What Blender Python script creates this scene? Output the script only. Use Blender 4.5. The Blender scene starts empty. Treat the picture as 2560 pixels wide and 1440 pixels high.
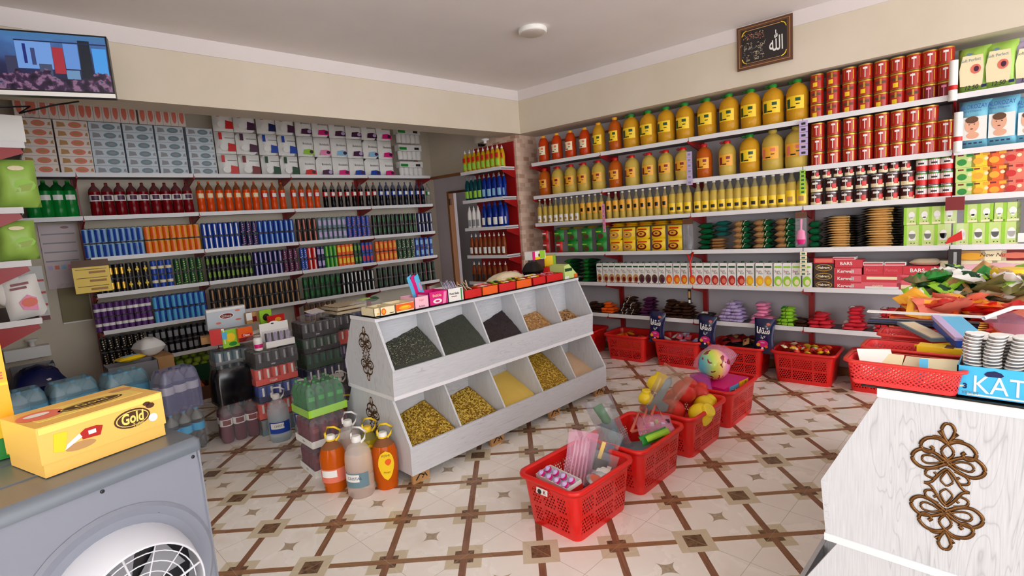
import bpy, math, random
from mathutils import Vector, Matrix
PI = math.pi
sc = bpy.context.scene
COL = sc.collection
rnd = random.Random(7)
# ---------------------------------------------------------------- camera
YAW, PIT, ROL, FPX, HC = 0.7897, -0.1256, -0.0723, 1314.0, 1.51
cy_, sy_, cp_, sp_, cr_, sr_ = math.cos(YAW), math.sin(YAW), math.cos(PIT), math.sin(PIT), math.cos(ROL), math.sin(ROL)
FW = Vector((cy_*cp_, sy_*cp_, sp_)); R0 = Vector((sy_, -cy_, 0)); U0 = R0.cross(FW)
RT = cr_*R0 + sr_*U0; UP = -sr_*R0 + cr_*U0
CAMP = Vector((0, 0, HC))
cam = bpy.data.cameras.new('camera'); camo = bpy.data.objects.new('camera', cam); COL.objects.link(camo)
cam.sensor_width = 36; cam.lens = FPX*36/2560; cam.clip_start = 0.05
camo.matrix_world = Matrix(((RT.x, UP.x, -FW.x, 0), (RT.y, UP.y, -FW.y, 0), (RT.z, UP.z, -FW.z, HC), (0, 0, 0, 1)))
sc.camera = camo
# ---------------------------------------------------------------- world, exposure, render quality
w = bpy.data.worlds.new('daylight'); sc.world = w; w.use_nodes = True
bgn = w.node_tree.nodes['Background']; bgn.inputs[0].default_value = (0.95, 0.97, 1.0, 1); bgn.inputs[1].default_value = 3.0
sc.view_settings.view_transform = 'Standard'; sc.view_settings.look = 'None'
sc.view_settings.exposure = 0.68; sc.view_settings.gamma = 1; sc.view_settings.use_curve_mapping = False
cy = sc.cycles
cy.max_bounces = 7; cy.diffuse_bounces = 5; cy.glossy_bounces = 3; cy.transmission_bounces = 5; cy.transparent_max_bounces = 8
cy.use_denoising = True; cy.use_adaptive_sampling = True; cy.adaptive_threshold = 0.03; cy.sample_clamp_indirect = 6
cy.caustics_reflective = False; cy.caustics_refractive = False

def area(name, loc, aim, sx, sy, power, col=(1, 1, 1)):
    l = bpy.data.lights.new(name, 'AREA'); l.shape = 'RECTANGLE'; l.size = sx; l.size_y = sy; l.energy = power; l.color = col
    o = bpy.data.objects.new(name, l); COL.objects.link(o); o.location = loc
    o.rotation_euler = (Vector(aim)-Vector(loc)).to_track_quat('-Z', 'Y').to_euler(); return o
# daylight standing in the open shop front and the side window behind the photographer
area('shopfront_daylight', (-2.2, -3.2, 1.8), (2.6, 3.2, 1.3), 5.0, 2.6, 32, (1, 0.98, 0.96))
area('side_window_daylight', (-2.6, 1.6, 1.5), (2.0, 2.2, 0.9), 2.2, 1.8, 12, (0.93, 0.96, 1.0))

# ---------------------------------------------------------------- materials
MATS = {}
def lin(c):
    return tuple(((x/255)/12.92 if x/255 <= .04045 else ((x/255+.055)/1.055)**2.4) for x in c)
def M(name, col, rough=.5, metal=0, trans=0, spec=.5, ior=1.45, emit=0, alpha=1, coat=0):
    m = bpy.data.materials.new(name); m.use_nodes = True
    b = m.node_tree.nodes['Principled BSDF']; c = lin(col)+(1,)
    b.inputs['Base Color'].default_value = c; b.inputs['Roughness'].default_value = rough
    b.inputs['Metallic'].default_value = metal; b.inputs['Transmission Weight'].default_value = trans
    b.inputs['IOR'].default_value = ior; b.inputs['Specular IOR Level'].default_value = spec
    b.inputs['Alpha'].default_value = alpha; b.inputs['Coat Weight'].default_value = coat
    if emit:
        b.inputs['Emission Color'].default_value = c; b.inputs['Emission Strength'].default_value = emit
    m.diffuse_color = c; MATS[name] = m; return m
class NT:
    """small helper that writes math expressions as shader nodes"""
    def __init__(s, m): s.t = m.node_tree; s.n = s.t.nodes; s.l = s.t.links; s.b = s.n.get('Principled BSDF')
    def m(s, op, a, b=None, c=None):
        nd = s.n.new('ShaderNodeMath'); nd.operation = op
        for i, v in enumerate((a, b, c)):
            if v is None: continue
            if isinstance(v, (int, float)): nd.inputs[i].default_value = v
            else: s.l.new(v, nd.inputs[i])
        return nd.outputs[0]
    def mix(s, f, a, b):
        nd = s.n.new('ShaderNodeMix'); nd.data_type = 'RGBA'
        for i, v in ((0, f), (6, a), (7, b)):
            if isinstance(v, (int, float)): nd.inputs[i].default_value = v
            elif isinstance(v, tuple): nd.inputs[i].default_value = lin(v)+(1,)
            else: s.l.new(v, nd.inputs[i])
        return nd.outputs[2]
    def obj(s): return s.n.new('ShaderNodeTexCoord').outputs['Object']
    def pos(s): return s.n.new('ShaderNodeNewGeometry').outputs['Position']
    def xyz(s, v): nd = s.n.new('ShaderNodeSeparateXYZ'); s.l.new(v, nd.inputs[0]); return nd.outputs
    def comb(s, x, y, z):
        nd = s.n.new('ShaderNodeCombineXYZ')
        for i, v in enumerate((x, y, z)):
            if isinstance(v, (int, float)): nd.inputs[i].default_value = v
            else: s.l.new(v, nd.inputs[i])
        return nd.outputs[0]
    def noise(s, v, scale, detail=3, dist=0, col=False):
        nd = s.n.new('ShaderNodeTexNoise'); s.l.new(v, nd.inputs['Vector']); nd.inputs['Scale'].default_value = scale
        nd.inputs['Detail'].default_value = detail; nd.inputs['Distortion'].default_value = dist
        return nd.outputs['Color' if col else 'Fac']
    def ramp(s, f, stops):
        nd = s.n.new('ShaderNodeValToRGB'); s.l.new(f, nd.inputs[0]); e = nd.color_ramp.elements
        while len(e) < len(stops): e.new(.5)
        for i, (p, c) in enumerate(stops): e[i].position = p; e[i].color = lin(c)+(1,)
        return nd.outputs[0]
    def scale(s, v, x, y, z):
        nd = s.n.new('ShaderNodeMapping'); s.l.new(v, nd.inputs[0]); nd.inputs['Scale'].default_value = (x, y, z); return nd.outputs[0]
    def base(s, c): s.l.new(c, s.b.inputs['Base Color'])
    def bump(s, h, st=.2, d=.01):
        nd = s.n.new('ShaderNodeBump'); nd.inputs['Strength'].default_value = st; nd.inputs['Distance'].default_value = d
        s.l.new(h, nd.inputs['Height']); s.l.new(nd.outputs[0], s.b.inputs['Normal'])
def mat_noise(name, c1, c2, scale, rough=.6, lo=.35, hi=.65, bump=0, sc3=(1, 1, 1), **k):
    m = M(name, c1, rough, **k); t = NT(m); v = t.scale(t.obj(), *sc3)
    f = t.noise(v, scale, 4); t.base(t.ramp(f, [(lo, c1), (hi, c2)]))
    if bump: t.bump(f, bump)
    return m
# floor: half-metre tiles, node lattice, strips, stars and joints
def mat_floor():
    m = M('floor_tiles', (225, 216, 203), .22); t = NT(m); x, y, z = t.xyz(t.pos())
    u = t.m('DIVIDE', t.m('SUBTRACT', x, 2.112), .25); v = t.m('DIVIDE', t.m('SUBTRACT', y, 1.062), .25)
    a = t.m('MULTIPLY', t.m('ADD', u, v), .5); b = t.m('MULTIPLY', t.m('SUBTRACT', u, v), .5)
    ra, rb = t.m('ROUND', a), t.m('ROUND', b)
    fa, fb = t.m('ABSOLUTE', t.m('SUBTRACT', a, ra)), t.m('ABSOLUTE', t.m('SUBTRACT', b, rb))
    lt = lambda p, q: t.m('LESS_THAN', p, q)
    AND = lambda p, q: t.m('MULTIPLY', p, q)
    mx = t.m('MAXIMUM', fa, fb)
    wn = t.n.new('ShaderNodeTexWhiteNoise'); wn.noise_dimensions = '2D'; t.l.new(t.comb(ra, rb, 0), wn.inputs['Vector'])
    # lattice row j = 0 and column i = -5 carry whole squares, the others are crossed by a strip
    i_, j_ = t.m('ADD', ra, rb), t.m('SUBTRACT', ra, rb)
    sq = t.m('MAXIMUM', lt(t.m('ABSOLUTE', j_), .5), lt(t.m('ABSOLUTE', t.m('ADD', i_, 5)), .5))
    sq = t.m('MAXIMUM', sq, AND(lt(t.m('ABSOLUTE', t.m('SUBTRACT', i_, 0)), .5), lt(t.m('ABSOLUTE', t.m('SUBTRACT', j_, 6)), .5)))
    sq = t.m('MAXIMUM', sq, AND(lt(t.m('ABSOLUTE', t.m('ADD', i_, 2)), .5), lt(t.m('ABSOLUTE', t.m('SUBTRACT', j_, 2)), .5)))
    nsq = t.m('SUBTRACT', 1, sq)
    P = t.comb(a, b, 0)
    cloud = t.noise(P, 1.1, 5, .4)
    base = t.ramp(cloud, [(.3, (240, 233, 224)), (.55, (246, 241, 234)), (.75, (230, 220, 209))])
    grain1 = t.noise(t.scale(P, 40, 3, 1), 1.0, 3); grain2 = t.noise(t.scale(P, 3, 40, 1), 1.0, 3)
    br1 = t.ramp(grain1, [(.3, (138, 98, 70)), (.7, (164, 124, 90))]); br2 = t.ramp(grain2, [(.3, (122, 82, 62)), (.7, (150, 108, 82))])
    stA, stB = lt(fa, .047), lt(fb, .047)
    bord = lt(mx, .235); dark = lt(mx, .125)
    darkc = t.ramp(t.noise(P, 9, 2, .5), [(.35, (92, 68, 52)), (.55, (128, 98, 72)), (.7, (78, 58, 46))])
    col = base
    # star in the middle of each tile (i odd, j even)
    us = t.m('SUBTRACT', t.m('PINGPONG', t.m('ADD', u, 0), 1), 1); vs = t.m('PINGPONG', v, 1)
    pu, pv = t.m('ABSOLUTE', us), t.m('ABSOLUTE', vs)
    star = lt(t.m('ADD', t.m('POWER', pu, .55), t.m('POWER', pv, .55)), .47)
    facet = t.m('GREATER_THAN', t.m('MULTIPLY', t.m('MULTIPLY', us, t.m('SINE', t.m('MULTIPLY', v, PI))), t.m('SUBTRACT', pu, pv)), 0)
    wnst = t.mix(t.noise(P, 22, 2), (140, 118, 96), (205, 192, 170))
    col = t.mix(star, col, wnst)
    # joints between tiles: u even, v odd
    ju = t.m('PINGPONG', u, 1); jv = t.m('SUBTRACT', 1, t.m('PINGPONG', v, 1))
    joint = t.m('MAXIMUM', lt(ju, .0055), lt(jv, .0055))
    col = t.mix(t.m('MULTIPLY', joint, .55), col, (150, 140, 132))
    col = t.mix(bord, col, (212, 199, 172))
    col = t.mix(dark, col, darkc)
    outA = t.m('MAXIMUM', t.m('GREATER_THAN', mx, .235), nsq)
    col = t.mix(AND(stB, outA), col, br2); col = t.mix(AND(stA, outA), col, br1)
    col = t.mix(t.m('MULTIPLY', t.m('MULTIPLY', joint, bord), .5), col, (190, 170, 140))
    t.base(col)
    t.l.new(t.m('ADD', .16, t.m('MULTIPLY', cloud, .22)), t.b.inputs['Roughness'])
    t.bump(joint, -.15, .002)
    return m
mat_floor()
def mat_ash(name, along):
    m = M(name, (214, 214, 218), .42); t = NT(m); x, y, z = t.xyz(t.obj())
    if along == 'x': P = t.comb(t.m('MULTIPLY', x, .9), t.m('MULTIPLY', y, 5), t.m('MULTIPLY', z, 7))
    else: P = t.comb(t.m('MULTIPLY', x, 5), t.m('MULTIPLY', y, 5), t.m('MULTIPLY', z, .8))
    n1 = t.noise(P, 1.6, 2, 1.6)
    rings = t.m('ABSOLUTE', t.m('SINE', t.m('MULTIPLY', n1, 46)))
    rings = t.m('POWER', t.m('SUBTRACT', 1, rings), 5)
    q = t.scale(t.obj(), 3 if along == 'x' else 60, 60, 60 if along == 'x' else 3)
    fine = t.noise(q, 4, 4)
    col = t.ramp(fine, [(.2, (190, 192, 198)), (.55, (204, 206, 211)), (.85, (213, 215, 220))])
    msk = t.m('MULTIPLY', rings, t.m('GREATER_THAN', t.noise(t.scale(P, .5, .5, .5), 1.3, 1), .52))
    col = t.mix(t.m('MULTIPLY', msk, .45), col, (142, 144, 152)); t.base(col); return m
mat_ash('ash_h', 'x'); mat_ash('ash_v', 'z')
def mat_brick():
    m = M('pillar_bricks', (200, 160, 135), .5); t = NT(m); x, y, z = t.xyz(t.obj())
    nd = t.n.new('ShaderNodeTexBrick'); t.l.new(t.comb(t.m('ADD', x, y), z, 0), nd.inputs['Vector'])
    nd.inputs['Scale'].default_value = 1; nd.inputs['Brick Width'].default_value = .105; nd.inputs['Row Height'].default_value = .05
    nd.inputs['Mortar Size'].default_value = .0025; nd.inputs['Color1'].default_value = lin((222, 192, 170))+(1,)
    nd.inputs['Color2'].default_value = lin((150, 98, 66))+(1,); nd.inputs['Mortar'].default_value = lin((200, 180, 165))+(1,)
    nd.inputs['Bias'].default_value = -.3; t.base(nd.outputs[0]); return m
mat_brick()
mat_noise('wall_paint', (216, 204, 186), (210, 198, 178), 2, .8)
mat_noise('wall_lilac', (196, 190, 196), (190, 184, 190), 2, .8)
mat_noise('ceiling_paint', (236, 230, 228), (231, 225, 223), 1.5, .9)
mat_noise('cove_white', (226, 217, 215), (221, 212, 210), 2, .8)
WHITE = M('shelf_white', (226, 224, 226), .35); M('shelf_red', (158, 22, 24), .35); M('shelf_grey', (120, 116, 120), .6)
M('white', (236, 234, 230), .4); M('black', (16, 15, 17), .35); M('dark', (40, 34, 34), .5); M('grey', (140, 140, 145), .5)
M('silver', (190, 192, 196), .25, .9); M('gold', (205, 160, 60), .3, .7); M('brown', (96, 60, 38), .5); M('wood', (148, 98, 60), .5)
M('red', (205, 24, 22), .35); M('dkred', (120, 14, 20), .35); M('orange', (236, 96, 22), .35); M('yellow', (244, 204, 30), .35)
M('green', (36, 138, 50), .35); M('lime', (150, 205, 50), .4); M('blue', (24, 66, 168), .35); M('navy', (18, 26, 82), .35)
M('sky', (90, 182, 226), .4); M('pink', (236, 140, 180), .4); M('magenta', (216, 20, 120), .4); M('purple', (92, 44, 116), .4)
M('cream', (240, 226, 186), .5); M('teal', (26, 104, 96), .4); M('kraft', (186, 140, 88), .7); M('amber', (238, 168, 40), .4)
M('beige', (222, 204, 172), .6); M('slate', (104, 132, 142), .4); M('salmon', (226, 118, 96), .5); M('skin', (226, 170, 140), .6)
M('ltblue', (140, 190, 226), .4); M('dkgreen', (14, 66, 34), .4); M('lilac', (190, 170, 215), .4); M('plum', (70, 24, 60), .4)
M('basket_red', (222, 30, 26), .32); M('screw', (60, 60, 64), .3, .8)
def film(name, col, alpha, rough=.12):
    return M(name, col, rough, alpha=alpha, spec=.9)
film('film', (235, 235, 240), .1); film('film_pink', (240, 176, 208), .34); film('film_grey', (150, 150, 160), .36); film('film_brown', (170, 140, 116), .26)
film('film_purple', (190, 60, 170), .55)

# ---------------------------------------------------------------- mesh builder
class MB:
    def __init__(s): s.v = []; s.f = []; s.m = []; s.s = []; s.mn = []
    def mi(s, n):
        if n not in s.mn: s.mn.append(n)
        return s.mn.index(n)
    def add(s, vs, fs, m, smooth=False, T=None):
        o = len(s.v)
        for p in vs:
            p = Vector(p); s.v.append(tuple(T @ p) if T is not None else tuple(p))
        k = s.mi(m)
        for f in fs: s.f.append(tuple(i+o for i in f)); s.m.append(k); s.s.append(smooth)
    def box(s, x0, x1, y0, y1, z0, z1, m, T=None, front=None):
        vs = [(x, y, z) for z in (z0, z1) for y in (y0, y1) for x in (x0, x1)]
        fs = [(0, 2, 3, 1), (4, 5, 7, 6), (0, 1, 5, 4), (1, 3, 7, 5), (3, 2, 6, 7), (2, 0, 4, 6)]
        if front:
            s.add(vs, [fs[i] for i in (0, 1, 3, 4, 5)], m, False, T); s.add(vs, [fs[2]], front, False, T)
        else: s.add(vs, fs, m, False, T)
        return s
    def pillow(s, sx, sy, sz, m, T=None, m2=None, n=7, pinch=.25, e=.7, seed=0, wb=.12):
        """soft packet lying flat: width sx, depth sy, thickness sz; base at z = 0"""
        r = random.Random(seed); vs = []; fs = []
        P = lambda a: (max(0, 1-abs(a)**2.4))**e
        for side in (0, 1):
            for j in range(n+1):
                for i in range(n+1):
                    a, b = -1+2*i/n, -1+2*j/n
                    h = P(a)*P(b)
                    wob = (r.random()-.5)*wb if side and 0 < i < n and 0 < j < n else 0
                    x = a*sx/2*(1-pinch*.12*(1-abs(b))*abs(a)); y = b*sy/2
                    z = sz/2 + (1 if side else -1)*sz/2*max(0, h+wob*h*2) + (.0 if side else 0)
                    vs.append((x, y, z))
        N = (n+1)*(n+1)
        f1 = []; f2 = []
        for j in range(n):
            for i in range(n):
                k = j*(n+1)+i
                f1.append((k, k+n+1, k+n+2, k+1)); q = N+k
                (f2 if (m2 and 1 < i < n-2 and 1 < j < n-2) else f1).append((q, q+1, q+n+2, q+n+1))
        s.add(vs, f1, m, True, T)
        if f2: s.add(vs, f2, m2, True, T)
        return s
    def lathe(s, prof, seg=16, T=None, c=(0, 0), caps=True, sx=1, sy=1):
        """prof: [(r, z, material of the band up to the next)]"""
        vs = []; k = len(prof)
        for r, z, m in prof:
            for i in range(seg):
                a = 2*PI*i/seg; vs.append((c[0]+r*sx*math.cos(a), c[1]+r*sy*math.sin(a), z))
        groups = {}
        for j in range(k-1):
            for i in range(seg):
                n = (i+1) % seg
                groups.setdefault(prof[j][2], []).append((j*seg+i, j*seg+n, (j+1)*seg+n, (j+1)*seg+i))
        for m, fs in groups.items(): s.add(vs, fs, m, True, T)
        if caps:
            s.add(vs[:seg], [tuple(reversed(range(seg)))], prof[0][2], False, T)
            s.add(vs[-seg:], [tuple(range(seg))], prof[-1][2], False, T)
        return s
    def prism(s, poly, y0, y1, m, T=None, mf=None):
        """polygon in x,z extruded along y"""
        n = len(poly); vs = [(x, y0, z) for x, z in poly]+[(x, y1, z) for x, z in poly]
        s.add(vs, [(i, (i+1) % n, n+(i+1) % n, n+i) for i in range(n)], m, False, T)
        s.add(vs, [tuple(range(n))[::-1]], mf or m, False, T); s.add(vs, [tuple(range(n, 2*n))], m, False, T)
        return s
    def tube(s, pts, r, m, seg=6, T=None, closed=False, sm=0):
        pts = [Vector(p) for p in pts]
        if sm and len(pts) > 2:
            q = []
            for i in range(len(pts)-1):
                p0, p1, p2, p3 = pts[max(i-1, 0)], pts[i], pts[i+1], pts[min(i+2, len(pts)-1)]
                for k in range(sm):
                    t = k/sm; q.append(.5*((2*p1)+(p2-p0)*t+(2*p0-5*p1+4*p2-p3)*t*t+(3*p1-p0-3*p2+p3)*t**3))
            pts = q+[pts[-1]]
        n = len(pts); vs = []; fs = []
        up = Vector((0, 0, 1))
        for i, p in enumerate(pts):
            a = pts[(i+1) % n] if (closed or i < n-1) else p; b = pts[i-1] if (closed or i > 0) else p
            t = (a-b).normalized(); q = t.cross(up)
            if q.length < .05: q = t.cross(Vector((1, 0, 0)))
            q.normalize(); w_ = t.cross(q)
            for k in range(seg):
                an = 2*PI*k/seg; vs.append(p+q*r*math.cos(an)+w_*r*math.sin(an))
        for i in range(n if closed else n-1):
            j = (i+1) % n
            for k in range(seg):
                l = (k+1) % seg; fs.append((i*seg+k, i*seg+l, j*seg+l, j*seg+k))
        if not closed: fs += [tuple(range(seg)), tuple((n-1)*seg+k for k in reversed(range(seg)))]
        s.add(vs, fs, m, True, T); return s
    def ell(s, cx, cz, rx, rz, y, m, n=16, T=None, t=.0008):
        """thin printed oval on a face that looks towards -y"""
        return s.prism([(cx+rx*math.cos(2*PI*i/n), cz+rz*math.sin(2*PI*i/n)) for i in range(n)][::-1], y-t, y, m, T)
    def rect(s, x0, x1, z0, z1, y, m, T=None, t=.0008):
        return s.box(x0, x1, y-t, y, z0, z1, m, T)
    def wrap(s, r, a0, a1, z0, z1, m, n=6, T=None, c=(0, 0), r1=None):
        """printed patch on a cylinder, angles in degrees, 0 = towards -y"""
        vs = []
        for i in range(n+1):
            a = math.radians(a0+(a1-a0)*i/n-90)
            vs += [(c[0]+r*math.cos(a), c[1]+r*math.sin(a), z0), (c[0]+(r1 or r)*math.cos(a), c[1]+(r1 or r)*math.sin(a), z1)]
        s.add(vs, [(2*i, 2*i+2, 2*i+3, 2*i+1) for i in range(n)], m, True, T); return s
    def text(s, txt, size, cx, cz, y, m, T=None, cyl=None, ext=.0, shear=0, bold=0, wmax=None):
        vs, fs = text_geo(txt, bold, shear)
        if not vs: return s
        xs = [p[0] for p in vs]; zs = [p[1] for p in vs]
        w_, h_ = max(xs)-min(xs), max(zs)-min(zs); k = size/max(h_, 1e-6); kx = k
        if wmax and w_*k > wmax: kx = wmax/w_
        out = []
        for a, b in vs:
            x = cx+(a-min(xs)-w_/2)*kx; z = cz+(b-min(zs)-h_/2)*k
            if cyl: an = x/cyl; out.append((cyl*math.sin(an), -cyl*math.cos(an), z))
            else: out.append((x, y, z))
        s.add(out, fs, m, False, T); return s
    def mesh(s, name):
        me = bpy.data.meshes.new(name); me.from_pydata(s.v, [], s.f)
        for n in s.mn: me.materials.append(MATS[n])
        me.polygons.foreach_set('material_index', s.m); me.polygons.foreach_set('use_smooth', s.s)
        me.update(); return me
_tc = {}
def text_geo(txt, bold=0, shear=0):
    key = (txt, bold, shear)
    if key not in _tc:
        cu = bpy.data.curves.new('lettering', 'FONT'); cu.body = txt; cu.resolution_u = 3; cu.offset = bold; cu.shear = shear
        o = bpy.data.objects.new('lettering', cu); COL.objects.link(o)
        me = bpy.data.meshes.new_from_object(o.evaluated_get(bpy.context.evaluated_depsgraph_get()))
        _tc[key] = ([(v.co.x, v.co.y) for v in me.vertices], [tuple(p.vertices) for p in me.polygons])
        bpy.data.objects.remove(o); bpy.data.curves.remove(cu); bpy.data.meshes.remove(me)
    return _tc[key]
def add(name, me, parent=None, T=None, label=None, cat=None, group=None, kind=None):
    if isinstance(me, MB): me = me.mesh(name)
    o = bpy.data.objects.new(name, me); COL.objects.link(o)
    if parent is not None: o.parent = parent
    if T is not None: o.matrix_basis = T
    if label: o['label'] = label
    if cat: o['category'] = cat
    if group: o['group'] = group
    if kind: o['kind'] = kind
    return o
def thing(name, label, cat, T=None, group=None):
    return add(name, None, None, T, label, cat, group)
def tr(x, y, z=0, rz=0, rx=0, ry=0, s=1):
    return Matrix.Translation((x, y, z)) @ Matrix.Rotation(rz, 4, 'Z') @ Matrix.Rotation(ry, 4, 'Y') @ Matrix.Rotation(rx, 4, 'X') @ Matrix.Diagonal((s, s, s, 1))
class Proto:
    """a product: its own mesh plus part meshes; put() copies it with its parts"""
    def __init__(s, name, me, cat, parts=()):
        s.name = name; s.me = me.mesh(name) if isinstance(me, MB) else me; s.cat = cat
        s.parts = [(n, (p.mesh(n) if isinstance(p, MB) else p), l) for n, p, l in [tuple(q)+(None,)*(3-len(q)) for q in parts]]
    def put(s, T, label, group=None, cat=None):
        o = add(s.name, s.me, None, T, label, cat or s.cat, group)
        for n, p, l in s.parts: add(n, p, o, None, l)
        return o
# ---------------------------------------------------------------- wall frames (the two shelf walls meet at 95 degrees)
class Frame:
    def __init__(s, ang): s.a = ang; s.u = Vector((math.cos(ang), math.sin(ang), 0)); s.n = Vector((-math.sin(ang), math.cos(ang), 0))
    def P(s, u, d, z): return s.u*u+s.n*d+Vector((0, 0, z))
    def T(s, u, d, z, rz=0, rx=0, ry=0, sc_=1):
        p = s.P(u, d, z); return tr(p.x, p.y, p.z, s.a+rz, rx, ry, sc_)
    def at(s, px, py, d):
        r = FW+RT*((px-1280)/FPX)+UP*((720-py)/FPX); q = CAMP+r*(d/r.dot(s.n)); return q.dot(s.u), q.z
    def box(s, mb, u0, u1, d0, d1, z0, z1, m, front=None):
        mb.box(u0, u1, d0, d1, z0, z1, m, Matrix.Rotation(s.a, 4, 'Z'), front); return mb
FA = Frame(math.radians(-1.465)); FB = Frame(math.radians(93.625-180))
def ground(px, py, z=0):
    r = FW+RT*((px-1280)/FPX)+UP*((720-py)/FPX); return CAMP+r*((z-HC)/r.z)
W0 = Frame(0)
def S(name, mb, kind='structure'): return add(name, mb, kind=kind)
# ---------------------------------------------------------------- room shell
S('floor', MB().box(-4, 7.5, -4, 7.2, -.08, 0, 'floor_tiles'))
S('ceiling', MB().box(-4, 7.5, -4, 7.2, 2.96, 3.04, 'ceiling_paint'))
S('wall_back', FA.box(MB(), -1.2, 5.6, 6.35, 6.5, 0, 2.96, 'wall_paint'))
mb = MB(); FB.box(mb, -3.95, 3.2, 5.12, 5.27, 0, 2.96, 'wall_lilac'); S('wall_right', mb)
mb = MB()
FB.box(mb, -6.6, -5.63, 5.12, 5.27, 0, 2.96, 'wall_lilac'); FB.box(mb, -4.8, -3.95, 5.12, 5.27, 0, 2.96, 'wall_lilac')
FB.box(mb, -5.63, -4.8, 5.12, 5.27, 1.99, 2.96, 'wall_lilac'); S('wall_alcove', mb)
mb = MB(); FB.box(mb, -6.6, -4.8, 5.10, 5.121, 2.22, 2.96, 'wall_paint'); S('trim_1', mb)
mb = MB(); FB.box(mb, -6.6, -4.8, 5.075, 5.121, 2.19, 2.225, 'wood'); S('trim_2', mb)
mb = MB()
for y0, y1, z0, z1 in ((-4, -3.2, 0, 2.96), (-3.2, -.6, 0, .9), (-3.2, -.6, 2.3, 2.96), (-.6, 1.1, 0, 2.96), (1.1, 2.1, 2.2, 2.96), (2.1, 2.7, 0, 2.96)): mb.box(-1.75, -1.6, y0, y1, z0, z1, 'wall_paint')
mb.box(-1.75, -.22, 2.7, 2.85, 0, 2.96, 'wall_paint'); S('wall_light_block', mb)  # unseen wall with openings, added to keep daylight off the near display's side
S('wall_left', MB().box(-.36, -.22, 2.7, 6.6, 0, 2.96, 'wall_paint'))
mb = MB(); FA.box(mb, -.6, 4.40, 4.33, 4.61, 2.49, 2.96, 'wall_paint'); S('wall_beam_back', mb)
mb = MB(); FB.box(mb, -4.65, 3.0, 4.75, 5.13, 2.49, 2.96, 'wall_paint'); S('wall_beam_right', mb)
mb = MB(); FA.box(mb, -.6, 4.38, 4.322, 4.34, 2.85, 2.965, 'cove_white'); S('trim_3', mb)
mb = MB(); FB.box(mb, -3.985, 3.0, 4.742, 4.76, 2.85, 2.965, 'cove_white'); S('trim_4', mb)
mb = MB(); FB.box(mb, -4.45, -3.985, 4.73, 5.13, 0, 2.50, 'pillar_bricks'); S('wall_pillar', mb)
# doorway in the alcove, a plain grey leaf standing behind it
mb = MB(); FB.box(mb, -5.64, -5.60, 5.10, 5.19, 0, 1.99, 'wood'); FB.box(mb, -5.63, -4.8, 5.105, 5.19, 1.965, 1.99, 'brown')
FB.box(mb, -4.84, -4.8, 5.10, 5.19, 0, 1.99, 'wood'); door1 = S('door_1', mb)
mb = MB(); FB.box(mb, -6.2, -4.9, 5.5, 5.56, 0, 2.2, 'shelf_grey'); S('wall_beyond', mb)
mb = MB(); FB.box(mb, -5.60, -5.57, 5.09, 5.12, 1.80, 1.89, 'brown'); add('hinge', mb, door1)
mb = MB(); FB.box(mb, -3.98, 3.0, 5.10, 5.12, 0, .07, 'wood'); S('baseboard_right', mb)
mb = MB(); FB.box(mb, -3.9, 1.2, 5.095, 5.12, 2.385, 2.405, 'wood'); S('trim_5', mb)
# ---------------------------------------------------------------- wall shelving
def shelving(fr, u0, u1, front, back, levels, label, group, bottom=0, last=False, top=2.5, name='wall_shelving'):
    r = thing(name, label, 'shelving', fr.T(u0, back, 0), group)
    mb = MB(); mb.box(-.02, .02, -.045, -.005, bottom, top, 'shelf_red'); add('upright', mb, r)
    if last: mb = MB(); mb.box(u1-u0-.02, u1-u0+.02, -.045, -.005, bottom, top, 'shelf_red'); add('upright', mb, r)
    d = back-front
    for z in levels:
        mb = MB(); mb.box(.004, u1-u0-.004, -d+.004, -.05, z-.012, z+.004, 'shelf_grey'); mb.box(.003, u1-u0-.003, -d, -d+.006, z-.02, z+.018, 'shelf_white')
        sh = add('shelf', mb, r)
        for x in ((.0, u1-u0) if last else (.0,)):
            mb = MB(); mb.prism([(-.0, z-.012), (d-.03, z-.012), (d-.03, z-.03), (.06, z-.09), (.0, z-.1)], -.006, .006, 'shelf_red', Matrix.Translation((x, -.04, 0)) @ Matrix.Rotation(-PI/2, 4, 'Z'))
            add('bracket', mb, sh)
    return r
UA = [-.32, .52, 1.43, 2.39, 3.34, 4.28]; ZA = [2.19, 1.81, 1.44, 1.11, .77, .45]
where = ['far left corner', 'second bay from the left', 'middle bay', 'fourth bay from the left', 'right-hand bay next to the alcove doorway']
for i in range(5):
    shelving(FA, UA[i], UA[i+1], 6.0, 6.34, ZA[:2] if i == 0 else ZA, 'red and white drinks shelving on the back wall, '+where[i], 'bays of the back wall shelving', bottom=.0 if i else 1.7, last=(i == 4), top=2.6)
TB = [-3.82, -2.91, -1.98, -1.05, -.13, .55]; ZB = [2.13, 1.76, 1.45, 1.11, .785, .45]
whereb = ['beside the brick pillar', 'second bay from the pillar', 'middle bay with juice cartons', 'bay with the red cans', 'bay with the nappy packs']
for i in range(5):
    shelving(FB, TB[i], TB[i+1], 4.78, 5.115, ZB, 'red and white grocery shelving on the right wall, '+whereb[i], 'bays of the right wall shelving', last=(i == 4), top=2.4)
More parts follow.
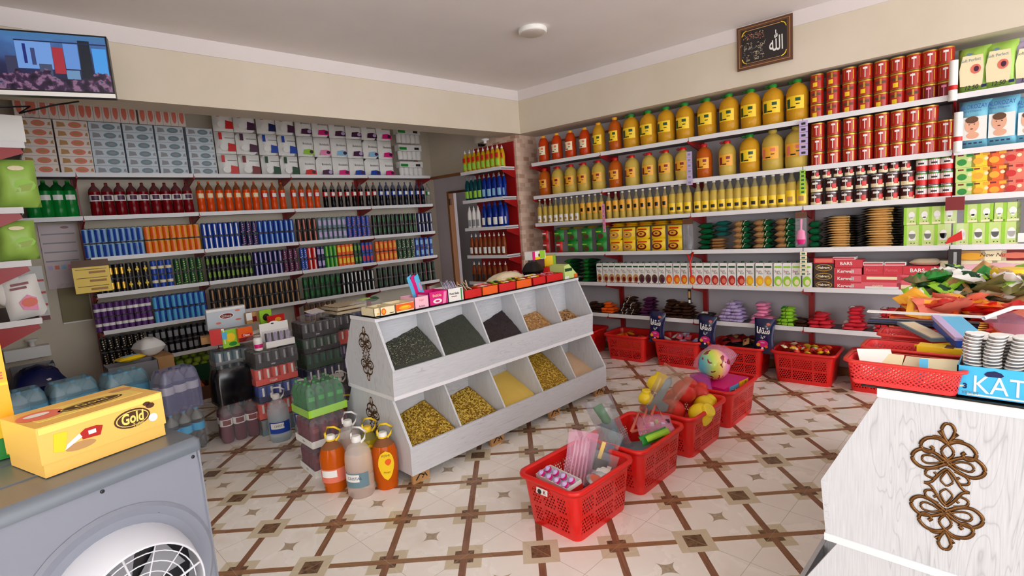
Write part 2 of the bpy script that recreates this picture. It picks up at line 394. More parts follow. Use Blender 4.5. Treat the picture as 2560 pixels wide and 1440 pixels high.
# ---------------------------------------------------------------- product builders
M('can_top', (120, 122, 126), .3, .6)
def can(body, band, r=.0262, h=.135, extra=None, lid='silver', seg=12, spots=None, base=None):
    base = base or body; mb = MB()
    mb.lathe([(r*.8, 0, 'silver'), (r, .008, base), (r, h*.3, base), (r, h*.4, band if extra == 'low' else body), (r, h*.6, body), (r, h-.007, 'can_top'), (r*.84, h-.001, 'can_top'), (r*.8, h, 'can_top')], seg)
    if extra == 'oval': mb.wrap(r*1.01, -42, 42, h*.3, h*.75, band, 5)
    if extra == 'stripe': mb.wrap(r*1.01, -14, 14, h*.1, h*.88, band, 2)
    if extra == 'claw':
        for k in (-1, 0, 1): mb.wrap(r*1.01, k*22-6, k*22+5, h*(.3+.05*abs(k)), h*(.78-.04*abs(k)), band, 2)
    if extra == 'cross':
        mb.wrap(r*1.012, -10, 10, h*.3, h*.72, band, 2); mb.wrap(r*1.012, -32, 32, h*.44, h*.58, band, 4)
    if extra == 'half': mb.wrap(r*1.01, -90, 8, h*.08, h*.9, band, 5)
    if extra == 'spots':
        for k in range(9): a = (k*53) % 110-55; z = h*(.15+.08*k); mb.wrap(r*1.01, a, a+26, z, z+h*.07, band, 2)
    return mb
def row(fr, proto, px0, px1, py, d, n, z, high, dz, label, group, jit=.002, rz=0):
    """n products side by side between two picture columns, stacked high times"""
    u0 = fr.at(px0, py, d)[0]; u1 = fr.at(px1, py, d)[0]
    for i in range(n):
        u = u0+(u1-u0)*(i+.5)/n
        for k in range(high):
            proto.put(fr.T(u+rnd.uniform(-jit, jit), d+.03+rnd.uniform(0, .004), z+k*dz, rz+rnd.uniform(-.12, .12)), label, group)
def rowu(fr, proto, u0, u1, d, n, z, high, dz, label, group, jit=.002, rj=.1):
    for i in range(n):
        u = u0+(u1-u0)*(i+.5)/n
        for k in range(high):
            proto.put(fr.T(u+rnd.uniform(-jit, jit), d+rnd.uniform(0, .004), z+k*dz, rnd.uniform(-rj, rj)), label, group)
NUM = ['top', 'second', 'third', 'fourth', 'fifth', 'lowest']
# (kind, body, band, extra, height) of each block of cans on the back wall: shelf, px0, px1, count
CAN = [
 (2, 'energy_drink_can', 215, 368, 10, 'ltblue', 'blue', 'half', 'pale blue and royal blue'),
 (2, 'energy_drink_can', 368, 508, 9, 'amber', 'orange', 'half', 'orange and amber'),
 (2, 'soda_can', 511, 606, 7, 'blue', 'white', 'stripe', 'blue and white'),
 (2, 'soda_can', 606, 650, 3, 'navy', 'pink', 'spots', 'navy and pink'),
 (2, 'soda_can', 650, 742, 7, 'blue', 'ltblue', 'stripe', 'deep blue with a light stripe'),
 (2, 'malt_drink_can', 746, 799, 4, 'dark', 'salmon', 'stripe', 'dark brown with a pale red stripe'),
 (2, 'malt_drink_can', 799, 872, 6, 'slate', 'lilac', 'oval', 'grey-blue and lilac'),
 (2, 'energy_drink_can', 872, 932, 5, 'blue', 'salmon', 'spots', 'blue and orange-red speckled'),
 (2, 'energy_drink_can', 935, 1046, 10, 'black', 'green', 'claw', 'black with green claw marks'),
 (2, 'energy_drink_can', 1048, 1086, 4, 'navy', 'white', 'stripe', 'navy with a white stripe'),
 (3, 'energy_drink_can', 250, 322, 5, 'black', 'gold', 'oval', 'black with a gold crest'),
 (3, 'energy_drink_can', 322, 383, 3, 'black', 'yellow', 'cross', 'black with a yellow cross'),
 (3, 'energy_drink_can', 383, 440, 3, 'blue', 'cream', 'low', 'blue over cream'),
 (3, 'energy_drink_can', 440, 516, 4, 'dkgreen', 'lime', 'spots', 'dark green speckled'),
 (3, 'energy_drink_can', 521, 638, 10, 'black', 'lime', 'claw', 'black with lime claw marks'),
 (3, 'soda_can', 640, 713, 6, 'navy', 'lilac', 'stripe', 'navy with a lilac stripe'),
 (3, 'soda_can', 713, 752, 3, 'plum', 'pink', 'spots', 'plum with pink dots'),
 (3, 'soda_can', 757, 775, 2, 'blue', 'white', 'spots', 'bright blue with white dots'),
 (3, 'soda_can', 775, 798, 2, 'red', 'white', 'stripe', 'red with a white wave'),
 (3, 'soda_can', 798, 818, 2, 'navy', 'lilac', 'oval', 'navy with a lilac oval'),
 (3, 'soda_can', 818, 849, 3, 'green', 'lime', 'stripe', 'bright green'),
 (3, 'soda_can', 849, 890, 4, 'orange', 'yellow', 'oval', 'orange with a yellow oval'),
 (3, 'soda_can', 890, 909, 2, 'dkgreen', 'lime', 'claw', 'dark green with lime marks'),
 (3, 'soda_can', 909, 938, 3, 'blue', 'red', 'oval', 'blue with a red ball'),
 (3, 'soda_can', 942, 998, 5, 'orange', 'amber', 'oval', 'orange and amber'),
 (3, 'soda_can', 998, 1041, 4, 'dkgreen', 'cream', 'spots', 'dark green with cream dots'),
 (3, 'soda_can', 1041, 1088, 4, 'blue', 'ltblue', 'oval', 'blue with a light blue oval'),
 (4, 'juice_can', 242, 390, 9, 'purple', 'white', 'low', 'purple with a white band'),
 (4, 'juice_can', 390, 524, 9, 'blue', 'sky', 'half', 'blue and sky blue'),
 (4, 'malt_drink_can', 530, 757, 16, 'dark', 'kraft', 'stripe', 'dark brown with a tan stripe'),
 (4, 'juice_can', 762, 858, 7, 'dkgreen', 'green', 'claw', 'dark green with green marks'),
 (4, 'malt_drink_can', 858, 942, 8, 'black', 'white', 'stripe', 'black with a white stripe'),
 (4, 'malt_drink_can', 946, 1095, 12, 'black', 'dkgreen', 'oval', 'black with a dark green oval'),
 (5, 'malt_drink_can', 258, 375, 7, 'black', 'beige', 'spots', 'black with pale lettering'),
 (5, 'malt_drink_can', 375, 548, 11, 'black', 'grey', 'oval', 'black with a grey mark'),
 (5, 'juice_can', 766, 850, 6, 'brown', 'gold', 'low', 'brown and gold'),
]
cache = {}
ua_ = lambda px: FA.at(px, 620, 6.03)[0]
for sh, kind, a, b, n, c1, c2, ex, desc in CAN:
    rr_ = round(min(.0262, abs(ua_(b)-ua_(a))/n*.488), 4); key = (kind, c1, c2, ex, rr_)
    if key not in cache: cache[key] = Proto(kind, can(c1, c2, rr_, extra=ex), 'can')
    y = {2: 620, 3: 700, 4: 780, 5: 880}[sh]
    if sh == 5 and a > 700: y = 830
    if sh >= 4:   # find the picture row of the shelf at that column
        for it in range(6):
            zz = FA.at((a+b)/2, y, 6.0)[1]; y += (zz-ZA[sh])*220
    else:
        for it in range(6):
            zz = FA.at((a+b)/2, y, 6.0)[1]; y += (zz-ZA[sh])*220
    g = f'{desc} cans, {NUM[sh]} shelf of the back wall'
    row(FA, cache[key], a, b, y, 6.0, n, ZA[sh]+.005, 2, .1355, f'{desc} can, {NUM[sh]} shelf of the back wall', g)
# ---- bottles
def soda_bottle(liquid, lab, lab2=None, h=.33, r=.052, capc='white'):
    body = MB().lathe([(r*.8, 0, liquid), (r, .02, liquid), (r, h*.3, liquid), (r*.93, h*.38, liquid), (r, h*.5, liquid), (r, h*.73, 'clear_'+liquid), (r*.88, h*.81, 'clear_'+liquid), (r*.5, h*.88, 'clear_'+liquid), (r*.32, h*.91, 'clear_'+liquid), (r*.3, h*.96, 'clear_'+liquid)], 14)
    cap = MB().lathe([(r*.3, h*.945, capc), (r*.31, h, capc), (r*.2, h*1.004, capc)], 10)
    la = MB().lathe([(r*1.012, h*.46, lab), (r*1.02, h*.64, lab)], 14, caps=False)
    if lab2: la.wrap(r*1.03, -38, 38, h*.49, h*.62, lab2, 5)
    return body, cap, la
def liq(name, col, tr_=.35, cl=None):
    M(name, col, .08, trans=tr_, ior=1.2, spec=.7); M('clear_'+name, cl or tuple(int(c*.6+90) for c in col), .1, trans=.7, ior=1.2)
liq('lq_green', (20, 150, 60), .3, (30, 130, 60)); liq('lq_red', (130, 12, 22), .2); liq('lq_orange', (242, 80, 10), .2, (200, 120, 80)); liq('lq_cola', (20, 8, 8), .1, (150, 140, 140))
liq('lq_pepsi', (14, 12, 30), .1, (120, 130, 160)); liq('oil_yellow', (226, 164, 38), .25); liq('oil_amber', (206, 98, 26), .25); liq('oil_red', (216, 70, 20), .25)
liq('oil_clear', (228, 194, 88), .3, (232, 216, 160)); liq('water', (226, 234, 238), .92); liq('water_pink', (246, 226, 214), .93); liq('juice', (232, 104, 20), .35)
liq('detergent', (236, 186, 30), .3); liq('bl_blue', (18, 50, 150), .2); liq('bl_teal', (20, 80, 90), .3); liq('rust', (168, 80, 40), .4)
def sp(name, liquid, lab, lab2, cat='bottle', **k):
    b, c, l = soda_bottle(liquid, lab, lab2, **k); return Proto(name, b, cat, [('cap', c), ('bottle_label', l)])
Z2 = ZA[1]+.005
P_green = sp('soda_bottle', 'lq_green', 'lq_green', 'white', capc='green'); P_redj = sp('juice_bottle', 'lq_red', 'white', 'plum', h=.31, r=.044, capc='dkred')
def liney(fr, px, d, z, y=600):
    for it in range(8): y += (fr.at(px, y, d)[1]-z)*220
    return y
def rowA(proto, a, b, n, sh, high, dz, label, group, depth=6.0, jit=.003, z=None):
    zz = ZA[sh] if z is None else z
    y = liney(FA, (a+b)/2, depth, zz); row(FA, proto, a, b, y, depth, n, zz+.005, high, dz, label, group, jit)
rowA(P_green, 75, 200, 4, 1, 1, 0, 'tall green soda bottle in the far left corner of the second shelf', 'green soda bottles in the corner', 6.05)
rowA(P_redj, 231, 491, 9, 1, 1, 0, 'dark red juice bottle with white label, second shelf of the back wall', 'dark red juice bottles', 6.04)
P_or = sp('soda_bottle', 'lq_orange', 'orange', 'cream', h=.32, r=.0362, capc='orange'); P_or2 = sp('soda_bottle', 'lq_orange', 'red', 'white', h=.31, r=.034, capc='orange')
rowA(P_or, 497, 656, 7, 1, 1, 0, 'orange soda bottle with round cream logo, second shelf of the back wall', 'orange soda bottles with round logos', 6.04)
rowA(P_or2, 658, 723, 3, 1, 1, 0, 'orange soda bottle with red label, second shelf left of the bracket', 'orange soda bottles with red labels', 6.04)
P_or3 = sp('soda_bottle', 'lq_orange', 'red', 'white', h=.31, r=.0315, capc='orange')
rowA(P_or3, 731, 808, 4, 1, 1, 0, 'orange soda bottle with red label, beside the cola bottles', 'orange soda bottles beside the cola', 6.04)
P_co = sp('cola_bottle', 'lq_cola', 'red', 'white', h=.31, r=.029, capc='red'); P_pe = sp('cola_bottle', 'lq_pepsi', 'blue', 'white', h=.31, r=.029, capc='blue')
rowA(P_co, 810, 950, 8, 1, 1, 0, 'dark cola bottle with red label, second shelf of the back wall', 'cola bottles with red labels', 6.04)
rowA(P_pe, 950, 1070, 8, 1, 1, 0, 'dark cola bottle with blue label, second shelf of the back wall', 'cola bottles with blue labels', 6.04)
P_li = sp('soda_bottle', 'water', 'green', 'white', h=.29, r=.027, capc='green')
rowA(P_li, 1066, 1084, 1, 1, 1, 0, 'clear soda bottle with green label at the right end of the cola row', None, 6.04)
# ---- tissues and paper packs on the top shelf
ZT = ZA[0]+.005
def tissue_pack(n, w, h, d, box, oval, side, upright=False):
    root = MB(); kids = []
    for k in range(n):
        mb = MB()
        if upright:
            x0 = -w*n/2+k*w; mb.box(x0+.001, x0+w-.001, -d, 0, 0, h, box); mb.ell(x0+w/2, h*.45, w*.3, h*.33, -d, oval, 14); mb.rect(x0+w*.2, x0+w*.8, h*.84, h*.97, -d, side)
            mb.ell(x0+w/2, h*.45, w*.18, h*.22, -d-.001, box, 10) if False else None
        else:
            z0 = k*h; mb.box(-w/2, w/2, -d, 0, z0+.001, z0+h-.001, box); mb.ell(w*.12, z0+h*.5, w*.2, h*.33, -d, oval, 14)
            mb.ell(w*.12, z0+h*.5, w*.12, h*.14, -d-.0008, side, 10); mb.prism([(-w*.42, z0+h*.2), (-w*.16, z0+h*.3), (-w*.2, z0+h*.7), (-w*.4, z0+h*.8)][::-1], -d-.001, -d, side)
            mb.prism([(w*.38, z0+h*.35), (w*.47, z0+h*.3), (w*.46, z0+h*.7), (w*.40, z0+h*.62)][::-1], -d-.001, -d, side)
        kids.append(('tissue_box', mb))
    return kids
M('tis_cream', (228, 214, 204), .5); M('tis_grey', (196, 206, 214), .5)
def pack(kids, T, label, group, name='tissue_pack', cat='tissue pack'):
    r = thing(name, label, cat, T, group)
    for n, me in kids: add(n, me, r)
k_or = [(n, m.mesh(n)) for n, m in tissue_pack(6, .23, .077, .12, 'tis_cream', 'salmon', 'kraft')]
k_gr = [(n, m.mesh(n)) for n, m in tissue_pack(6, .235, .077, .12, 'tis_grey', 'slate', 'grey')]
k_up = [(n, m.mesh(n)) for n, m in tissue_pack(6, .064, .2, .13, 'tis_cream', 'salmon', 'kraft', True)]
k_up2 = [(n, m.mesh(n)) for n, m in tissue_pack(2, .064, .2, .13, 'tis_cream', 'salmon', 'kraft', True)]
def ua(px, z, d=6.0): return FA.at(px, liney(FA, px, d, z), d)[0]
for i, (a, b) in enumerate([(62, 140), (150, 236)]):
    pack(k_or, FA.T(ua((a+b)/2, 2.3), 6.14, ZT), 'stack of six cream tissue boxes, '+['at the left end of the top shelf', 'next to the grey-blue boxes'][i], 'cream tissue packs')
for i, (a, b) in enumerate([(234, 320), (316, 402), (395, 477), (472, 550)]):
    pack(k_gr, FA.T(ua((a+b)/2, 2.3), 6.14, ZT), 'stack of six grey-blue tissue boxes, '+['left-hand stack', 'second stack from the left', 'third stack from the left', 'the one beside the kitchen rolls'][i], 'grey-blue tissue packs')
zu = ZT+6*.077+.004
for i, (c, kk) in enumerate([(58, k_up2), (144, k_up), (277, k_up), (406, k_up)]):
    pack(kk, FA.T(ua(c, 2.75), 6.14, zu), ['pair of upright cream tissue boxes at the far left', 'row of upright cream tissue boxes on the cream stacks', 'row of upright tissue boxes on the left grey-blue stacks', 'row of upright tissue boxes on the right grey-blue stacks'][i], 'upright tissue packs on top')
def roll_pack(w, h, d, c1, style):
    mb = MB(); mb.pillow(w, h, d, 'white', Matrix.Translation((0, 0, h/2)) @ Matrix.Rotation(PI/2, 4, 'X') @ Matrix.Translation((0, 0, -.0)), n=6, pinch=.1, e=.25)
    y = -d*1.075
    if style == 0:
        mb.rect(-w*.38, -w*.22, h*.6, h*.92, y, c1); mb.rect(-w*.1, w*.36, h*.66, h*.7, y, 'grey'); mb.prism([(0, h*.08), (w*.4, h*.08), (w*.4, h*.4), (w*.05, h*.46)][::-1], y-.001, y, c1)
        mb.ell(-w*.17, h*.26, w*.2, h*.15, y-.0012, 'white', 10)
    else:
        mb.text('Bolabolu', h*.1, 0, h*.6, y-.001, 'dark', wmax=w*.6); mb.prism([(-w*.3, h*.06), (w*.36, h*.06), (w*.36, h*.26), (w*.1, h*.34), (-w*.25, h*.3)][::-1], y-.001, y, c1)
        mb.ell(w*.2, h*.2, w*.12, h*.09, y-.0015, 'plum' if c1 != 'plum' else 'lilac', 10)
    return mb
cols = [(551, 603), (603, 658), (660, 708), (708, 754), (756, 798), (798, 840), (840, 881), (881, 920), (920, 958), (958, 993)]
tint = [['red', 'red', 'red'], ['dkred', 'plum', 'plum'], ['dkgreen', 'blue', 'navy'], ['dkgreen', 'blue', 'plum'], ['red', 'lime', 'plum'], ['plum', 'pink', 'magenta'], ['magenta', 'ltblue', 'plum'], ['blue', 'plum', 'plum'], ['blue', 'ltblue', 'plum'], ['magenta', 'magenta', 'magenta']]
cn = {'red': 'red', 'dkred': 'dark red', 'plum': 'purple', 'dkgreen': 'dark green', 'blue': 'blue', 'navy': 'navy', 'lime': 'lime green', 'pink': 'pink', 'magenta': 'magenta', 'ltblue': 'pale blue'}
pc = {}
ordn = ['first', 'second', 'third', 'fourth', 'fifth', 'sixth', 'seventh', 'eighth', 'ninth', 'tenth']
for i, (a, b) in enumerate(cols):
    w_ = ua(b, 2.3)-ua(a, 2.3); hh = .228
    for k in range(3):
        st = 0 if i < 4 else 1; key = (st, tint[i][k])
        if key not in pc: pc[key] = Proto('kitchen_roll_pack', roll_pack(.2, hh-.004, .12, tint[i][k], st), 'paper roll pack')
        T = FA.T(ua((a+b)/2, 2.3), 6.15, ZT+k*hh) @ Matrix.Diagonal((w_/.205, 1, 1, 1))
        pc[key].put(T, f'kitchen roll pack with {cn[tint[i][k]]} print, {["bottom", "middle", "top"][k]} of the {ordn[i]} column after tissue boxes', 'kitchen roll packs on the top shelf')
def toilet_pack():
    mb = MB(); mb.box(-.18, .18, -.12, 0, 0, .2, 'film'); kids = [('wrapper', mb)]
    for k in range(5): kids.append(('paper_roll', MB().lathe([(.03, .005, 'white'), (.034, .012, 'white'), (.034, .11, 'white'), (.03, .118, 'white')], 12, c=(-.142+.071*k, -.075))))
    t = MB(); t.rect(-.17, -.06, .13, .165, -.1205, 'green'); t.rect(.06, .13, .135, .165, -.1205, 'dark'); t.box(-.175, .175, -.115, -.01, .12, .195, 'white'); kids.append(('printed_band', t))
    return kids
k_t = [(n, m.mesh(n)) for n, m in toilet_pack()]
for k in range(3):
    pack(k_t, FA.T(ua(1033, 2.3), 6.14, ZT+k*.215), 'clear wrapped pack of five white rolls, '+['bottom', 'middle', 'top'][k]+' of the stack at the alcove end', 'wrapped roll packs', 'toilet_roll_pack', 'paper roll pack')
# ================================================================ right wall
def ub(px, z, d=4.78): return FB.at(px, liney(FB, px, d, z), d)[0]
def rowB(proto, pxs, sh, label, group, depth=4.78, off=.0, high=1, dz=0, rj=.1, z=None):
    zz = ZB[sh] if z is None else z; zm = zz+.06
    for k, px in enumerate(pxs):
        u = ub(px, zm, depth)
        for q in range(high):
            proto.put(FB.T(u, depth+.012+off, zz+.005+q*dz, rnd.uniform(-rj, rj)), label if isinstance(label, str) else label[k], group)
def jug(liquid, capc, lab, lab2, h=.33, r=.077, handle=True, ink='black', low=False, sq=False, txt=None):
    c = 'clear_'+liquid if liquid.startswith('oil_clear') else liquid
    if sq: prof = [(r*.85, 0), (r*.97, .015), (r*.97, h*.5), (r*.9, h*.54), (r*.97, h*.58), (r*.93, h*.74), (r*.6, h*.9), (r*.32, h*.93), (r*.32, h*.96)]
    else: prof = [(r*.8, 0), (r*.98, .02), (r, h*.3), (r*.95, h*.36), (r, h*.42), (r, h*.68), (r*.86, h*.8), (r*.55, h*.88), (r*.3, h*.91), (r*.3, h*.95)]
    body = MB().lathe([(a, z, liquid) for a, z in prof], 18)
    cap = MB().lathe([(r*.38, h*.92, capc), (r*.4, h*.985, capc), (r*.34, h, capc)], 12)
    parts = [('cap', cap)]
    if handle:
        hd = MB().tube([(-r*.3, 0, h*.97), (-r*.68, 0, h*.98), (-r*.88, 0, h*.965), (-r*.72, 0, h*.935), (-r*.3, 0, h*.94)], .005, capc, 5); parts.append(('handle', hd))
    z0, z1 = (h*.12, h*.4) if low else (h*.3, h*.6)
    la = MB().wrap(r*1.02, -48, 48, z0, z1, lab, 8)
    la.wrap(r*1.035, -42, -22, z0+.01, z1-.02, lab2, 3); la.wrap(r*1.035, 5, 30, z0+(z1-z0)*.6, z0+(z1-z0)*.85, lab2, 3); la.wrap(r*1.04, 8, 26, z0+(z1-z0)*.35, z0+(z1-z0)*.42, ink, 3)
    la.wrap(r*1.04, -20, 6, z0+(z1-z0)*.1, z0+(z1-z0)*.2, ink, 3)
    if txt: la.text(txt, (z1-z0)*.22, 0, z0+(z1-z0)*.55, 0, ink, cyl=r*1.045, wmax=r*1.1)
    parts.append(('bottle_label', la))
    return body, parts
def jp(name, *a, **k): b, p = jug(*a, **k); return Proto(name, b, 'bottle', p)
J1 = jp('oil_bottle', 'oil_red', 'amber', 'cream', 'salmon', h=.3, r=.062, handle=False, sq=True)
rowB(J1, [1350, 1383, 1417, 1453], 0, 'red-orange oil bottle with cream label, top shelf next to the brick pillar', 'red-orange oil bottles by the pillar', off=.07)
J2 = jp('oil_bottle', 'oil_yellow', 'amber', 'yellow', 'dkgreen', h=.32, r=.068, handle=False, sq=True)
rowB(J2, [1488], 0, 'golden oil bottle with yellow label beside the red-orange bottles', None, off=.07)
J3 = jp('oil_bottle', 'oil_amber', 'amber', 'yellow', 'dkgreen', h=.34, r=.066, handle=False)
rowB(J3, [1529], 0, 'amber oil bottle with round tag, before the green-capped jugs', None, off=.07)
J4 = jp('oil_jug', 'oil_yellow', 'green', 'yellow', 'dkgreen', h=.34, r=.083)
rowB(J4, [1568, 1611, 1656, 1703, 1758, 1814, 1869, 1925, 1986], 0, 'big yellow oil jug with green cap and yellow label, top shelf', 'green-capped oil jugs on the top shelf', off=.085)
J5 = jp('oil_jug', 'oil_clear', 'red', 'amber', 'dkred', h=.315, r=.074); J5b = jp('oil_jug', 'oil_amber', 'red', 'amber', 'dkred', h=.315, r=.07)
rowB(J5b, [1352], 1, 'brownish oil jug with red cap next to the brick pillar', None, off=.08)
rowB(J5, [1385, 1418, 1450, 1487], 1, 'clear yellow oil jug with red cap, second shelf left of the bracket', 'red-capped oil jugs near the pillar', off=.08)
rowB(J5b, [1529], 1, 'brownish oil jug with red cap in the middle of the second shelf', None, off=.08)
rowB(J5, [1571, 1614, 1656, 1699], 1, 'clear yellow oil jug with red cap, second shelf, second bay', 'red-capped oil jugs in the second bay', off=.08)
rowB(J5b, [1752], 1, 'brown oil jug with red cap at the sachet strip', None, off=.08)
rowB(J5, [1810], 1, 'clear yellow oil jug with red cap right of the brown jug', None, off=.08)
rowB(J4, [1866], 1, 'oil jug with green cap and yellow label on the second shelf', None, off=.085)
J6 = jp('oil_jug', 'oil_clear', 'oil_clear', 'amber', 'salmon', h=.345, r=.085, handle=False)
rowB(J6, [1924], 1, 'ribbed clear oil jug with amber label, left of two', None, off=.088); rowB(J6, [1983], 1, 'ribbed clear oil jug with amber label next to the red cans', None, off=.088)
def small_bottle(lab, lab2, z0, z1, h=.28, r=.0395, liquid='oil_clear', capc='white'):
    body = MB().lathe([(r*.85, 0, liquid), (r, .012, liquid), (r, h*.25, liquid), (r*.92, h*.3, liquid), (r, h*.36, liquid), (r, h*.55, liquid), (r*.8, h*.7, 'clear_'+liquid), (r*.35, h*.86, 'clear_'+liquid), (r*.33, h*.95, 'clear_'+liquid)], 12)
    cap = MB().lathe([(r*.38, h*.94, capc), (r*.38, h, capc)], 8)
    la = MB().wrap(r*1.02, -50, 50, h*z0, h*z1, lab, 5); la.wrap(r*1.05, -25, 25, h*(z0+(z1-z0)*.2), h*(z0+(z1-z0)*.55), lab2, 3)
    return Proto('oil_bottle', body, 'bottle', [('cap', cap), ('bottle_label', la)])
B1 = small_bottle('white', 'kraft', .08, .34, r=.0305); B2 = small_bottle('amber', 'black', .3, .68, r=.034); B3 = small_bottle('yellow', 'dark', .12, .4, h=.29, r=.04); B4 = small_bottle('yellow', 'kraft', .1, .48, h=.3, r=.045)
rowB(B1, [1344+13.3*k for k in range(8)], 2, 'small clear oil bottle with white label next to the brick pillar', 'small white-labelled oil bottles', off=.045)
rowB(B2, [1452, 1468, 1483, 1498], 2, 'slim oil bottle with black and gold label, before the bracket', 'slim oil bottles before the bracket', off=.045)
rowB(B2, [1517, 1534, 1551, 1568, 1585, 1602, 1620, 1638, 1657], 2, 'slim oil bottle with black and gold label, second bay', 'slim oil bottles in the second bay', off=.045)
rowB(B3, [1676, 1695, 1715], 2, 'clear oil bottle with low yellow label, end of the second bay', 'low-labelled oil bottles, second bay', off=.045)
rowB(B3, [1740, 1759, 1780, 1800, 1820, 1840, 1860, 1882, 1905, 1928, 1950], 2, 'clear oil bottle with low yellow label, third bay', 'low-labelled oil bottles, third bay', off=.045)
rowB(B4, [1974, 2001], 2, 'oil bottle with bright yellow label beside the tomato tins', 'yellow-labelled oil bottles', off=.05)
# red cans
def tin(r, h, c, c2, style, ink='white'):
    mb = MB().lathe([(r*.95, 0, 'gold' if style < 2 else 'silver'), (r, .004, c), (r, h*.1, c), (r, h*.9, 'gold' if style < 2 else 'silver'), (r, h-.003, 'silver'), (r*.93, h, 'silver')], 18)
    if style == 0:
        mb.wrap(r*1.01, -40, -34, h*.2, h*.8, 'gold', 1); mb.wrap(r*1.01, 34, 40, h*.2, h*.8, 'gold', 1); mb.wrap(r*1.012, -4, 2, h*.14, h*.8, ink, 1); mb.wrap(r*1.012, -18, 16, h*.66, h*.78, ink, 3)
    elif style == 1:
        mb.wrap(r*1.01, -30, 8, h*.14, h*.42, 'yellow', 3); mb.wrap(r*1.01, -45, 40, h*.55, h*.72, 'brown', 5); mb.wrap(r*1.012, -8, 6, h*.5, h*.85, 'gold', 2)
    elif style == 2:
        mb.wrap(r*1.01, -70, 70, h*.08, h*.34, c2, 8); mb.wrap(r*1.015, 8, 48, h*.24, h*.6, 'red', 4); mb.wrap(r*1.02, -40, 14, h*.64, h*.78, ink, 4); mb.wrap(r*1.02, -6, 0, h*.3, h*.85, ink, 1)
    else:
        mb.wrap(r*1.01, -80, 80, h*.4, h*.78, 'white', 8); mb.wrap(r*1.02, -30, 30, h*.5, h*.62, 'dark', 4); mb.wrap(r*1.01, -80, 80, h*.78, h*.9, 'green', 8); mb.wrap(r*1.01, -80, 80, h*.08, h*.4, 'red', 8)
    return mb
M('tin_red', (176, 30, 16), .28, coat=.4); M('tin_brown', (70, 26, 20), .35)
TR = Proto('milk_powder_tin', tin(.047, .112, 'tin_red', '', 0), 'tin'); TG = Proto('milk_powder_tin', tin(.047, .112, 'tin_red', '', 1), 'tin'); TM = Proto('milk_powder_tin', tin(.047, .112, 'dkred', '', 0, 'pink'), 'tin')
lev = ['bottom', 'middle', 'top']
for row_, sh in ((0, 0), (1, 1)):
    for i in range(9):
        px = 2038+(2362-2038)*i/8 if sh == 0 else 2040+(2362-2040)*i/8
        for k in range(3):
            if sh == 1 and i == 8 and k == 2: continue
            p = TR; d_ = 'plain red tin'
            if sh == 0 and ((k < 2 and i < 6) or (k == 2 and i < 2) or (k == 0 and i == 6)): p = TG; d_ = 'red tin with gold and brown print'
            if sh == 0 and i > 6 and k == 0: p = TM; d_ = 'dark crimson tin with pink lettering'
            z = ZB[sh]+.005+k*.1135
            o = p.put(FB.T(ub(px, ZB[sh]+.1)+.0, 4.845, z, rnd.uniform(-.1, .1)), f'{d_}, {lev[k]} layer of the {NUM[sh]} shelf, right wall', f'{d_}s, {lev[k]} layer, {NUM[sh]} shelf')
TT = Proto('tomato_paste_tin', tin(.043, .105, 'tin_brown', 'cream', 2), 'tin'); TS = Proto('tomato_paste_tin', tin(.032, .085, 'tin_brown', 'cream', 2), 'tin'); TW = Proto('tomato_paste_tin', tin(.034, .098, 'red', 'white', 3), 'tin')
for i in range(7):
    for k in range(2): TT.put(FB.T(ub(2038+i*38.2, ZB[2]+.1), 4.84, ZB[2]+.005+k*.106, rnd.uniform(-.15, .15)), f'large tomato paste tin, {lev[k]} layer of the third shelf', f'large tomato tins, {lev[k]} layer')
for i in range(9): TS.put(FB.T(ub(2036+i*28.4, ZB[2]+.25), 4.83, ZB[2]+.005+.213, rnd.uniform(-.15, .15)), 'small tomato paste tin in the top layer of the third shelf', 'small tomato tins, top layer')
for i in range(3):
    for k in range(3): TW.put(FB.T(ub(2302+i*31.5, ZB[2]+.1), 4.83, ZB[2]+.005+k*.099, rnd.uniform(-.1, .1)), f'tomato tin with white and red label, {lev[k]} layer beside the nappy bay', f'white and red tomato tins, {lev[k]} layer')
# ---------------------------------------------------------------- packets and cartons of the right wall
def upright_packet(w, h, d, c1, c2, style=0, seed=1):
    mb = MB(); T = Matrix.Translation((0, 0, h/2)) @ Matrix.Rotation(PI/2, 4, 'X')
    mb.pillow(w, h, d, c1, T, None, n=6, seed=seed, e=.4)
    y = -d*1.08
    if style == 1:   # yellow noodle packet: big brown bowl
        mb.ell(-w*.05, h*.42, w*.36, h*.26, y, c2, 14); mb.ell(-w*.05, h*.45, w*.24, h*.16, y-.001, 'amber', 12); mb.ell(-w*.08, h*.45, w*.1, h*.07, y-.002, 'brown', 8); mb.rect(-w*.3, w*.35, h*.76, h*.86, y, 'red')
    elif style == 2:  # dark window low
        mb.ell(w*.05, h*.35, w*.26, h*.22, y, c2, 10); mb.rect(-w*.35, w*.1, h*.66, h*.76, y, 'lime')
    elif style == 3:
        mb.ell(0, h*.4, w*.3, h*.2, y, c2, 12); mb.rect(-w*.3, w*.3, h*.68, h*.8, y, 'white')
    return mb
def flat_packet(w, d, h, c1, c2, split=.5, seed=1, c3=None):
    """packet lying flat, its front end towards -y, kraft and coloured halves"""
    mb = MB(); mb.pillow(w, d, h, c1, Matrix.Translation((0, 0, 0)), None, n=7, seed=seed, e=.35)
    if c2:
        x0 = -w/2+.004; x1 = -w/2+w*split
        mb.pillow(x1-x0, d*1.01, h*1.06, c2, Matrix.Translation(((x0+x1)/2, -.002, -h*.02)), None, n=6, seed=seed, e=.28, pinch=.05)
    if c3: mb.pillow(w*.08, d*1.02, h*1.1, c3, Matrix.Translation((-w/2+w*split, -.003, -h*.03)), None, n=4, seed=seed, e=.25, pinch=.05)
    return mb
D4 = 4.80
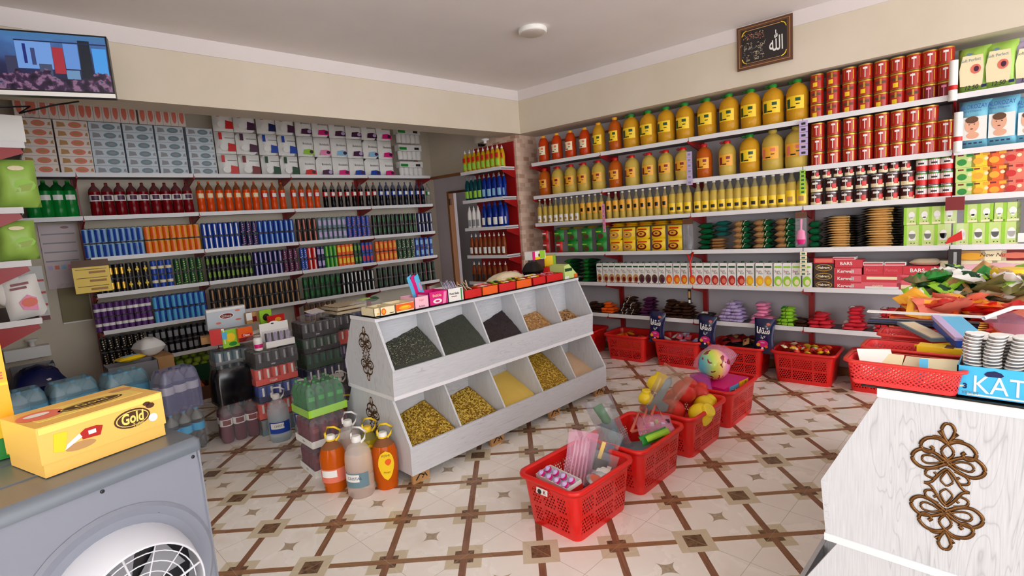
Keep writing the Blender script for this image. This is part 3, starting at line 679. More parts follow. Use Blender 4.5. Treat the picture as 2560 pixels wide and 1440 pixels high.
def stackB(me, name, cat, px, sh, n, dz, label, group, depth=.06, rj=.05, jit=.004, z0=.005, parts=()):
    pr = Proto(name, me, cat, parts)
    u = ub(px, ZB[sh]+.05)
    for k in range(n):
        pr.put(FB.T(u+rnd.uniform(-jit, jit), D4+depth+rnd.uniform(-jit, jit), ZB[sh]+z0+k*dz, rnd.uniform(-rj, rj)), label, group)
# shelf 4: red and green biscuit packets
pr = Proto('biscuit_packet', upright_packet(.085, .13, .045, 'red', 'brown', 3), 'packet')
for k in range(2): pr.put(FB.T(ub(1358, 1.2), 4.86, ZB[3]+.005+k*.132), ['red upright biscuit packet, lower one beside the pillar', 'red upright biscuit packet, upper one beside the pillar'][k], 'red packets by the pillar')
pr.put(FB.T(ub(1392, 1.15), 4.86, ZB[3]+.005), 'red upright biscuit packet in front of the green packets', None)
pr = Proto('biscuit_packet', upright_packet(.132, .13, .05, 'green', 'brown', 2), 'packet')
for k in range(2):
    for i, px in enumerate([1391, 1424, 1460, 1496]):
        if k == 0 and i == 0: continue
        pr.put(FB.T(ub(px, 1.2), 4.87, ZB[3]+.005+k*.13, rnd.uniform(-.05, .05)), f'green biscuit packet with dark window, {["lower", "upper"][k]} row before the noodles', f'green biscuit packets, {["lower", "upper"][k]} row')
pr = Proto('biscuit_packet', flat_packet(.13, .16, .024, 'yellow', 'green', .6), 'packet')
for i, px in enumerate([1391, 1424, 1460, 1496]): pr.put(FB.T(ub(px, 1.35), 4.93, ZB[3]+.268), 'flat green and yellow packet lying on the green packets', 'flat green and yellow packets')
pr = Proto('noodle_packet', upright_packet(.146, .124, .045, 'yellow', 'kraft', 1), 'packet')
pr2 = Proto('noodle_packet', upright_packet(.146, .124, .045, 'yellow', 'dkred', 1, 3), 'packet')
for k in range(2):
    for i, px in enumerate([1533, 1566, 1601, 1640, 1681]):
        (pr if i < 2 else pr2).put(FB.T(ub(px, 1.2), 4.865, ZB[3]+.005+k*.124, rnd.uniform(-.05, .05)), f'yellow noodle packet with {["light", "dark"][i > 1]} bowl, {["lower", "upper"][k]} row', f'yellow noodle packets, {["light", "dark"][i > 1]} bowl, {["lower", "upper"][k]} row')
pr = Proto('noodle_packet', flat_packet(.145, .17, .026, 'yellow', 'amber', .5), 'packet')
for i, px in enumerate([1533, 1566, 1601, 1640, 1681]):
    for k in range(2): pr.put(FB.T(ub(px, 1.38), 4.94, ZB[3]+.256+k*.025, rnd.uniform(-.1, .1)), 'yellow noodle packet lying flat on top of the upright ones', 'flat noodle packets on top')
M('dk_bottle', (22, 96, 58), .25); M('gold_paper', (250, 216, 150), .4)
stackB(flat_packet(.12, .2, .05, 'dk_bottle', None), 'biscuit_packet', 'packet', 1757, 3, 5, .05, 'dark green biscuit packet in the stack behind the hanging toy', 'dark green packets, stack by the hanging toy', depth=.12)
stackB(flat_packet(.12, .18, .026, 'kraft', 'brown', .3), 'biscuit_packet', 'packet', 1785, 3, 4, .027, 'brown wafer packet in the low stack under teal packets', 'brown wafer packets', depth=.1)
stackB(flat_packet(.1, .18, .046, 'teal', None), 'biscuit_packet', 'packet', 1797, 3, 3, .048, 'teal packet with notched ends on the brown wafers', 'teal packets', depth=.12, z0=.125)
for px, n, w_, nm in ((1848, 5, .14, 'first'), (1902, 5, .15, 'second'), (1957, 5, .15, 'third')):
    stackB(flat_packet(w_, .2, .05, 'dk_bottle', 'kraft', .66, c3='cream'), 'biscuit_packet', 'packet', px, 3, n, .051, f'kraft and green biscuit packet in the {nm} of three equal stacks', f'kraft and green packets, {nm} stack', depth=.11)
stackB(flat_packet(.08, .2, .055, 'dk_bottle', None), 'biscuit_packet', 'packet', 2030, 3, 4, .056, 'green packet between the hanging spoon and the black and gold stack', 'green packets by the black and gold stacks', depth=.11)
stackB(flat_packet(.235, .2, .02, 'black', None), 'wafer_packet', 'packet', 2096, 3, 13, .0195, 'black packet with gold edge, left-hand thin stack', 'black and gold packets, left stack', depth=.11, jit=.006, parts=[('gold_front', MB().pillow(.18, .212, .0205, 'gold_paper', Matrix.Translation((.01, -.003, -.0005)), n=5, e=.25, pinch=.02))])
stackB(flat_packet(.255, .2, .02, 'black', None), 'wafer_packet', 'packet', 2198, 3, 16, .0188, 'black packet with gold edge, right-hand taller stack', 'black and gold packets, right stack', depth=.11, jit=.007, parts=[('gold_front', MB().pillow(.2, .212, .0205, 'gold_paper', Matrix.Translation((.01, -.003, -.0005)), n=5, e=.25, pinch=.02))])
M('bulb_box', (196, 218, 130), .45)
def bulb_box(w, h, big):
    mb = MB().box(-w/2, w/2, -.06, 0, 0, h, 'bulb_box'); y = -.0605
    mb.rect(-w/2, -w*.3, 0, h, y, 'lime'); mb.rect(-w*.28, w*.4, h*.02, h*.12, y, 'cream')
    mb.ell(w*.04, h*.56, w*.22, h*.2, y, 'white', 12); mb.rect(-w*.06, w*.14, h*.3, h*.45, y, 'white') if not big else mb.rect(-w*.18, w*.26, h*.3, h*.6, y, 'white')
    mb.rect(-w*.05, w*.02, h*.16, h*.2, y, 'dark'); mb.rect(w*.15, w*.22, h*.16, h*.2, y, 'dark'); return mb
pb = Proto('light_bulb_box', bulb_box(.09, .16, True), 'box'); ps = Proto('light_bulb_box', bulb_box(.085, .125, False), 'box')
for px in [2278, 2317, 2356, 2403, 2444, 2486, 2527]: pb.put(FB.T(ub(px, 1.2), 4.86, ZB[3]+.005), 'green bulb box in the lower row of the fourth shelf', 'green bulb boxes, lower row')
for px in [2277, 2309, 2341, 2372, 2431, 2465, 2497, 2531]: ps.put(FB.T(ub(px, 1.35), 4.86, ZB[3]+.167), 'small green bulb box in the upper row of the fourth shelf', 'green bulb boxes, upper row')
pr = Proto('paper_box', MB().box(-.03, .03, -.06, 0, 0, .3, 'shelf_grey').rect(-.02, .02, .02, .08, -.0605, 'white'), 'box')
pr.put(FB.T(ub(2556, 1.2), 4.86, ZB[3]+.005), 'dark grey box with white tag at the end of the bulb row', None)
# shelf 5: green stacks, juice cartons, bar boxes
for px, nm in ((1421, 'left'), (1464, 'right')):
    stackB(flat_packet(.135, .2, .042, 'dkgreen', 'green', .7), 'biscuit_packet', 'packet', px, 4, 6, .042, f'green packet in the {nm} stack before the juice cartons', f'green packets, {nm} stack on the fifth shelf', depth=.11)
def juice(fr_, c2):
    w, h = .066, .2; mb = MB(); mb.box(-w/2, w/2, -.09, 0, 0, h, 'white'); mb.prism([(-w/2, h), (w/2, h), (w/2-.004, h+.012), (-w/2+.004, h+.012)][::-1], -.088, -.002, 'white')
    y = -.0905; mb.rect(-w*.42, w*.42, h*.86, h*.94, y, 'dkgreen' if fr_ != 'lime' else 'lime'); mb.text('Sun', h*.1, -w*.1, h*.72, y-.001, 'dkred', wmax=w*.6); mb.text('Rich', h*.09, w*.12, h*.62, y-.001, 'dkgreen', wmax=w*.5)
    mb.ell(0, h*.3, w*.47, h*.22, y, fr_, 14); mb.ell(w*.06, h*.26, w*.27, h*.12, y-.001, c2, 12); mb.rect(-w*.45, w*.45, h*.02, h*.09, y, c2)
    lid = MB().lathe([(.012, h+.008, 'dkgreen'), (.012, h+.024, 'dkgreen')], 8, c=(0, -.04)); return mb, lid
flav = [('kraft', 'dkred', [1490+15.2*k+9 for k in range(7)], 'tan fruit'), ('brown', 'plum', [1604, 1620.5, 1637, 1654], 'dark grape'), ('orange', 'amber', [1673, 1692, 1711, 1731], 'orange fruit'),
        ('tin_red', 'salmon', [1748, 1768, 1788, 1808.5, 1830, 1852], 'red peach'), ('amber', 'yellow', [1875, 1898, 1921], 'yellow mango'), ('lime', 'cream', [1944, 1967, 1991, 2017], 'green apple')]
for a, b, pxs, nm in flav:
    m_, l_ = juice(a, b); rowB(Proto('juice_carton', m_, 'carton', [('cap', l_)]), pxs, 4, f'white juice carton with {nm} picture on the fifth shelf', f'juice cartons with {nm} picture', off=.08, rj=.04)
def bars_box(w, h, col, txt, tc='white', oval=None, d=.13, size=.45):
    mb = MB().box(-w/2, w/2, -d, 0, 0, h, col); y = -d-.0005
    if oval: mb.ell(0, h*.5, w*.42, h*.4, y, oval, 16); mb.ell(0, h*.5, w*.39, h*.34, y-.0006, col, 16)
    if txt: mb.text(txt, h*size, -w*.08 if not oval else 0, h*.52, y-.0015, tc, bold=.02, wmax=w*.7)
    return mb
M('bar_red', (206, 44, 58), .3); M('bar_pink', (226, 96, 110), .3); M('bar_brown', (58, 32, 22), .35)
def putB(me, name, px, z, label, depth=4.93, cat='box', group=None, rz=0, parts=()):
    return Proto(name, me, cat, parts).put(FB.T(ub(px, z+.02), depth, z, rz), label, group)
z5 = ZB[4]+.005
for k in range(3): putB(bars_box(.14, .068, 'bar_brown', 'Halvert', 'cream', 'gold', size=.3), 'chocolate_box', 2058, z5+k*.069, ['lowest', 'middle', 'upper'][k]+' dark brown chocolate box with gold oval, stack beside the juice')
putB(bars_box(.14, .042, 'bar_red', '', 'white').rect(-.06, .06, .008, .034, -.1308, 'salmon'), 'wafer_box', 2058, z5+.208, 'flat red box on top of the dark brown chocolate boxes')
for k in range(3): putB(bars_box(.185, .057, 'bar_red', 'Kerwell').rect(.02, .09, .006, .05, -.1303, 'bar_pink'), 'wafer_box', 2118, z5+k*.058, ['bottom', 'second', 'third'][k]+' red box lettered in white under the BARS box')
putB(bars_box(.185, .06, 'bar_red', 'BARS'), 'wafer_box', 2120, z5+.175, 'red box lettered BARS on the white-lettered stack')
putB(bars_box(.15, .02, 'white', '', d=.12).rect(-.07, .07, .004, .016, -.1205, 'bar_red'), 'wafer_box', 2108, z5+.236, 'thin white box with red stripe on the left BARS box')
putB(bars_box(.25, .062, 'bar_pink', 'SWISS', 'cream', size=.3).rect(-.1, .11, .008, .03, -.1306, 'white'), 'wafer_box', 2201, z5, 'long pink and white box at the bottom of the middle stack')
putB(bars_box(.25, .056, 'bar_red', '').rect(-.09, .1, .02, .042, -.1306, 'cream'), 'wafer_box', 2201, z5+.063, 'long red foil box in the middle of the middle stack')
for i in range(2): putB(bars_box(.122, .07, 'bar_red', 'Parrot', 'bar_pink', size=.3), 'wafer_box', [2182, 2232][i], z5+.12, ['left', 'right'][i]+' short red box of the pair in the middle stack')
for i in range(2): putB(bars_box(.13, .024, 'white', '').rect(-.06, .06, .006, .018, -.1306, 'bar_red'), 'wafer_box', [2182, 2237][i], z5+.191, ['left', 'right'][i]+' thin white box on the middle stack')
for k in range(2): putB(bars_box(.25, .06, 'bar_pink', '').rect(-.1, .1, .018, .045, -.1306, ['cream', 'bar_red'][k]), 'wafer_box', 2294, z5+k*.061, ['bottom', 'second'][k]+' pink foil box of the stack under the right BARS box')
putB(bars_box(.21, .062, 'bar_red', 'BARS'), 'wafer_box', 2300, z5+.123, 'red box lettered BARS under the beige bag')
putB(MB().pillow(.19, .12, .05, 'beige', n=6, e=.3), 'sugar_bag', 2312, z5+.186, 'beige wrapped packet on the right BARS box', 4.88, 'packet')
M('cream_box', (226, 214, 176), .6)
def cream(w, txt): mb = MB().box(-w/2, w/2, -.12, 0, 0, .22, 'cream_box'); mb.rect(-w*.44, -w*.2, .15, .16, -.1205, 'brown'); (mb.text(txt, .035, -w*.1, .12, -.1215, 'brown', bold=.02, wmax=w*.6) if txt else None); mb.rect(-w*.42, w*.1, .085, .092, -.1205, 'kraft'); mb.rect(-w*.42, w*.1, .06, .068, -.1205, 'dark'); mb.rect(w*.3, w*.38, .1, .106, -.1205, 'dark'); return mb
putB(cream(.12, ''), 'biscuit_carton', 2375, z5, 'plain cream carton partly behind the hanging strip', 4.96, 'carton')
putB(cream(.225, 'anfret'), 'biscuit_carton', 2436, z5, 'cream carton lettered anfret behind the candy pile', 4.96, 'carton')
putB(cream(.225, 'anfret'), 'biscuit_carton', 2535, z5, 'cream carton behind the yellow-lidded jar', 4.96, 'carton')
putB(MB().box(-.07, .07, -.12, 0, 0, .07, 'kraft').ell(0, .03, .07, .025, -.1205, 'amber', 12), 'biscuit_carton', 2428, z5+.221, 'flat orange-brown box on the cream cartons', 4.96, 'carton')
putB(MB().box(-.065, .065, -.12, 0, 0, .07, 'cream').text('New Nu', .025, -.005, .04, -.1215, 'brown', shear=.3, wmax=.13), 'biscuit_carton', 2484, z5+.221, 'flat cream box with handwriting lettering on the cartons', 4.96, 'carton')
putB(MB().box(-.07, .07, -.12, 0, 0, .075, 'dkred').ell(0, .035, .08, .02, -.1205, 'salmon', 12), 'biscuit_carton', 2540, z5+.221, 'flat dark red box at the end of the cartons', 4.96, 'carton')
# shelf 3 of the nappy bay: tea boxes
for i, (px, c1, c2, nm) in enumerate([(2413, 'bulb_box', 'green', 'pale green'), (2454, 'yellow', 'amber', 'yellow'), (2495, 'orange', 'amber', 'orange'), (2537, 'salmon', 'red', 'red')]):
    for k in range(3):
        mb = MB().box(-.052, .052, -.09, 0, 0, .098, c1); y = -.0905
        mb.ell(-.018, .035, .026, .022, y, c2, 12); mb.ell(.022, .05, .012, .012, y, 'cream', 8); mb.rect(-.04, -.01, .078, .088, y, 'dkred'); mb.rect(.005, .04, .07, .09, y, c2)
        putB(mb, 'tea_box', px, ZB[2]+.005+k*.099, f'{nm} tea box, {lev[k]} of its column on the third shelf', 4.9)
# nappies
M('nappy_green', (166, 206, 92), .35); M('nappy_blue', (120, 190, 214), .35)
def nappy(w, h, d, c, kind):
    mb = MB(); mb.pillow(w, h, d, c, Matrix.Translation((0, 0, h/2)) @ Matrix.Rotation(PI/2, 4, 'X'), None, n=8, e=.22, pinch=.3, seed=4); y = -d*1.08
    if kind == 0:
        mb.prism([(-w*.36, h*.18), (w*.3, h*.14), (w*.34, h*.5), (w*.3, h*.78), (-w*.3, h*.8), (-w*.4, h*.5)][::-1], y, y+.002, 'cream'); mb.text('Soft Perfect', h*.06, -w*.05, h*.7, y-.001, 'slate', wmax=w*.6)
        mb.ell(-w*.1, h*.82, w*.09, h*.03, y, 'slate'); mb.ell(w*.1, h*.5, w*.16, h*.1, y-.001, 'salmon', 14); mb.ell(w*.12, h*.5, w*.08, h*.06, y-.002, 'plum', 10)
        mb.text('12.50', h*.09, w*.0, h*.13, y-.002, 'dark', shear=.2, bold=.02, wmax=w*.4); mb.rect(w*.28, w*.44, h*.1, h*.16, y, 'navy')
    else:
        mb.text('ALOKOZAY', h*.085, 0, h*.86, y-.001, 'blue', wmax=w*.8); mb.text('Baby Diapers', h*.05, -w*.06, h*.77, y-.001, 'blue', wmax=w*.6)
        mb.rect(-w*.36, w*.4, h*.2, h*.66, y, 'white'); mb.ell(-w*.05, h*.5, w*.22, h*.16, y-.002, 'skin', 18); mb.ell(-w*.05, h*.6, w*.2, h*.07, y-.003, 'brown', 14); mb.ell(-w*.05, h*.42, w*.05, h*.012, y-.004, 'dkred', 8)
        mb.ell(-w*.13, h*.51, w*.025, h*.01, y-.004, 'dark', 8); mb.ell(w*.03, h*.51, w*.025, h*.01, y-.004, 'dark', 8)
        mb.ell(-w*.02, h*.29, w*.2, h*.07, y-.001, 'skin', 12)
        for k in range(4): mb.rect(-w*.3+k*w*.16, -w*.2+k*w*.16, h*.12, h*.15, y, 'navy')
    return mb
for px, t in ((2437, 'green nappy pack lettered 12.50, the left one beside the red tins'), (2505, 'green nappy pack lettered 12.50, the right one on the top shelf')):
    putB(nappy(.168, .31, .15, 'nappy_green', 0), 'nappy_pack', px, ZB[0]+.005, t, 4.96, 'nappy pack', rz=-.1)
putB(nappy(.16, .29, .12, 'lilac', 0), 'nappy_pack', 2572, ZB[0]+.005, 'lilac nappy pack at the edge of the top shelf', 4.96, 'nappy pack')
for px, t in ((2438, 'light blue nappy pack with a baby face, left one on the second shelf'), (2507, 'light blue nappy pack with a baby face, right one on the second shelf')):
    putB(nappy(.168, .33, .15, 'nappy_blue', 1), 'nappy_pack', px, ZB[1]+.005, t, 4.96, 'nappy pack', rz=-.08)
putB(nappy(.16, .31, .12, 'nappy_blue', 1), 'nappy_pack', 2575, ZB[1]+.005, 'light blue nappy pack cut by the picture edge', 4.96, 'nappy pack')
for px0, z0, z1, t in ((2383, 2.10, 2.36, 'white paper roll standing at the top of the red upright'), (2395, 1.76, 2.02, 'white paper roll at the second shelf beside the blue nappy packs')):
    mb = MB().lathe([(.024, z0, 'white'), (.024, z0+.07, 'red'), (.024, z0+.1, 'white'), (.024, z1, 'white')], 12)
    u = FB.at(px0, liney(FB, px0, 4.74, (z0+z1)/2), 4.74)[0]; o = add('paper_roll', mb, None, FB.T(u, 4.748, 0), t, 'paper roll')
# things hanging at the uprights
def hang(fr, px, z0, z1, d, w, fn, name, label, cat):
    u = fr.at(px, liney(fr, px, d, (z0+z1)/2), d)[0]; mb = MB(); fn(mb, w, z0, z1); return add(name, mb, None, fr.T(u, d, 0), label, cat)
def sachets(c1, c2):
    def f(mb, w, z0, z1):
        n = 6; h = (z1-z0)/n
        for k in range(n): mb.box(-w/2, w/2, -.006, 0, z0+k*h+.003, z0+(k+1)*h, c1); mb.rect(-w*.25, w*.25, z0+k*h+h*.3, z0+k*h+h*.7, -.006, c2)
    return f
hang(FB, 1724, 1.72, 2.02, 4.755, .05, sachets('lilac', 'grey'), 'sachet_strip', 'strip of silvery sachets hanging left of the brown oil jug', 'sachet strip')
hang(FB, 2009, 1.86, 2.13, 4.755, .06, sachets('lilac', 'dark'), 'sachet_strip', 'strip of silvery sachets hanging beside the red tins', 'sachet strip')
hang(FB, 2007, 1.56, 1.75, 4.755, .04, sachets('lime', 'dkgreen'), 'sachet_strip', 'short green sachet strip above the yellow-labelled bottles', 'sachet strip')
hang(FB, 1510, 1.33, 1.62, 4.755, .03, sachets('pink', 'grey'), 'sachet_strip', 'narrow pink sachet strip at the first bracket', 'sachet strip')
hang(FB, 1724, .62, .76, 4.755, .03, lambda mb, w, a, b: mb.box(-w/2, w/2, -.004, 0, a, b, 'black').rect(-w*.3, w*.3, a+.01, a+.04, -.004, 'white').rect(-w*.3, w*.3, a+.06, a+.12, -.004, 'kraft'), 'price_tag', 'narrow black card hanging under the juice shelf', 'card')
hang(FB, 2009, .9, 1.1, 4.755, .05, sachets('cream', 'teal'), 'sachet_strip', 'yellow and blue sachet strip above the green juice cartons', 'sachet strip')
hang(FB, 2386, .83, 1.1, 4.755, .07, lambda mb, w, a, b: (mb.box(-w/2, w/2, -.012, 0, a, b, 'dark'), mb.rect(-w*.1, w*.15, a+.03, b-.02, -.012, 'silver')), 'comb_card', 'dark card with a silver comb hanging before the cream cartons', 'card')
def toy(c1, c2):
    def f(mb, w, z0, z1):
        h = z1-z0; mb.box(-w/2, w/2, -.012, 0, z0, z1, 'film'); mb.box(-w/2, w/2, -.014, .001, z1-.05, z1, 'brown')
        mb.lathe([(w*.3, z0+.02, c2), (w*.42, z0+.06, c1), (w*.34, z0+h*.45, c1), (w*.1, z0+h*.5, c1), (w*.12, z0+h*.8, 'white')], 10, c=(0, -.005), sy=.4)
    return f
hang(FB, 1721, 1.12, 1.42, 4.74, .09, toy('film_grey', 'grey'), 'toy_pack', 'grey toy in a clear pack hanging beside the noodles', 'toy')
hang(FB, 2003, 1.14, 1.42, 4.74, .08, toy('pink', 'magenta'), 'toy_pack', 'pink toy in a clear pack hanging beside the green packets', 'toy')
hang(FB, 2386, 1.13, 1.46, 4.72, .1, lambda mb, w, a, b: (mb.pillow(w, b-a, .03, 'film', Matrix.Translation((0, 0, (a+b)/2)) @ Matrix.Rotation(PI/2, 4, 'X')), mb.box(-w/2, w/2, -.03, .0, b-.09, b, 'dkred'), mb.prism([(-w*.45, a+.01), (w*.45, a+.04), (w*.4, a+.1), (-w*.3, a+.05)][::-1], -.028, -.004, 'red')), 'chips_bag', 'red and clear bag hanging in front of the bulb boxes', 'bag')
hang(FB, 1727, .86, 1.11, 4.75, .06, lambda mb, w, a, b: mb.tube([(-w*.4, -.01, b-.02), (0, -.012, b-.09), (w*.1, -.012, a+.02)], .008, 'red', 6).tube([(w*.5, -.01, b), (0, -.012, b-.09)], .008, 'red', 6), 'toy_slingshot', 'red forked slingshot hanging in front of the juice cartons', 'toy')
# heaps of small packets on the lowest shelf
def heap(px0, px1, c1, c2, c3, name, desc, group, n, maxh, w=.1, h=.028, sh=5):
    n = int(n*1.12); maxh = min(maxh, 5); w = .11; h = .03
    protos = [Proto(name, flat_packet(w*(.8+.25*i), .07, h, c1, c2 if i else None, .45, seed=i, c3=c3), 'packet') for i in range(2)]
    u0, u1 = ub(px0, ZB[sh]+.02), ub(px1, ZB[sh]+.02); k = 0; lay = 0
    u0 -= .015; u1 += .015; per = max(2, int((u1-u0)/(w*.85))); rows_ = 2
    while k < n:
        cols_ = max(1, per-lay//2)
        for i in range(cols_):
            for r_ in range(rows_):
                if k >= n: return
                u = (u0+u1)/2+((i+.5)/cols_-.5)*(u1-u0-w)*(1-lay*.05)+rnd.uniform(-.01, .01)
                protos[k % 2].put(FB.T(u, 4.84+r_*.078+lay*.006+rnd.uniform(-.01, .01), ZB[sh]+.006+lay*h+rnd.uniform(0, .003), rnd.uniform(-.3, .3), rnd.uniform(-.06, .06), rnd.uniform(-.06, .06)), desc, group); k += 1
        lay += 1
        if lay > maxh: return
heap(1457, 1512, 'bar_brown', None, None, 'wafer_packet', 'dark brown wafer packet heaped at the shelf end next to the display', 'dark brown wafer packets', 16, 6)
heap(1490, 1536, 'orange', 'kraft', None, 'wafer_packet', 'orange wafer packet in the low heap next to the first upright', 'orange wafer packets', 10, 3)
heap(1538, 1592, 'bar_brown', 'beige', 'white', 'wafer_packet', 'brown and cream wafer packet heaped right of the first upright', 'brown and cream wafer packets', 22, 6)
heap(1586, 1640, 'plum', 'magenta', None, 'wafer_packet', 'maroon wafer packet behind the first navy crisp bag', 'maroon wafer packets', 18, 6)
heap(1640, 1735, 'bar_brown', 'kraft', None, 'wafer_packet', 'brown and tan wafer packet heaped right of the first crisp bag', 'brown and tan wafer packets', 30, 6)
heap(1735, 1780, 'dark', 'white', None, 'wafer_packet', 'dark and white wafer packet beside the second crisp bag', 'dark and white wafer packets', 8, 2)
heap(1785, 1862, 'lilac', 'beige', 'grey', 'wafer_packet', 'silvery wafer packet heaped between two crisp bags', 'silvery wafer packets', 22, 5)
heap(1860, 1935, 'pink', 'lilac', None, 'wafer_packet', 'pink wafer packet heaped left of the third crisp bag', 'pink wafer packets', 20, 5)
heap(1935, 1988, 'lime', 'green', 'dark', 'wafer_packet', 'lime green wafer packet right of the third crisp bag', 'lime wafer packets', 14, 4)
heap(1985, 2012, 'bar_brown', 'dark', None, 'wafer_packet', 'nearly black wafer packet beside the lime heap', 'nearly black wafer packets', 6, 3)
heap(2004, 2085, 'bar_red', 'red', None, 'wafer_packet', 'red wafer packet heaped in front of the upright', 'red wafer packets', 20, 3)
heap(2095, 2170, 'bar_red', 'white', None, 'wafer_packet', 'red and white wafer packet, left part of the tall heap', 'red and white wafer packets, left', 30, 8)
heap(2165, 2265, 'bar_red', 'white', 'dark', 'wafer_packet', 'red and white wafer packet, right part of the tall heap', 'red and white wafer packets, right', 30, 8)
# ---------------------------------------------------------------- small shelf unit on the pillar's side face
r_ = thing('side_shelving', 'narrow red shelving with washing-up bottles beside the brick pillar', 'shelving', FB.T(-4.0, 4.72, 0))
SU0, SU1 = -.66, -.01  # local u, shelf fronts 0.25 out
mb = MB().box(SU0, SU1+.0, -.015, 0, .0, 2.42, 'shelf_red'); add('back_panel', mb, r_)
ZS = [2.115, 1.78, 1.45, 1.12, .8, .47]
for z in ZS:
    mb = MB().box(SU0, SU1, -.25, -.015, z-.012, z+.004, 'shelf_grey'); mb.box(SU0, SU1, -.255, -.247, z-.02, z+.018, 'shelf_white'); mb.box(SU1-.006, SU1, -.25, -.015, z-.02, z+.018, 'shelf_white')
    sh = add('shelf', mb, r_)
    add('bracket', MB().prism([(-.015, z-.02), (-.235, z-.02), (-.235, z-.04), (-.07, z-.1), (-.015, z-.11)], -.008, 0, 'shelf_red', Matrix.Translation((SU1, 0, 0)) @ Matrix.Rotation(PI/2, 4, 'Z')), sh)
def side_row(proto, z, n, rows_, label, group, x0=.02, x1=.62):
    for i in range(n):
        for q in range(rows_):
            u = -4.0+SU0+x0+(x1-x0)*(i+.5)/n
            proto.put(FB.T(u, 4.72-.21+q*.075, z+.005, rnd.uniform(-.2, .2)), label, group)
def squeeze(liquid, lab, capc, h=.26, r=.034, style=0):
    body = MB().lathe([(r*.85, 0, liquid), (r, .012, liquid), (r*.92, h*.3, liquid), (r, h*.5, liquid), (r*.92, h*.68, liquid), (r*.62, h*.8, liquid), (r*.35, h*.86, liquid)], 12, sy=.8)
    cap = MB().lathe([(r*.36, h*.85, capc), (r*.36, h*.92, capc), (r*.16, h*.93, capc), (r*.14, h, capc)], 8)
    la = MB().wrap(r*1.02, -50, 50, h*.12, h*.4, lab, 6)
    if style: la.wrap(r*1.02, -40, 40, h*.46, h*.66, 'red', 5)
    return Proto('detergent_bottle', body, 'bottle', [('cap', cap), ('bottle_label', la)])
side_row(squeeze('detergent', 'lime', 'white', style=1), ZS[0], 8, 2, 'yellow washing-up bottle with white cap, top shelf beside the pillar', 'yellow washing-up bottles')
side_row(squeeze('bl_teal', 'lime', 'grey', .29, .034), ZS[1], 4, 2, 'dark green cleaning bottle, left half of the second side shelf', 'dark green cleaning bottles', x1=.3)
side_row(squeeze('bl_blue', 'ltblue', 'grey', .29, .034), ZS[1], 4, 2, 'dark blue cleaning bottle, right half of the second side shelf', 'dark blue cleaning bottles', x0=.3)
side_row(squeeze('white', 'grey', 'white', .27, .032), ZS[2], 3, 1, 'white bottle with small label on the third side shelf', 'white bottles', x1=.24)
side_row(squeeze('bl_blue', 'white', 'blue', .3, .035), ZS[2], 4, 2, 'bright blue bottle with white oval on the third side shelf', 'bright blue bottles', x0=.26)
side_row(squeeze('rust', 'white', 'white', .27, .03), ZS[3], 8, 1, 'rust-brown bottle with white label on the fourth side shelf', 'rust-brown bottles')
side_row(squeeze('rust', 'dark', 'white', .25, .03), ZS[4], 7, 1, 'dark-labelled brown bottle half hidden behind the candy display', 'dark-labelled brown bottles')
# ---------------------------------------------------------------- dry-goods displays (two tiers, five bays each side)
M('mirror_gold', (120, 82, 44), .22, .75); M('glass_edge', (20, 26, 26), .08, spec=.8); M('lip_white', (232, 232, 236), .4)
def ornament(h):
    """filigree medallion standing in x,z, height h, centred at 0; ribbons 2 mm thick"""
    mb = MB(); s_ = h/2
    def rib(pts, w=.02, mir=True, flip=True):
        for sx in ((1, -1) if mir else (1,)):
            for sz in ((1, -1) if flip else (1,)):
                mb.tube([(p[0]*s_*sx*.88, 0, p[1]*s_*sz) for p in pts], w*s_*1.05, 'mirror_gold', 4, sm=5)
    arc = lambda cx, cz, rx, rz, a0, a1, n=10: [(cx+rx*math.cos(math.radians(a0+(a1-a0)*i/n)), cz+rz*math.sin(math.radians(a0+(a1-a0)*i/n))) for i in range(n+1)]
    rib([(0, .70), (.06, .80), (.085, .90), (.05, .98), (0, 1.0)], .022)
    rib([(.03, .72), (.12, .77), (.2, .76)], .02); rib([(.05, .78), (.13, .86)], .018)
    rib([(0, .68), (.12, .74), (.27, .72), (.36, .62), (.33, .52), (.24, .5), (.19, .56), (.23, .6)], .026)
    rib([(0, .68), (.07, .6), (.07, .52), (0, .44)], .018)
    rib([(0, .40), (.16, .5), (.34, .53), (.46, .44), (.46, .32), (.34, .24), (.18, .27), (0, .38)], .026)
    rib([(0, .34), (.16, .44), (.3, .44), (.34, .37), (.28, .32), (.14, .35), (-.06, .46)], .016)
    rib([(.1, .28), (.26, .22), (.28, .13), (.18, .1), (.13, .16), (.17, .2)], .018)
    rib([(0, .3), (.08, .22), (.2, .04), (.3, 0)], .02); rib([(0, 0.02), (.08, .1), (.04, .2), (0, .26)], .014)
    for i, v in enumerate(mb.v): mb.v[i] = (v[0], v[1]*.12, v[2])
    return mb
PF = {'top': (.244, .526, .985), 'lt': (.10, .67, .69), 'lb': (.115, .655, .53), 'mt': (.155, .615, .515), 'bt': (-.005, .775, .245), 'bb': (.0, .77, .07)}
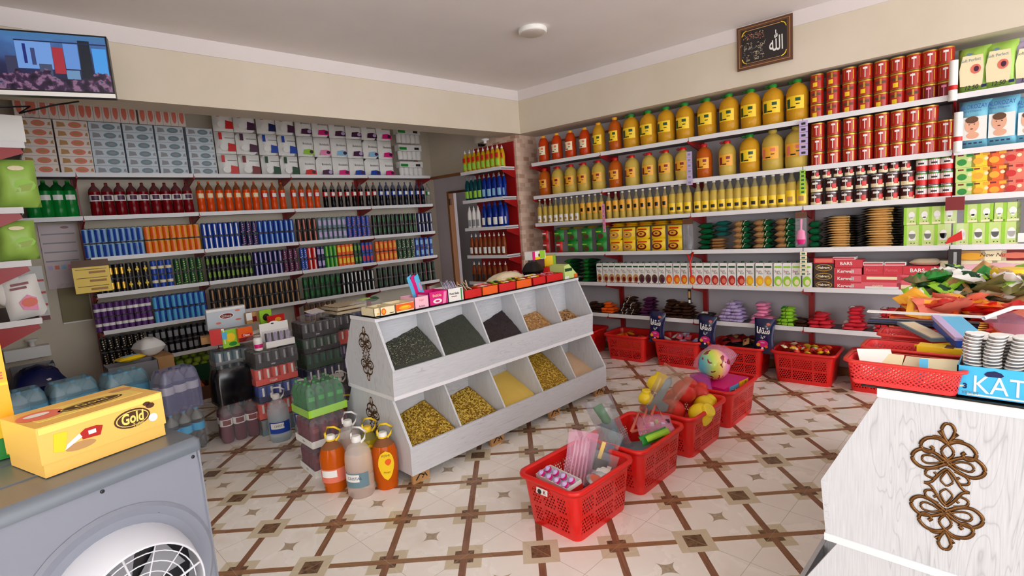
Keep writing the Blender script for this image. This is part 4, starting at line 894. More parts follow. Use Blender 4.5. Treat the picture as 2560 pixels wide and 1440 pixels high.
def display(T, label, L=1.98, group=None, feet=True):
    r = thing('bulk_food_display', label, 'display', T, group)
    up = [(.1, .69), (.115, .53), (.655, .53), (.67, .69), (.526, .985), (.244, .985)]
    lo = [(-.005, .245), (0, .07), (.77, .07), (.775, .245), (.615, .528), (.155, .528)]
    RZ = Matrix.Rotation(PI/2, 4, 'Z')
    def slab(poly, x, t, m, name='side_panel'):
        mb = MB(); mb.prism([(y, z) for y, z in poly], -x-t, -x, m, RZ); return add(name, mb, r)
    ends = []
    for x in (0, L-.016): ends.append((slab(up, x, .016, 'ash_v'), slab(lo, x, .016, 'ash_v')))
    for x, sgn in ((0, -1), (L, 1)):
        for (yc, z0, h_) in ((.385, .76, .34), (.385, .30, .36)):
            o = add('ornament', ornament(h_).mesh('ornament'), ends[0 if sgn < 0 else 1][0 if z0 > .5 else 1]); o.matrix_basis = tr(x+sgn*.002, yc, z0, PI/2)
    nb = 5; w = L/nb
    for i in range(1, nb):
        slab([(.108, .68), (.118, .54), (.652, .54), (.662, .68), (.52, .98), (.25, .98)], i*w-.006, .012, 'ash_v', 'divider')
        slab([(.003, .235), (.008, .08), (.762, .08), (.767, .235), (.61, .525), (.16, .525)], i*w-.006, .012, 'ash_v', 'divider')
    add('top_board', MB().box(-.004, L+.004, .235, .535, .972, .998, 'lip_white'), r)
    for y0, y1, z0, z1 in ((.118, .652, .53, .545), (.005, .765, .072, .088)): add('bay_floor', MB().box(.016, L-.016, y0, y1, z0, z1, 'ash_h'), r)
    add('middle_board', MB().box(.016, L-.016, .378, .392, .545, .985, 'ash_h'), r); add('middle_board', MB().box(.016, L-.016, .378, .392, .088, .528, 'ash_h'), r)
    for s_ in (0, 1):
        f = lambda y: y if not s_ else .77-y
        for (ya, za, yb, zb) in ((.10, .69, .113, .53), (-.006, .245, -.001, .07)):
            mb = MB(); a, b = f(ya), f(yb); t = .014 if not s_ else -.014
            vs = [(x, y, z) for x in (-.002, L+.002) for (y, z) in ((a, za), (a+t, za), (b+t, zb), (b, zb))]
            mb.add(vs, [(0, 1, 2, 3), (7, 6, 5, 4), (0, 4, 5, 1), (1, 5, 6, 2), (2, 6, 7, 3), (3, 7, 4, 0)], 'ash_h'); add('front_lip', mb, r)
    add('white_edge', MB().box(-.004, L+.004, .108, .66, .508, .53, 'lip_white'), r)
    add('glass_top', MB().box(-.01, L+.02, .2, .57, .998, 1.003, 'glass_edge'), r)
    if feet:
        for x in (.02, L/3, 2*L/3-.05, L-.12):
            ft = MB().box(x, x+.12, .03, .05, 0, .069, 'kraft'); ft.tube([(x+.02, .028, .02), (x+.05, .028, .05), (x+.08, .028, .035), (x+.065, .028, .02)], .004, 'dark', 5); ft.tube([(x+.1, .028, .02), (x+.085, .028, .045)], .004, 'dark', 5)
            add('foot', ft, r); add('foot', MB().box(x, x+.12, .72, .74, 0, .069, 'kraft'), r)
    return r
DX, DY = 1.592, 2.545
display(tr(DX, DY, 0, math.radians(.2)), 'white ash wooden bulk food display full of nuts, seeds and pasta', group=None)
display(tr(1.643, -.245, 0), 'white ash wooden display with gold ornament next to the photographer, trays on top')
# heaps of loose food
def heap_food(x0, x1, y0, y1, z0, hf, m, gm, grain, n, label, cat, seed, name):
    """a poured heap filling one bay; hf(a,b) height over the bay floor, a,b in 0..1; loose grains on its surface"""
    r = random.Random(seed); N = 16; mb = MB(); vs = []; H = {}
    hh = lambda a, b: hf(a, b)
    for j in range(N+1):
        for i in range(N+1):
            a, b = i/N, j/N; vs.append((x0+(x1-x0)*a, y0+(y1-y0)*b, z0+max(.004, hh(a, b)+(r.random()-.5)*.006)))
    k = len(vs); fs = [(j*(N+1)+i, j*(N+1)+i+1, (j+1)*(N+1)+i+1, (j+1)*(N+1)+i) for j in range(N) for i in range(N)]
    mb.add(vs, fs, m, True)
    rim = [i for i in range(N+1)]+[(j+1)*(N+1)-1 for j in range(1, N+1)]+[N*(N+1)+i for i in range(N-1, -1, -1)]+[j*(N+1) for j in range(N-1, 0, -1)]
    vb = [(vs[i][0], vs[i][1], z0) for i in rim]; q = len(rim)
    mb.add([vs[i] for i in rim]+vb, [(i, q+i, q+(i+1) % q, (i+1) % q) for i in range(q)], m)
    for _ in range(n):
        a, b = r.random()*.94+.03, r.random()*.94+.03; z = z0+hh(a, b)+grain*.2
        x, y = x0+(x1-x0)*a, y0+(y1-y0)*b; s1 = grain*(.7+.6*r.random()); an = r.random()*PI; s2 = s1*.45
        c, s_ = math.cos(an), math.sin(an); ti = (r.random()-.5)*s1
        p = [(x-c*s1, y-s_*s1, z-ti), (x+s_*s2, y-c*s2, z+s2*.5), (x+c*s1, y+s_*s1, z+ti), (x-s_*s2, y+c*s2, z+s2*.6), (x, y, z+s2*1.2)]
        mb.add(p, [(0, 1, 4), (1, 2, 4), (2, 3, 4), (3, 0, 4)], r.choice(gm))
    o = add(name, mb, None, None, label, cat, kind='stuff'); return o
M('seed_dark', (62, 66, 56), .6); M('seed_dark2', (88, 92, 78), .6); M('seed_light', (170, 165, 140), .6); M('lentil', (52, 40, 42), .55); M('lentil2', (76, 60, 60), .5)
M('peanut', (190, 142, 88), .5); M('peanut2', (222, 182, 128), .5); M('pasta', (206, 168, 60), .45); M('pasta2', (232, 200, 92), .45); M('pasta3', (150, 112, 34), .5)
M('rice_y', (224, 190, 92), .5); M('rice_p', (212, 178, 144), .55); M('rice_p2', (232, 206, 176), .55)
bw = 1.98/5
def bay(i, tier): # bounds of bay i (0 nearest the camera) on the photographer's side
    x0 = DX+i*bw+.012; x1 = DX+(i+1)*bw-.012
    return (x0, x1, DY+.132, DY+.376, .546) if tier else (x0, x1, DY+.018, DY+.376, .089)
def bh(a, b, lip, back, right=.35, mid=0):
    # rises from the lip towards the middle board, higher at the right-hand divider
    return max(.0, lip+(back-lip)*(b**.8)*(1-right+right*a*1.2)+mid*math.sin(PI*a)*math.sin(PI*b))
cfg = [(0, 1, .15, .30, .5, 'seed_dark', ['seed_dark2', 'seed_dark', 'seed_light', 'seed_dark2'], .006, 1500, 'dark green pumpkin seeds heaped in the nearest upper bay', 'seeds', 'seed_heap'),
       (1, 1, .12, .32, .25, 'seed_dark', ['seed_dark2', 'seed_dark', 'seed_dark2'], .005, 1500, 'grey-green seeds heaped in the second upper bay', 'seeds', 'seed_heap'),
       (2, 1, .07, .27, .45, 'lentil', ['lentil2', 'lentil'], .005, 1200, 'dark purple-brown seeds in the middle upper bay', 'seeds', 'seed_heap'),
       (3, 1, .045, .21, .1, 'peanut', ['peanut', 'peanut2', 'kraft'], .012, 700, 'light brown peanuts in the fourth upper bay', 'nuts', 'nut_heap'),
       (4, 1, .03, .16, .1, 'peanut', ['peanut2', 'kraft', 'brown'], .012, 400, 'small heap of mixed nuts in the far upper bay', 'nuts', 'nut_heap'),
       (0, 0, .11, .25, .45, 'pasta3', ['pasta', 'pasta2', 'pasta'], .011, 1300, 'short yellow pasta in the nearest lower bay', 'pasta', 'pasta_heap'),
       (1, 0, .07, .24, .3, 'pasta3', ['pasta', 'pasta2', 'pasta2'], .012, 1100, 'yellow pasta shells in the second lower bay', 'pasta', 'pasta_heap'),
       (2, 0, .07, .26, .1, 'rice_y', ['rice_y', 'pasta2'], .003, 900, 'fine yellow grain in the middle lower bay', 'grain', 'grain_heap'),
       (3, 0, .06, .34, -.1, 'pasta3', ['pasta', 'pasta2', 'pasta'], .011, 1200, 'yellow twisted pasta in the fourth lower bay', 'pasta', 'pasta_heap'),
       (4, 0, .03, .24, -.1, 'rice_p', ['rice_p', 'rice_p2'], .004, 900, 'pinkish split grain in the far lower bay', 'grain', 'grain_heap')]
for i, t, lip, back, rt, m, gm, gr, n, lab, cat, nm in cfg:
    x0, x1, y0, y1, z0 = bay(i, t); heap_food(x0, x1, y0, y1, z0, (lambda a, b, lip=lip, back=back, rt=rt: bh(a, b, lip, back, rt)), m, gm, gr, n, lab, cat, 20+i+5*t, nm)
# ---------------------------------------------------------------- things standing on the central display
ZD = 1.004
def onrow(px, y, z=ZD):
    py = liney(W0, px, y, z, 740); return W0.at(px, py, y)[0]
def openbox(x0, x1, y0, y1, z0, h, m, inside='beige', front=None, cut=.0):
    mb = MB(); t = .003
    mb.box(x0, x1, y0, y1, z0, z0+t, m); mb.box(x0, x1, y0, y0+t, z0, z0+h, m); mb.box(x0, x1, y1-t, y1, z0, z0+h+cut, m); mb.box(x0, x0+t, y0, y1, z0, z0+h, m); mb.box(x1-t, x1, y0, y1, z0, z0+h, m)
    mb.box(x0+t, x1-t, y0+t, y1-t, z0+t, z0+h*.7, inside); return mb
yf = DY+.215
def top_box(pa, pb, h, m, deco, label, name='sweet_box', y=yf, dep=.16, cat='box', z=ZD, inside='beige'):
    x0, x1 = onrow(pa, y, z), onrow(pb, y, z); mb = openbox(0, x1-x0, 0, dep, 0, h, m, inside)
    if deco: deco(mb, x1-x0, h)
    return add(name, mb, None, tr(x0, y, z), label, cat)
xa = onrow(952, yf)
def d1(mb, w, h): mb.ell(w*.22, h*.5, w*.16, h*.38, -.0002, 'orange', 14); mb.ell(w*.22, h*.5, w*.1, h*.24, -.001, 'amber', 10); mb.rect(w*.62, w*.9, h*.2, h*.27, -.0002, 'dark')
top_box(952, 989, .052, 'cream', d1, 'cream sweet box with an orange circle at the near corner of the display')
o = add('sweet_box', openbox(0, .11, 0, .15, 0, .05, 'cream', 'beige').rect(.02, .08, .012, .02, -.0005, 'amber'), None, tr(DX-.005, yf+.02, ZD, 0), 'cream carton half behind the orange circle box, far left of the display', 'box')
top_box(991, 1036, .055, 'cream', lambda mb, w, h: (mb.rect(.0, w, h*.2, h*.95, -.0002, 'orange'), mb.ell(w*.5, h*.5, w*.34, h*.25, -.001, 'amber', 14), mb.ell(w*.5, h*.6, w*.2, h*.1, -.002, 'yellow', 10)), 'small box with a swirl of caramel on orange, second in the row')
M('pinkbox', (244, 190, 206), .5)
top_box(1038, 1073, .075, 'pinkbox', lambda mb, w, h: (mb.text('Sugar', h*.22, w*.5, h*.7, -.001, 'salmon', wmax=w*.6), mb.text('Bubble', h*.16, w*.5, h*.2, -.001, 'dark', wmax=w*.7)), 'pale pink open sweet box, left of the magenta box', inside='pink')
top_box(1075, 1121, .09, 'magenta', lambda mb, w, h: (mb.prism([(w*.7, h*.05), (w*.85, h*.05), (w*.95, h*.9), (w*.8, h*.9)][::-1], -.001, 0, 'pink'), mb.ell(w*.42, h*.3, w*.24, h*.17, -.001, 'white', 12), mb.ell(w*.42, h*.3, w*.12, h*.08, -.002, 'magenta', 10), mb.text('Bubble', h*.2, w*.42, h*.72, -.001, 'cream', wmax=w*.6)), 'magenta sweet box with white swirl, in the middle of the row', inside='white')
top_box(1122, 1160, .09, 'white', lambda mb, w, h: (mb.text('Pesti Bella', h*.16, w*.4, h*.62, -.001, 'dark', bold=.02, wmax=w*.6), mb.rect(w*.2, w*.55, h*.38, h*.43, -.0005, 'dkred'), mb.rect(w*.82, w*.9, h*.05, h*.95, -.0005, 'green')), 'white open sweet box with black lettering, right of the magenta box', inside='grey')
# small lollipop sticks and sweets standing in the white box
mb = MB()
for k in range(12): mb.tube([(.01*k, 0, 0), (.01*k-.02+.01*rnd.random(), .02, .05+.03*rnd.random())], .003, 'lilac' if k % 2 else 'grey', 5)
add('stick_sweets', mb, None, tr(onrow(1128, yf)+.0, yf+.06, ZD+.066), 'thin silvery stick sweets poking out of the white box', 'sweets')
# red plastic trays in the row
trays = [(1162, 1205, 'stick'), (1207, 1246, 'pinkw'), (1248, 1290, 'green'), (1292, 1330, 'green'), (1333, 1365, 'white'), (1367, 1408, 'pink')]
tl = ['with dark and tan wafer sticks', 'with a pale pink wrapper hanging out', 'with green and yellow sweets', 'orange one with wrapped sweets', 'with cream sweets in front of the black bag', 'with pink bracelets at the far end']
for k, (pa, pb, kind) in enumerate(trays):
    x0, x1 = onrow(pa, yf), onrow(pb, yf); mb = openbox(0, x1-x0-.002, 0, .13, 0, .06, 'red' if k != 1 and k != 3 else 'orange', 'dkred')
    add('sweet_tray', mb, None, tr(x0, yf, ZD), 'small plastic tray '+tl[k], 'tray')
    cs = {'stick': ['bar_brown', 'beige', 'kraft'], 'pinkw': ['pink', 'salmon', 'beige'], 'green': ['lime', 'dkgreen', 'yellow', 'cream'], 'white': ['cream', 'yellow', 'white'], 'pink': ['pink', 'salmon', 'bar_pink']}[kind]
    for q in range(12 if kind != 'stick' else 14):
        m2 = cs[q % len(cs)]; mb = MB()
        if kind == 'stick': mb.tube([(0, 0, 0), (.035+.02*rnd.random(), .01, .02+.03*rnd.random())], .004, m2, 5)
        elif kind == 'pink': mb.tube([(.02*math.cos(a*PI/4), .02*math.sin(a*PI/4), .004*math.sin(a)) for a in range(8)], .003, m2, 5, closed=True)
        else: mb.pillow(.05, .022, .014, m2, n=5, seed=q)
        add('wafer_stick' if kind == 'stick' else ('bracelet' if kind == 'pink' else 'sweet'), mb, None, tr(x0+.025+(x1-x0-.06)*((q % 4)/3), yf+.03+.035*(q//4 % 3), ZD+.04+.012*(q//4), rnd.uniform(0, 3)), {'stick': 'dark or tan wafer stick in the first red tray', 'pinkw': 'pale pink sweet in the orange tray', 'green': 'green and yellow wrapped sweet in the middle trays', 'white': 'cream sweet in the tray before the black bag', 'pink': 'pink bracelet ring in the last tray'}[kind], 'bracelet' if kind == 'pink' else 'sweet', {'stick': 'wafer sticks in the first tray', 'pinkw': 'pale pink sweets', 'green': 'green and yellow sweets', 'white': 'cream sweets', 'pink': 'pink bracelets'}[kind])
def soft(name, sx, sy, sz, m, T, label, cat='bag', m2=None, seed=3, e=.6, deco=None, group=None):
    mb = MB().pillow(sx, sy, sz, m, None, m2, n=9, seed=seed, e=e, pinch=.6)
    if deco: deco(mb)
    return add(name, mb, None, T, label, cat, group)
xb = onrow(1275, yf+.2)
soft('wafer_bag', .36, .15, .11, 'beige', tr(xb, yf+.24, ZD, .1), 'crinkled tan bag of wafers lying behind the red trays')
xb = onrow(1340, yf+.17, 1.06)
soft('black_bag', .18, .13, .16, 'black', tr(xb, yf+.2, ZD+.01, .2), 'crumpled black plastic bag on the display', deco=lambda mb: mb.rect(-.02, .03, .05, .09, -.05, 'white'))
soft('red_bag', .12, .1, .1, 'red', tr(onrow(1378, yf+.18, 1.06), yf+.22, ZD+.0, .3), 'shiny red bag behind the pink bracelets')
soft('sweet_bag', .12, .1, .1, 'film_pink', tr(onrow(1300, yf+.24, 1.06), yf+.3, ZD, .3), 'pinkish sweets bag left of the black bag', m2='salmon')
def cbox(x, y, z, w, d, h, rz, m, decos, label, name='toy_box'):
    mb = MB().box(-w/2, w/2, -d/2, d/2, 0, h, m)
    for f in decos: f(mb, w, d, h)
    return add(name, mb, None, tr(x, y, z, rz), label, 'box')
xb = onrow(1360, yf+.18, 1.1)
cbox(xb+.02, yf+.28, ZD, .14, .08, .17, .2, 'plum', [lambda mb, w, d, h: mb.rect(-.04, .04, .03, .08, -d/2, 'salmon')], 'dark purple box behind the black bag')
cbox(xb+.0, yf+.27, ZD+.172, .19, .08, .07, .1, 'white', [lambda mb, w, d, h: (mb.rect(-w/2, -w*.3, 0, h, -d/2, 'magenta'), mb.ell(0, h*.5, .012, .015, -d/2-.0005, 'dkred', 8), mb.rect(w*.05, w*.45, .005, h, -d/2, 'lime'), mb.rect(-w*.3, w*.05, 0, h*.3, -d/2, 'yellow'))], 'white and yellow-green box on top of the purple box')
cbox(xb+.17, yf+.27, ZD, .12, .1, .19, .5, 'yellow', [lambda mb, w, d, h: (mb.rect(-w/2, w/2, h*.55, h, -d/2, 'lime'), mb.rect(-w/2, w/2, 0, h*.3, -d/2, 'orange'))], 'yellow and orange box at the far end of the display')
x0 = onrow(1412, yf+.02)
mb = MB().prism([(0, 0), (.17, 0), (.17, .02), (.06, .12), (0, .11)], 0, .16, 'bulb_box').rect(.005, .1, .06, .085, -.0005, 'dkgreen').rect(.12, .168, .0, .03, -.0005, 'orange').rect(.0, .05, .0, .02, -.0005, 'white')
add('display_box', mb, None, tr(x0-.01, yf+.01, ZD), 'pale green and white box with slanted top at the far end', 'box')
# left end: green bag, pink and blue pouches, grey tub
xg = onrow(905, yf+.17, 1.08)
soft('herb_bag', .19, .12, .055, 'film', tr(xg+.0, yf+.12, ZD+.054, .2), 'clear pale green bag with dark leaves on the cream boxes', m2='nappy_green', deco=lambda mb: mb.pillow(.07, .05, .03, 'dkgreen', tr(.04, -.02, .028)))
for k, (dx, c, nm) in enumerate([(0, 'sky', 'light blue'), (.028, 'magenta', 'magenta'), (.055, 'sky', 'blue and pink')]):
    mb = MB().pillow(.045, .17, .014, c, Matrix.Rotation(PI/2, 4, 'X') @ Matrix.Translation((0, .085, -.01)), 'pink' if k == 2 else None, n=6)
    add('candy_pouch', mb, None, tr(onrow(1052, yf+.11, ZD)+dx-.02, yf+.12, ZD+.05, .2, .1, -.42), f'{nm} candy pouch leaning out of the pink box', 'pouch')
mb = MB().lathe([(.08, 0, 'grey'), (.1, .05, 'grey'), (.105, .055, 'grey'), (.095, .05, 'grey'), (.078, .01, 'dark')], 18, caps=False, sy=.7)
for k in range(5): mb.pillow(.09, .03, .014, 'dark' if k % 2 else 'grey', tr(-.03+.015*k, 0, .045+.006*k, .6*k))
add('grey_tub', mb, None, tr(onrow(1088, yf+.22, 1.04), yf+.23, ZD), 'grey plastic tub with dark pouches behind the sweet boxes', 'tub')
soft('pink_sachet_pile', .12, .08, .05, 'red', tr(onrow(1010, yf+.1, 1.05), yf+.2, ZD+.0, .2), 'red sachets in a low pile behind the caramel box', m2='salmon')
# ---------------------------------------------------------------- laundry baskets
def mat_basket():
    m = M('basket_net', (222, 28, 24), .3, spec=.6); t = NT(m); x, y, z = t.xyz(t.obj())
    nrm = t.n.new('ShaderNodeTexCoord').outputs['Normal']; nx, ny, nz = t.xyz(nrm)
    side = t.m('GREATER_THAN', t.m('ABSOLUTE', nx), .75); h = t.m('ADD', t.m('MULTIPLY', side, y), t.m('MULTIPLY', t.m('SUBTRACT', 1, side), x))
    P = .0185; k = t.m('DIVIDE', z, P*.87); row_ = t.m('FLOOR', k); off = t.m('MULTIPLY', t.m('PINGPONG', row_, 1), .5)
    a = t.m('SUBTRACT', t.m('FRACT', t.m('ADD', t.m('DIVIDE', h, P), off)), .5); b = t.m('SUBTRACT', t.m('FRACT', k), .5)
    d = t.m('ADD', t.m('MULTIPLY', a, a), t.m('MULTIPLY', b, t.m('MULTIPLY', b, .76)))
    hole = t.m('LESS_THAN', d, .11)
    ok = t.m('MULTIPLY', t.m('GREATER_THAN', z, .035), t.m('LESS_THAN', z, .215))
    lim = t.m('ADD', t.m('MULTIPLY', side, .105), t.m('MULTIPLY', t.m('SUBTRACT', 1, side), .175)); ah = t.m('ABSOLUTE', h)
    ok = t.m('MULTIPLY', ok, t.m('LESS_THAN', ah, lim)); gap = t.m('GREATER_THAN', t.m('ABSOLUTE', t.m('SUBTRACT', ah, t.m('MULTIPLY', lim, .45))), .006)
    ok = t.m('MULTIPLY', ok, gap); ok = t.m('MULTIPLY', ok, t.m('GREATER_THAN', t.m('ABSOLUTE', t.m('SUBTRACT', z, .125)), .008))
    flat = t.m('LESS_THAN', t.m('ABSOLUTE', nz), .5)
    al = t.m('SUBTRACT', 1, t.m('MULTIPLY', t.m('MULTIPLY', hole, ok), flat)); t.l.new(al, t.b.inputs['Alpha'])
mat_basket()
def rrect(w, d, r, z, n=4):
    out = []
    for cx, cy, a0 in ((w/2-r, d/2-r, 0), (-w/2+r, d/2-r, 90), (-w/2+r, -d/2+r, 180), (w/2-r, -d/2+r, 270)):
        for i in range(n+1): a = math.radians(a0+90*i/n); out.append((cx+r*math.cos(a), cy+r*math.sin(a), z))
    return out
def loft(mb, rings, m, T=None, closed_bottom=True):
    n = len(rings[0]); vs = [p for r in rings for p in r]
    fs = [(j*n+i, j*n+(i+1) % n, (j+1)*n+(i+1) % n, (j+1)*n+i) for j in range(len(rings)-1) for i in range(n)]
    mb.add(vs, fs, m, True, T)
    if closed_bottom: mb.add(rings[0], [tuple(reversed(range(n)))], m, False, T)
def basket(w=.47, d=.36, h=.265, b=.84, m='basket_net', r=.045, rim='basket_red', sag=.012):
    mb = MB(); wav = lambda ring: [(x, y, z+sag*((abs(x)/(w/2))**2*.9+(abs(y)/(d/2))**2*.5)-sag*.6) for x, y, z in ring]
    loft(mb, [rrect(w*b, d*b, r*.8, 0), rrect(w*(b+.02), d*(b+.02), r*.85, .02), rrect(w*.97, d*.96, r, h-.03), wav(rrect(w*.985, d*.98, r, h-.012))], m)
    loft(mb, [rrect(w*b-.004, d*b-.004, r*.8, .002), rrect(w*.97-.004, d*.96-.004, r, h-.03), wav(rrect(w*.985-.004, d*.98-.004, r, h-.01))], m)
    rm = MB(); loft(rm, [wav(rrect(w*.975, d*.97, r, h-.014)), wav(rrect(w+.02, d+.02, r+.008, h-.026)), wav(rrect(w+.03, d+.03, r+.012, h-.014)), wav(rrect(w+.022, d+.022, r+.01, h-.001)), wav(rrect(w*.985, d*.98, r, h)), wav(rrect(w*.96, d*.955, r, h-.01))], rim, closed_bottom=False)
    return mb, rm
bm, rm = basket(); PB = Proto('laundry_basket', bm, 'basket', [('rim', rm)])
BX = [(1.965, 1.61), (2.50, 1.60), (3.06, 1.59), (3.62, 1.59)]
bl = ['red laundry basket nearest the camera, with pink and silver packs', 'red laundry basket second in the floor row, with toys in grey bags', 'red laundry basket third in the floor row, with yellow and red plastic cups', 'red laundry basket fourth in the floor row, with a colourful ball on top']
for k, (x, y) in enumerate(BX): PB.put(tr(x, y, 0, rnd.uniform(-.02, .02)), bl[k], None)
wl = ['partly hidden behind the display', 'with orange packets, below the first crisp bag', 'with pink packets, between two crisp bags', 'with dark snack packets, under the third crisp bag', 'full of red and yellow sweets', 'half hidden behind the stacked trays']
WB = []
for k, t_ in enumerate([3.30, 2.68, 2.13, 1.58, 1.04, .50]):
    PB.put(FB.T(-t_, 4.70+.16, 0), 'red laundry basket by the right wall, '+wl[k], None); WB.append((-t_, 4.86))
# nearer copy of stock basket behind the second display
# ---- contents of the four floor baskets
bx, by = BX[0]
mb = openbox(-.11, .11, -.05, .05, 0, .05, 'white', 'white'); mb.box(-.112, .112, -.052, .052, -.001, .03, 'red')
Tt = tr(bx-.14, by+.0, .215, -PI/2-.12, .12, .0)
add('egg_tray', mb, None, Tt, 'white and red carton of chocolate eggs in the nearest basket', 'box')
for k in range(8):
    e = MB().lathe([(.004, 0, 'lilac'), (.016, .006, 'lilac'), (.019, .018, 'magenta'), (.016, .03, 'lilac'), (.004, .04, 'lilac')], 10)
    o = add('chocolate_egg', e, None, Tt @ tr(-.085+.055*(k//2), -.022+.044*(k % 2), .034, 0, .5), 'silver and magenta chocolate egg in the white carton', 'egg', 'chocolate eggs')
def upright_bag(x, y, z, w, h, t, m, rz, rx, ry, name, label, inner=None, cat='bag', seed=5, deco=None):
    mb = MB(); T = Matrix.Translation((0, 0, h/2)) @ Matrix.Rotation(PI/2, 4, 'X') @ Matrix.Translation((0, 0, -t/2))
    if inner: inner(mb)
    mb.pillow(w, h, t, m, T, n=8, seed=seed, e=.5, pinch=.9)
    if deco: deco(mb)
    return add(name, mb, None, tr(x, y, z, rz, rx, ry), label, cat)
upright_bag(bx+.02, by+.04, .1, .16, .31, .04, 'film_pink', -.8, -.25, .25, 'spoon_pack', 'pink transparent pack of plastic spoons standing in the nearest basket', lambda mb: [mb.tube([(-.04+.02*k, 0, .02), (-.035+.018*k, .0, .28)], .005, 'pinkbox', 5) for k in range(5)])
upright_bag(bx+.12, by+.02, .12, .2, .29, .05, 'film', -.9, -.3, .4, 'glove_pack', 'crinkled clear pack with black and blue pieces in the nearest basket', lambda mb: (mb.box(-.06, -.01, -.005, .006, .03, .2, 'black'), mb.box(.0, .02, -.012, -.004, .04, .22, 'yellow'), mb.box(.03, .07, -.004, .006, .05, .22, 'navy'), mb.prism([(-.07, .1), (.02, .2), (.05, .12), (-.03, .06)], -.01, .0, 'dark')))
upright_bag(bx+.08, by-.07, .14, .15, .17, .04, 'film', -.8, -.5, .4, 'brush_pack', 'clear pack with a black brush lying in front in the nearest basket', lambda mb: mb.box(-.045, .02, -.006, .008, .02, .13, 'dark'))
soft('silver_bag', .15, .12, .06, 'silver', tr(bx+.13, by-.06, .16, .4, .2), 'shiny silver crumpled bag in the nearest basket', m2='white', seed=9)
mb = MB().lathe([(.05, 0, 'silver'), (.055, .01, 'silver'), (.05, .02, 'silver'), (.04, .024, 'salmon')], 20); add('jar_lid', mb, None, tr(bx+.0, by-.11, .2, 0, .5, .2), 'round jar with a metal rim at the front of the nearest basket', 'jar')
add('basket_label', MB().rect(-.035, .035, 0, .03, 0, 'white').ell(-.015, .012, .013, .012, -.001, 'dark', 12).text('K', .018, .018, .015, -.0015, 'dkred', bold=.03), None, tr(bx-.2385, by+.03, .2, -PI/2, -.09), 'small white sticker with a black circle on the nearest basket', 'sticker')
soft('basket_filler', .33, .22, .1, 'film_grey', tr(bx, by, .03), 'grey plastic packs filling the bottom of the nearest basket', seed=2, m2='dark', e=.4)
bx, by = BX[1]
soft('basket_filler', .33, .22, .14, 'film_grey', tr(bx, by, .03), 'mixed plastic packs filling the second basket', seed=6, m2='slate', e=.4)
upright_bag(bx-.06, by+.06, .12, .17, .36, .06, 'film_grey', -.9, -.1, -.35, 'grey_toy_bag', 'tall grey plastic bag leaning out of the second basket', lambda mb: (mb.pillow(.09, .2, .03, 'slate', Matrix.Translation((0, 0, .12)) @ Matrix.Rotation(PI/2, 4, 'X'))))
upright_bag(bx-.08, by+.1, .27, .06, .17, .03, 'green', -.9, -.1, -.5, 'green_toy', 'bright green boxed toy sticking up from the second basket', None, 'toy')
upright_bag(bx-.02, by-.15, .25, .24, .055, .04, 'green', -.15, -.7, .05, 'green_packet', 'glossy green and yellow packet lying on the front rim of the second basket', None, 'packet', deco=lambda mb: mb.pillow(.2, .035, .05, 'lime', Matrix.Translation((0, -.004, .024)) @ Matrix.Rotation(PI/2, 4, 'X')))
mb = MB()
for k in range(3): mb.tube([(.0, 0, .02), (.05, 0, .13), (.1, 0, .04), (.0, 0, .02)], .011, 'salmon', 6, Matrix.Translation((k*.05-.03, .01*k, .02*k)))
add('red_scissors', mb, None, tr(bx+.06, by+.03, .21, -.95, -.2), 'coral red plastic toy frames in the second basket', 'toy')
soft('toy_bag', .22, .16, .1, 'film_pink', tr(bx+.14, by-.04, .22, -.8, .3), 'clear bag with small pink and mint toys in the second basket', seed=12, deco=lambda mb: [mb.box(-.06+.03*k, -.04+.03*k, -.04+.015*(k % 3), -.02+.015*(k % 3), .06+.004*k, .075+.004*k, ['magenta', 'white', 'lime', 'lilac', 'plum'][k % 5]) for k in range(5)])
bx, by = BX[2]
upright_bag(bx-.27, by+.12, .16, .2, .42, .05, 'film_brown', -1.05, -.15, .55, 'toy_gun_pack', 'tall clear brownish pack with a dark grey toy gun', lambda mb: mb.prism([(-.05, .02), (.01, .02), (.02, .12), (.06, .16), (.05, .2), (.0, .2), (.0, .33), (-.02, .36), (-.04, .33), (-.045, .2), (-.06, .12)][::-1], -.008, .008, 'slate'), 'toy pack')
def pot(x, y, z, r, m, T2, label, lid=None):
    mb = MB().lathe([(r*.5, 0, m), (r*.95, r*.25, m), (r, r*.7, m), (r*.85, r*1.2, m), (r*.5, r*1.5, m)], 16)
    cp = MB().lathe([(r*.55, r*1.45, lid or m), (r*.6, r*1.8, lid or m), (r*.5, r*1.85, lid or m)], 14); o = add('plastic_pot', mb, None, tr(x, y, z, *T2), label, 'pot'); add('lid', cp, o)
M('toy_red', (214, 52, 44), .35); M('toy_yellow', (240, 208, 34), .25)
pot(bx-.02, by-.09, .19, .075, 'toy_yellow', (0, .9, -.2), 'big glossy yellow pot at the front of the third basket')
pot(bx+.1, by-.07, .2, .07, 'toy_yellow', (0, .2, 1.2), 'second yellow pot lying next to the front one in the third basket')
pot(bx+.06, by+.05, .27, .08, 'toy_red', (0, .5, .2), 'red pot facing up in the middle of the third basket')
pot(bx+.2, by+.0, .22, .07, 'toy_red', (.5, .3, .9), 'red pot at the right end of the third basket')
pot(bx-.04, by+.03, .2, .075, 'toy_red', (0, 0, -.9), 'red pot lying left of the middle one in the third basket')
pot(bx-.06, by+.17, .33, .07, 'toy_yellow', (0, .3, .4), 'yellow pot at the back corner of the third basket')
pot(bx-.22, by+.14, .3, .05, 'toy_yellow', (0, .1, 0), 'small yellow pot beside the toy gun pack')
soft('basket_filler', .33, .22, .14, 'toy_red', tr(bx, by, .03), 'red plastic toys filling the third basket', seed=16, e=.4)
bx, by = BX[3]
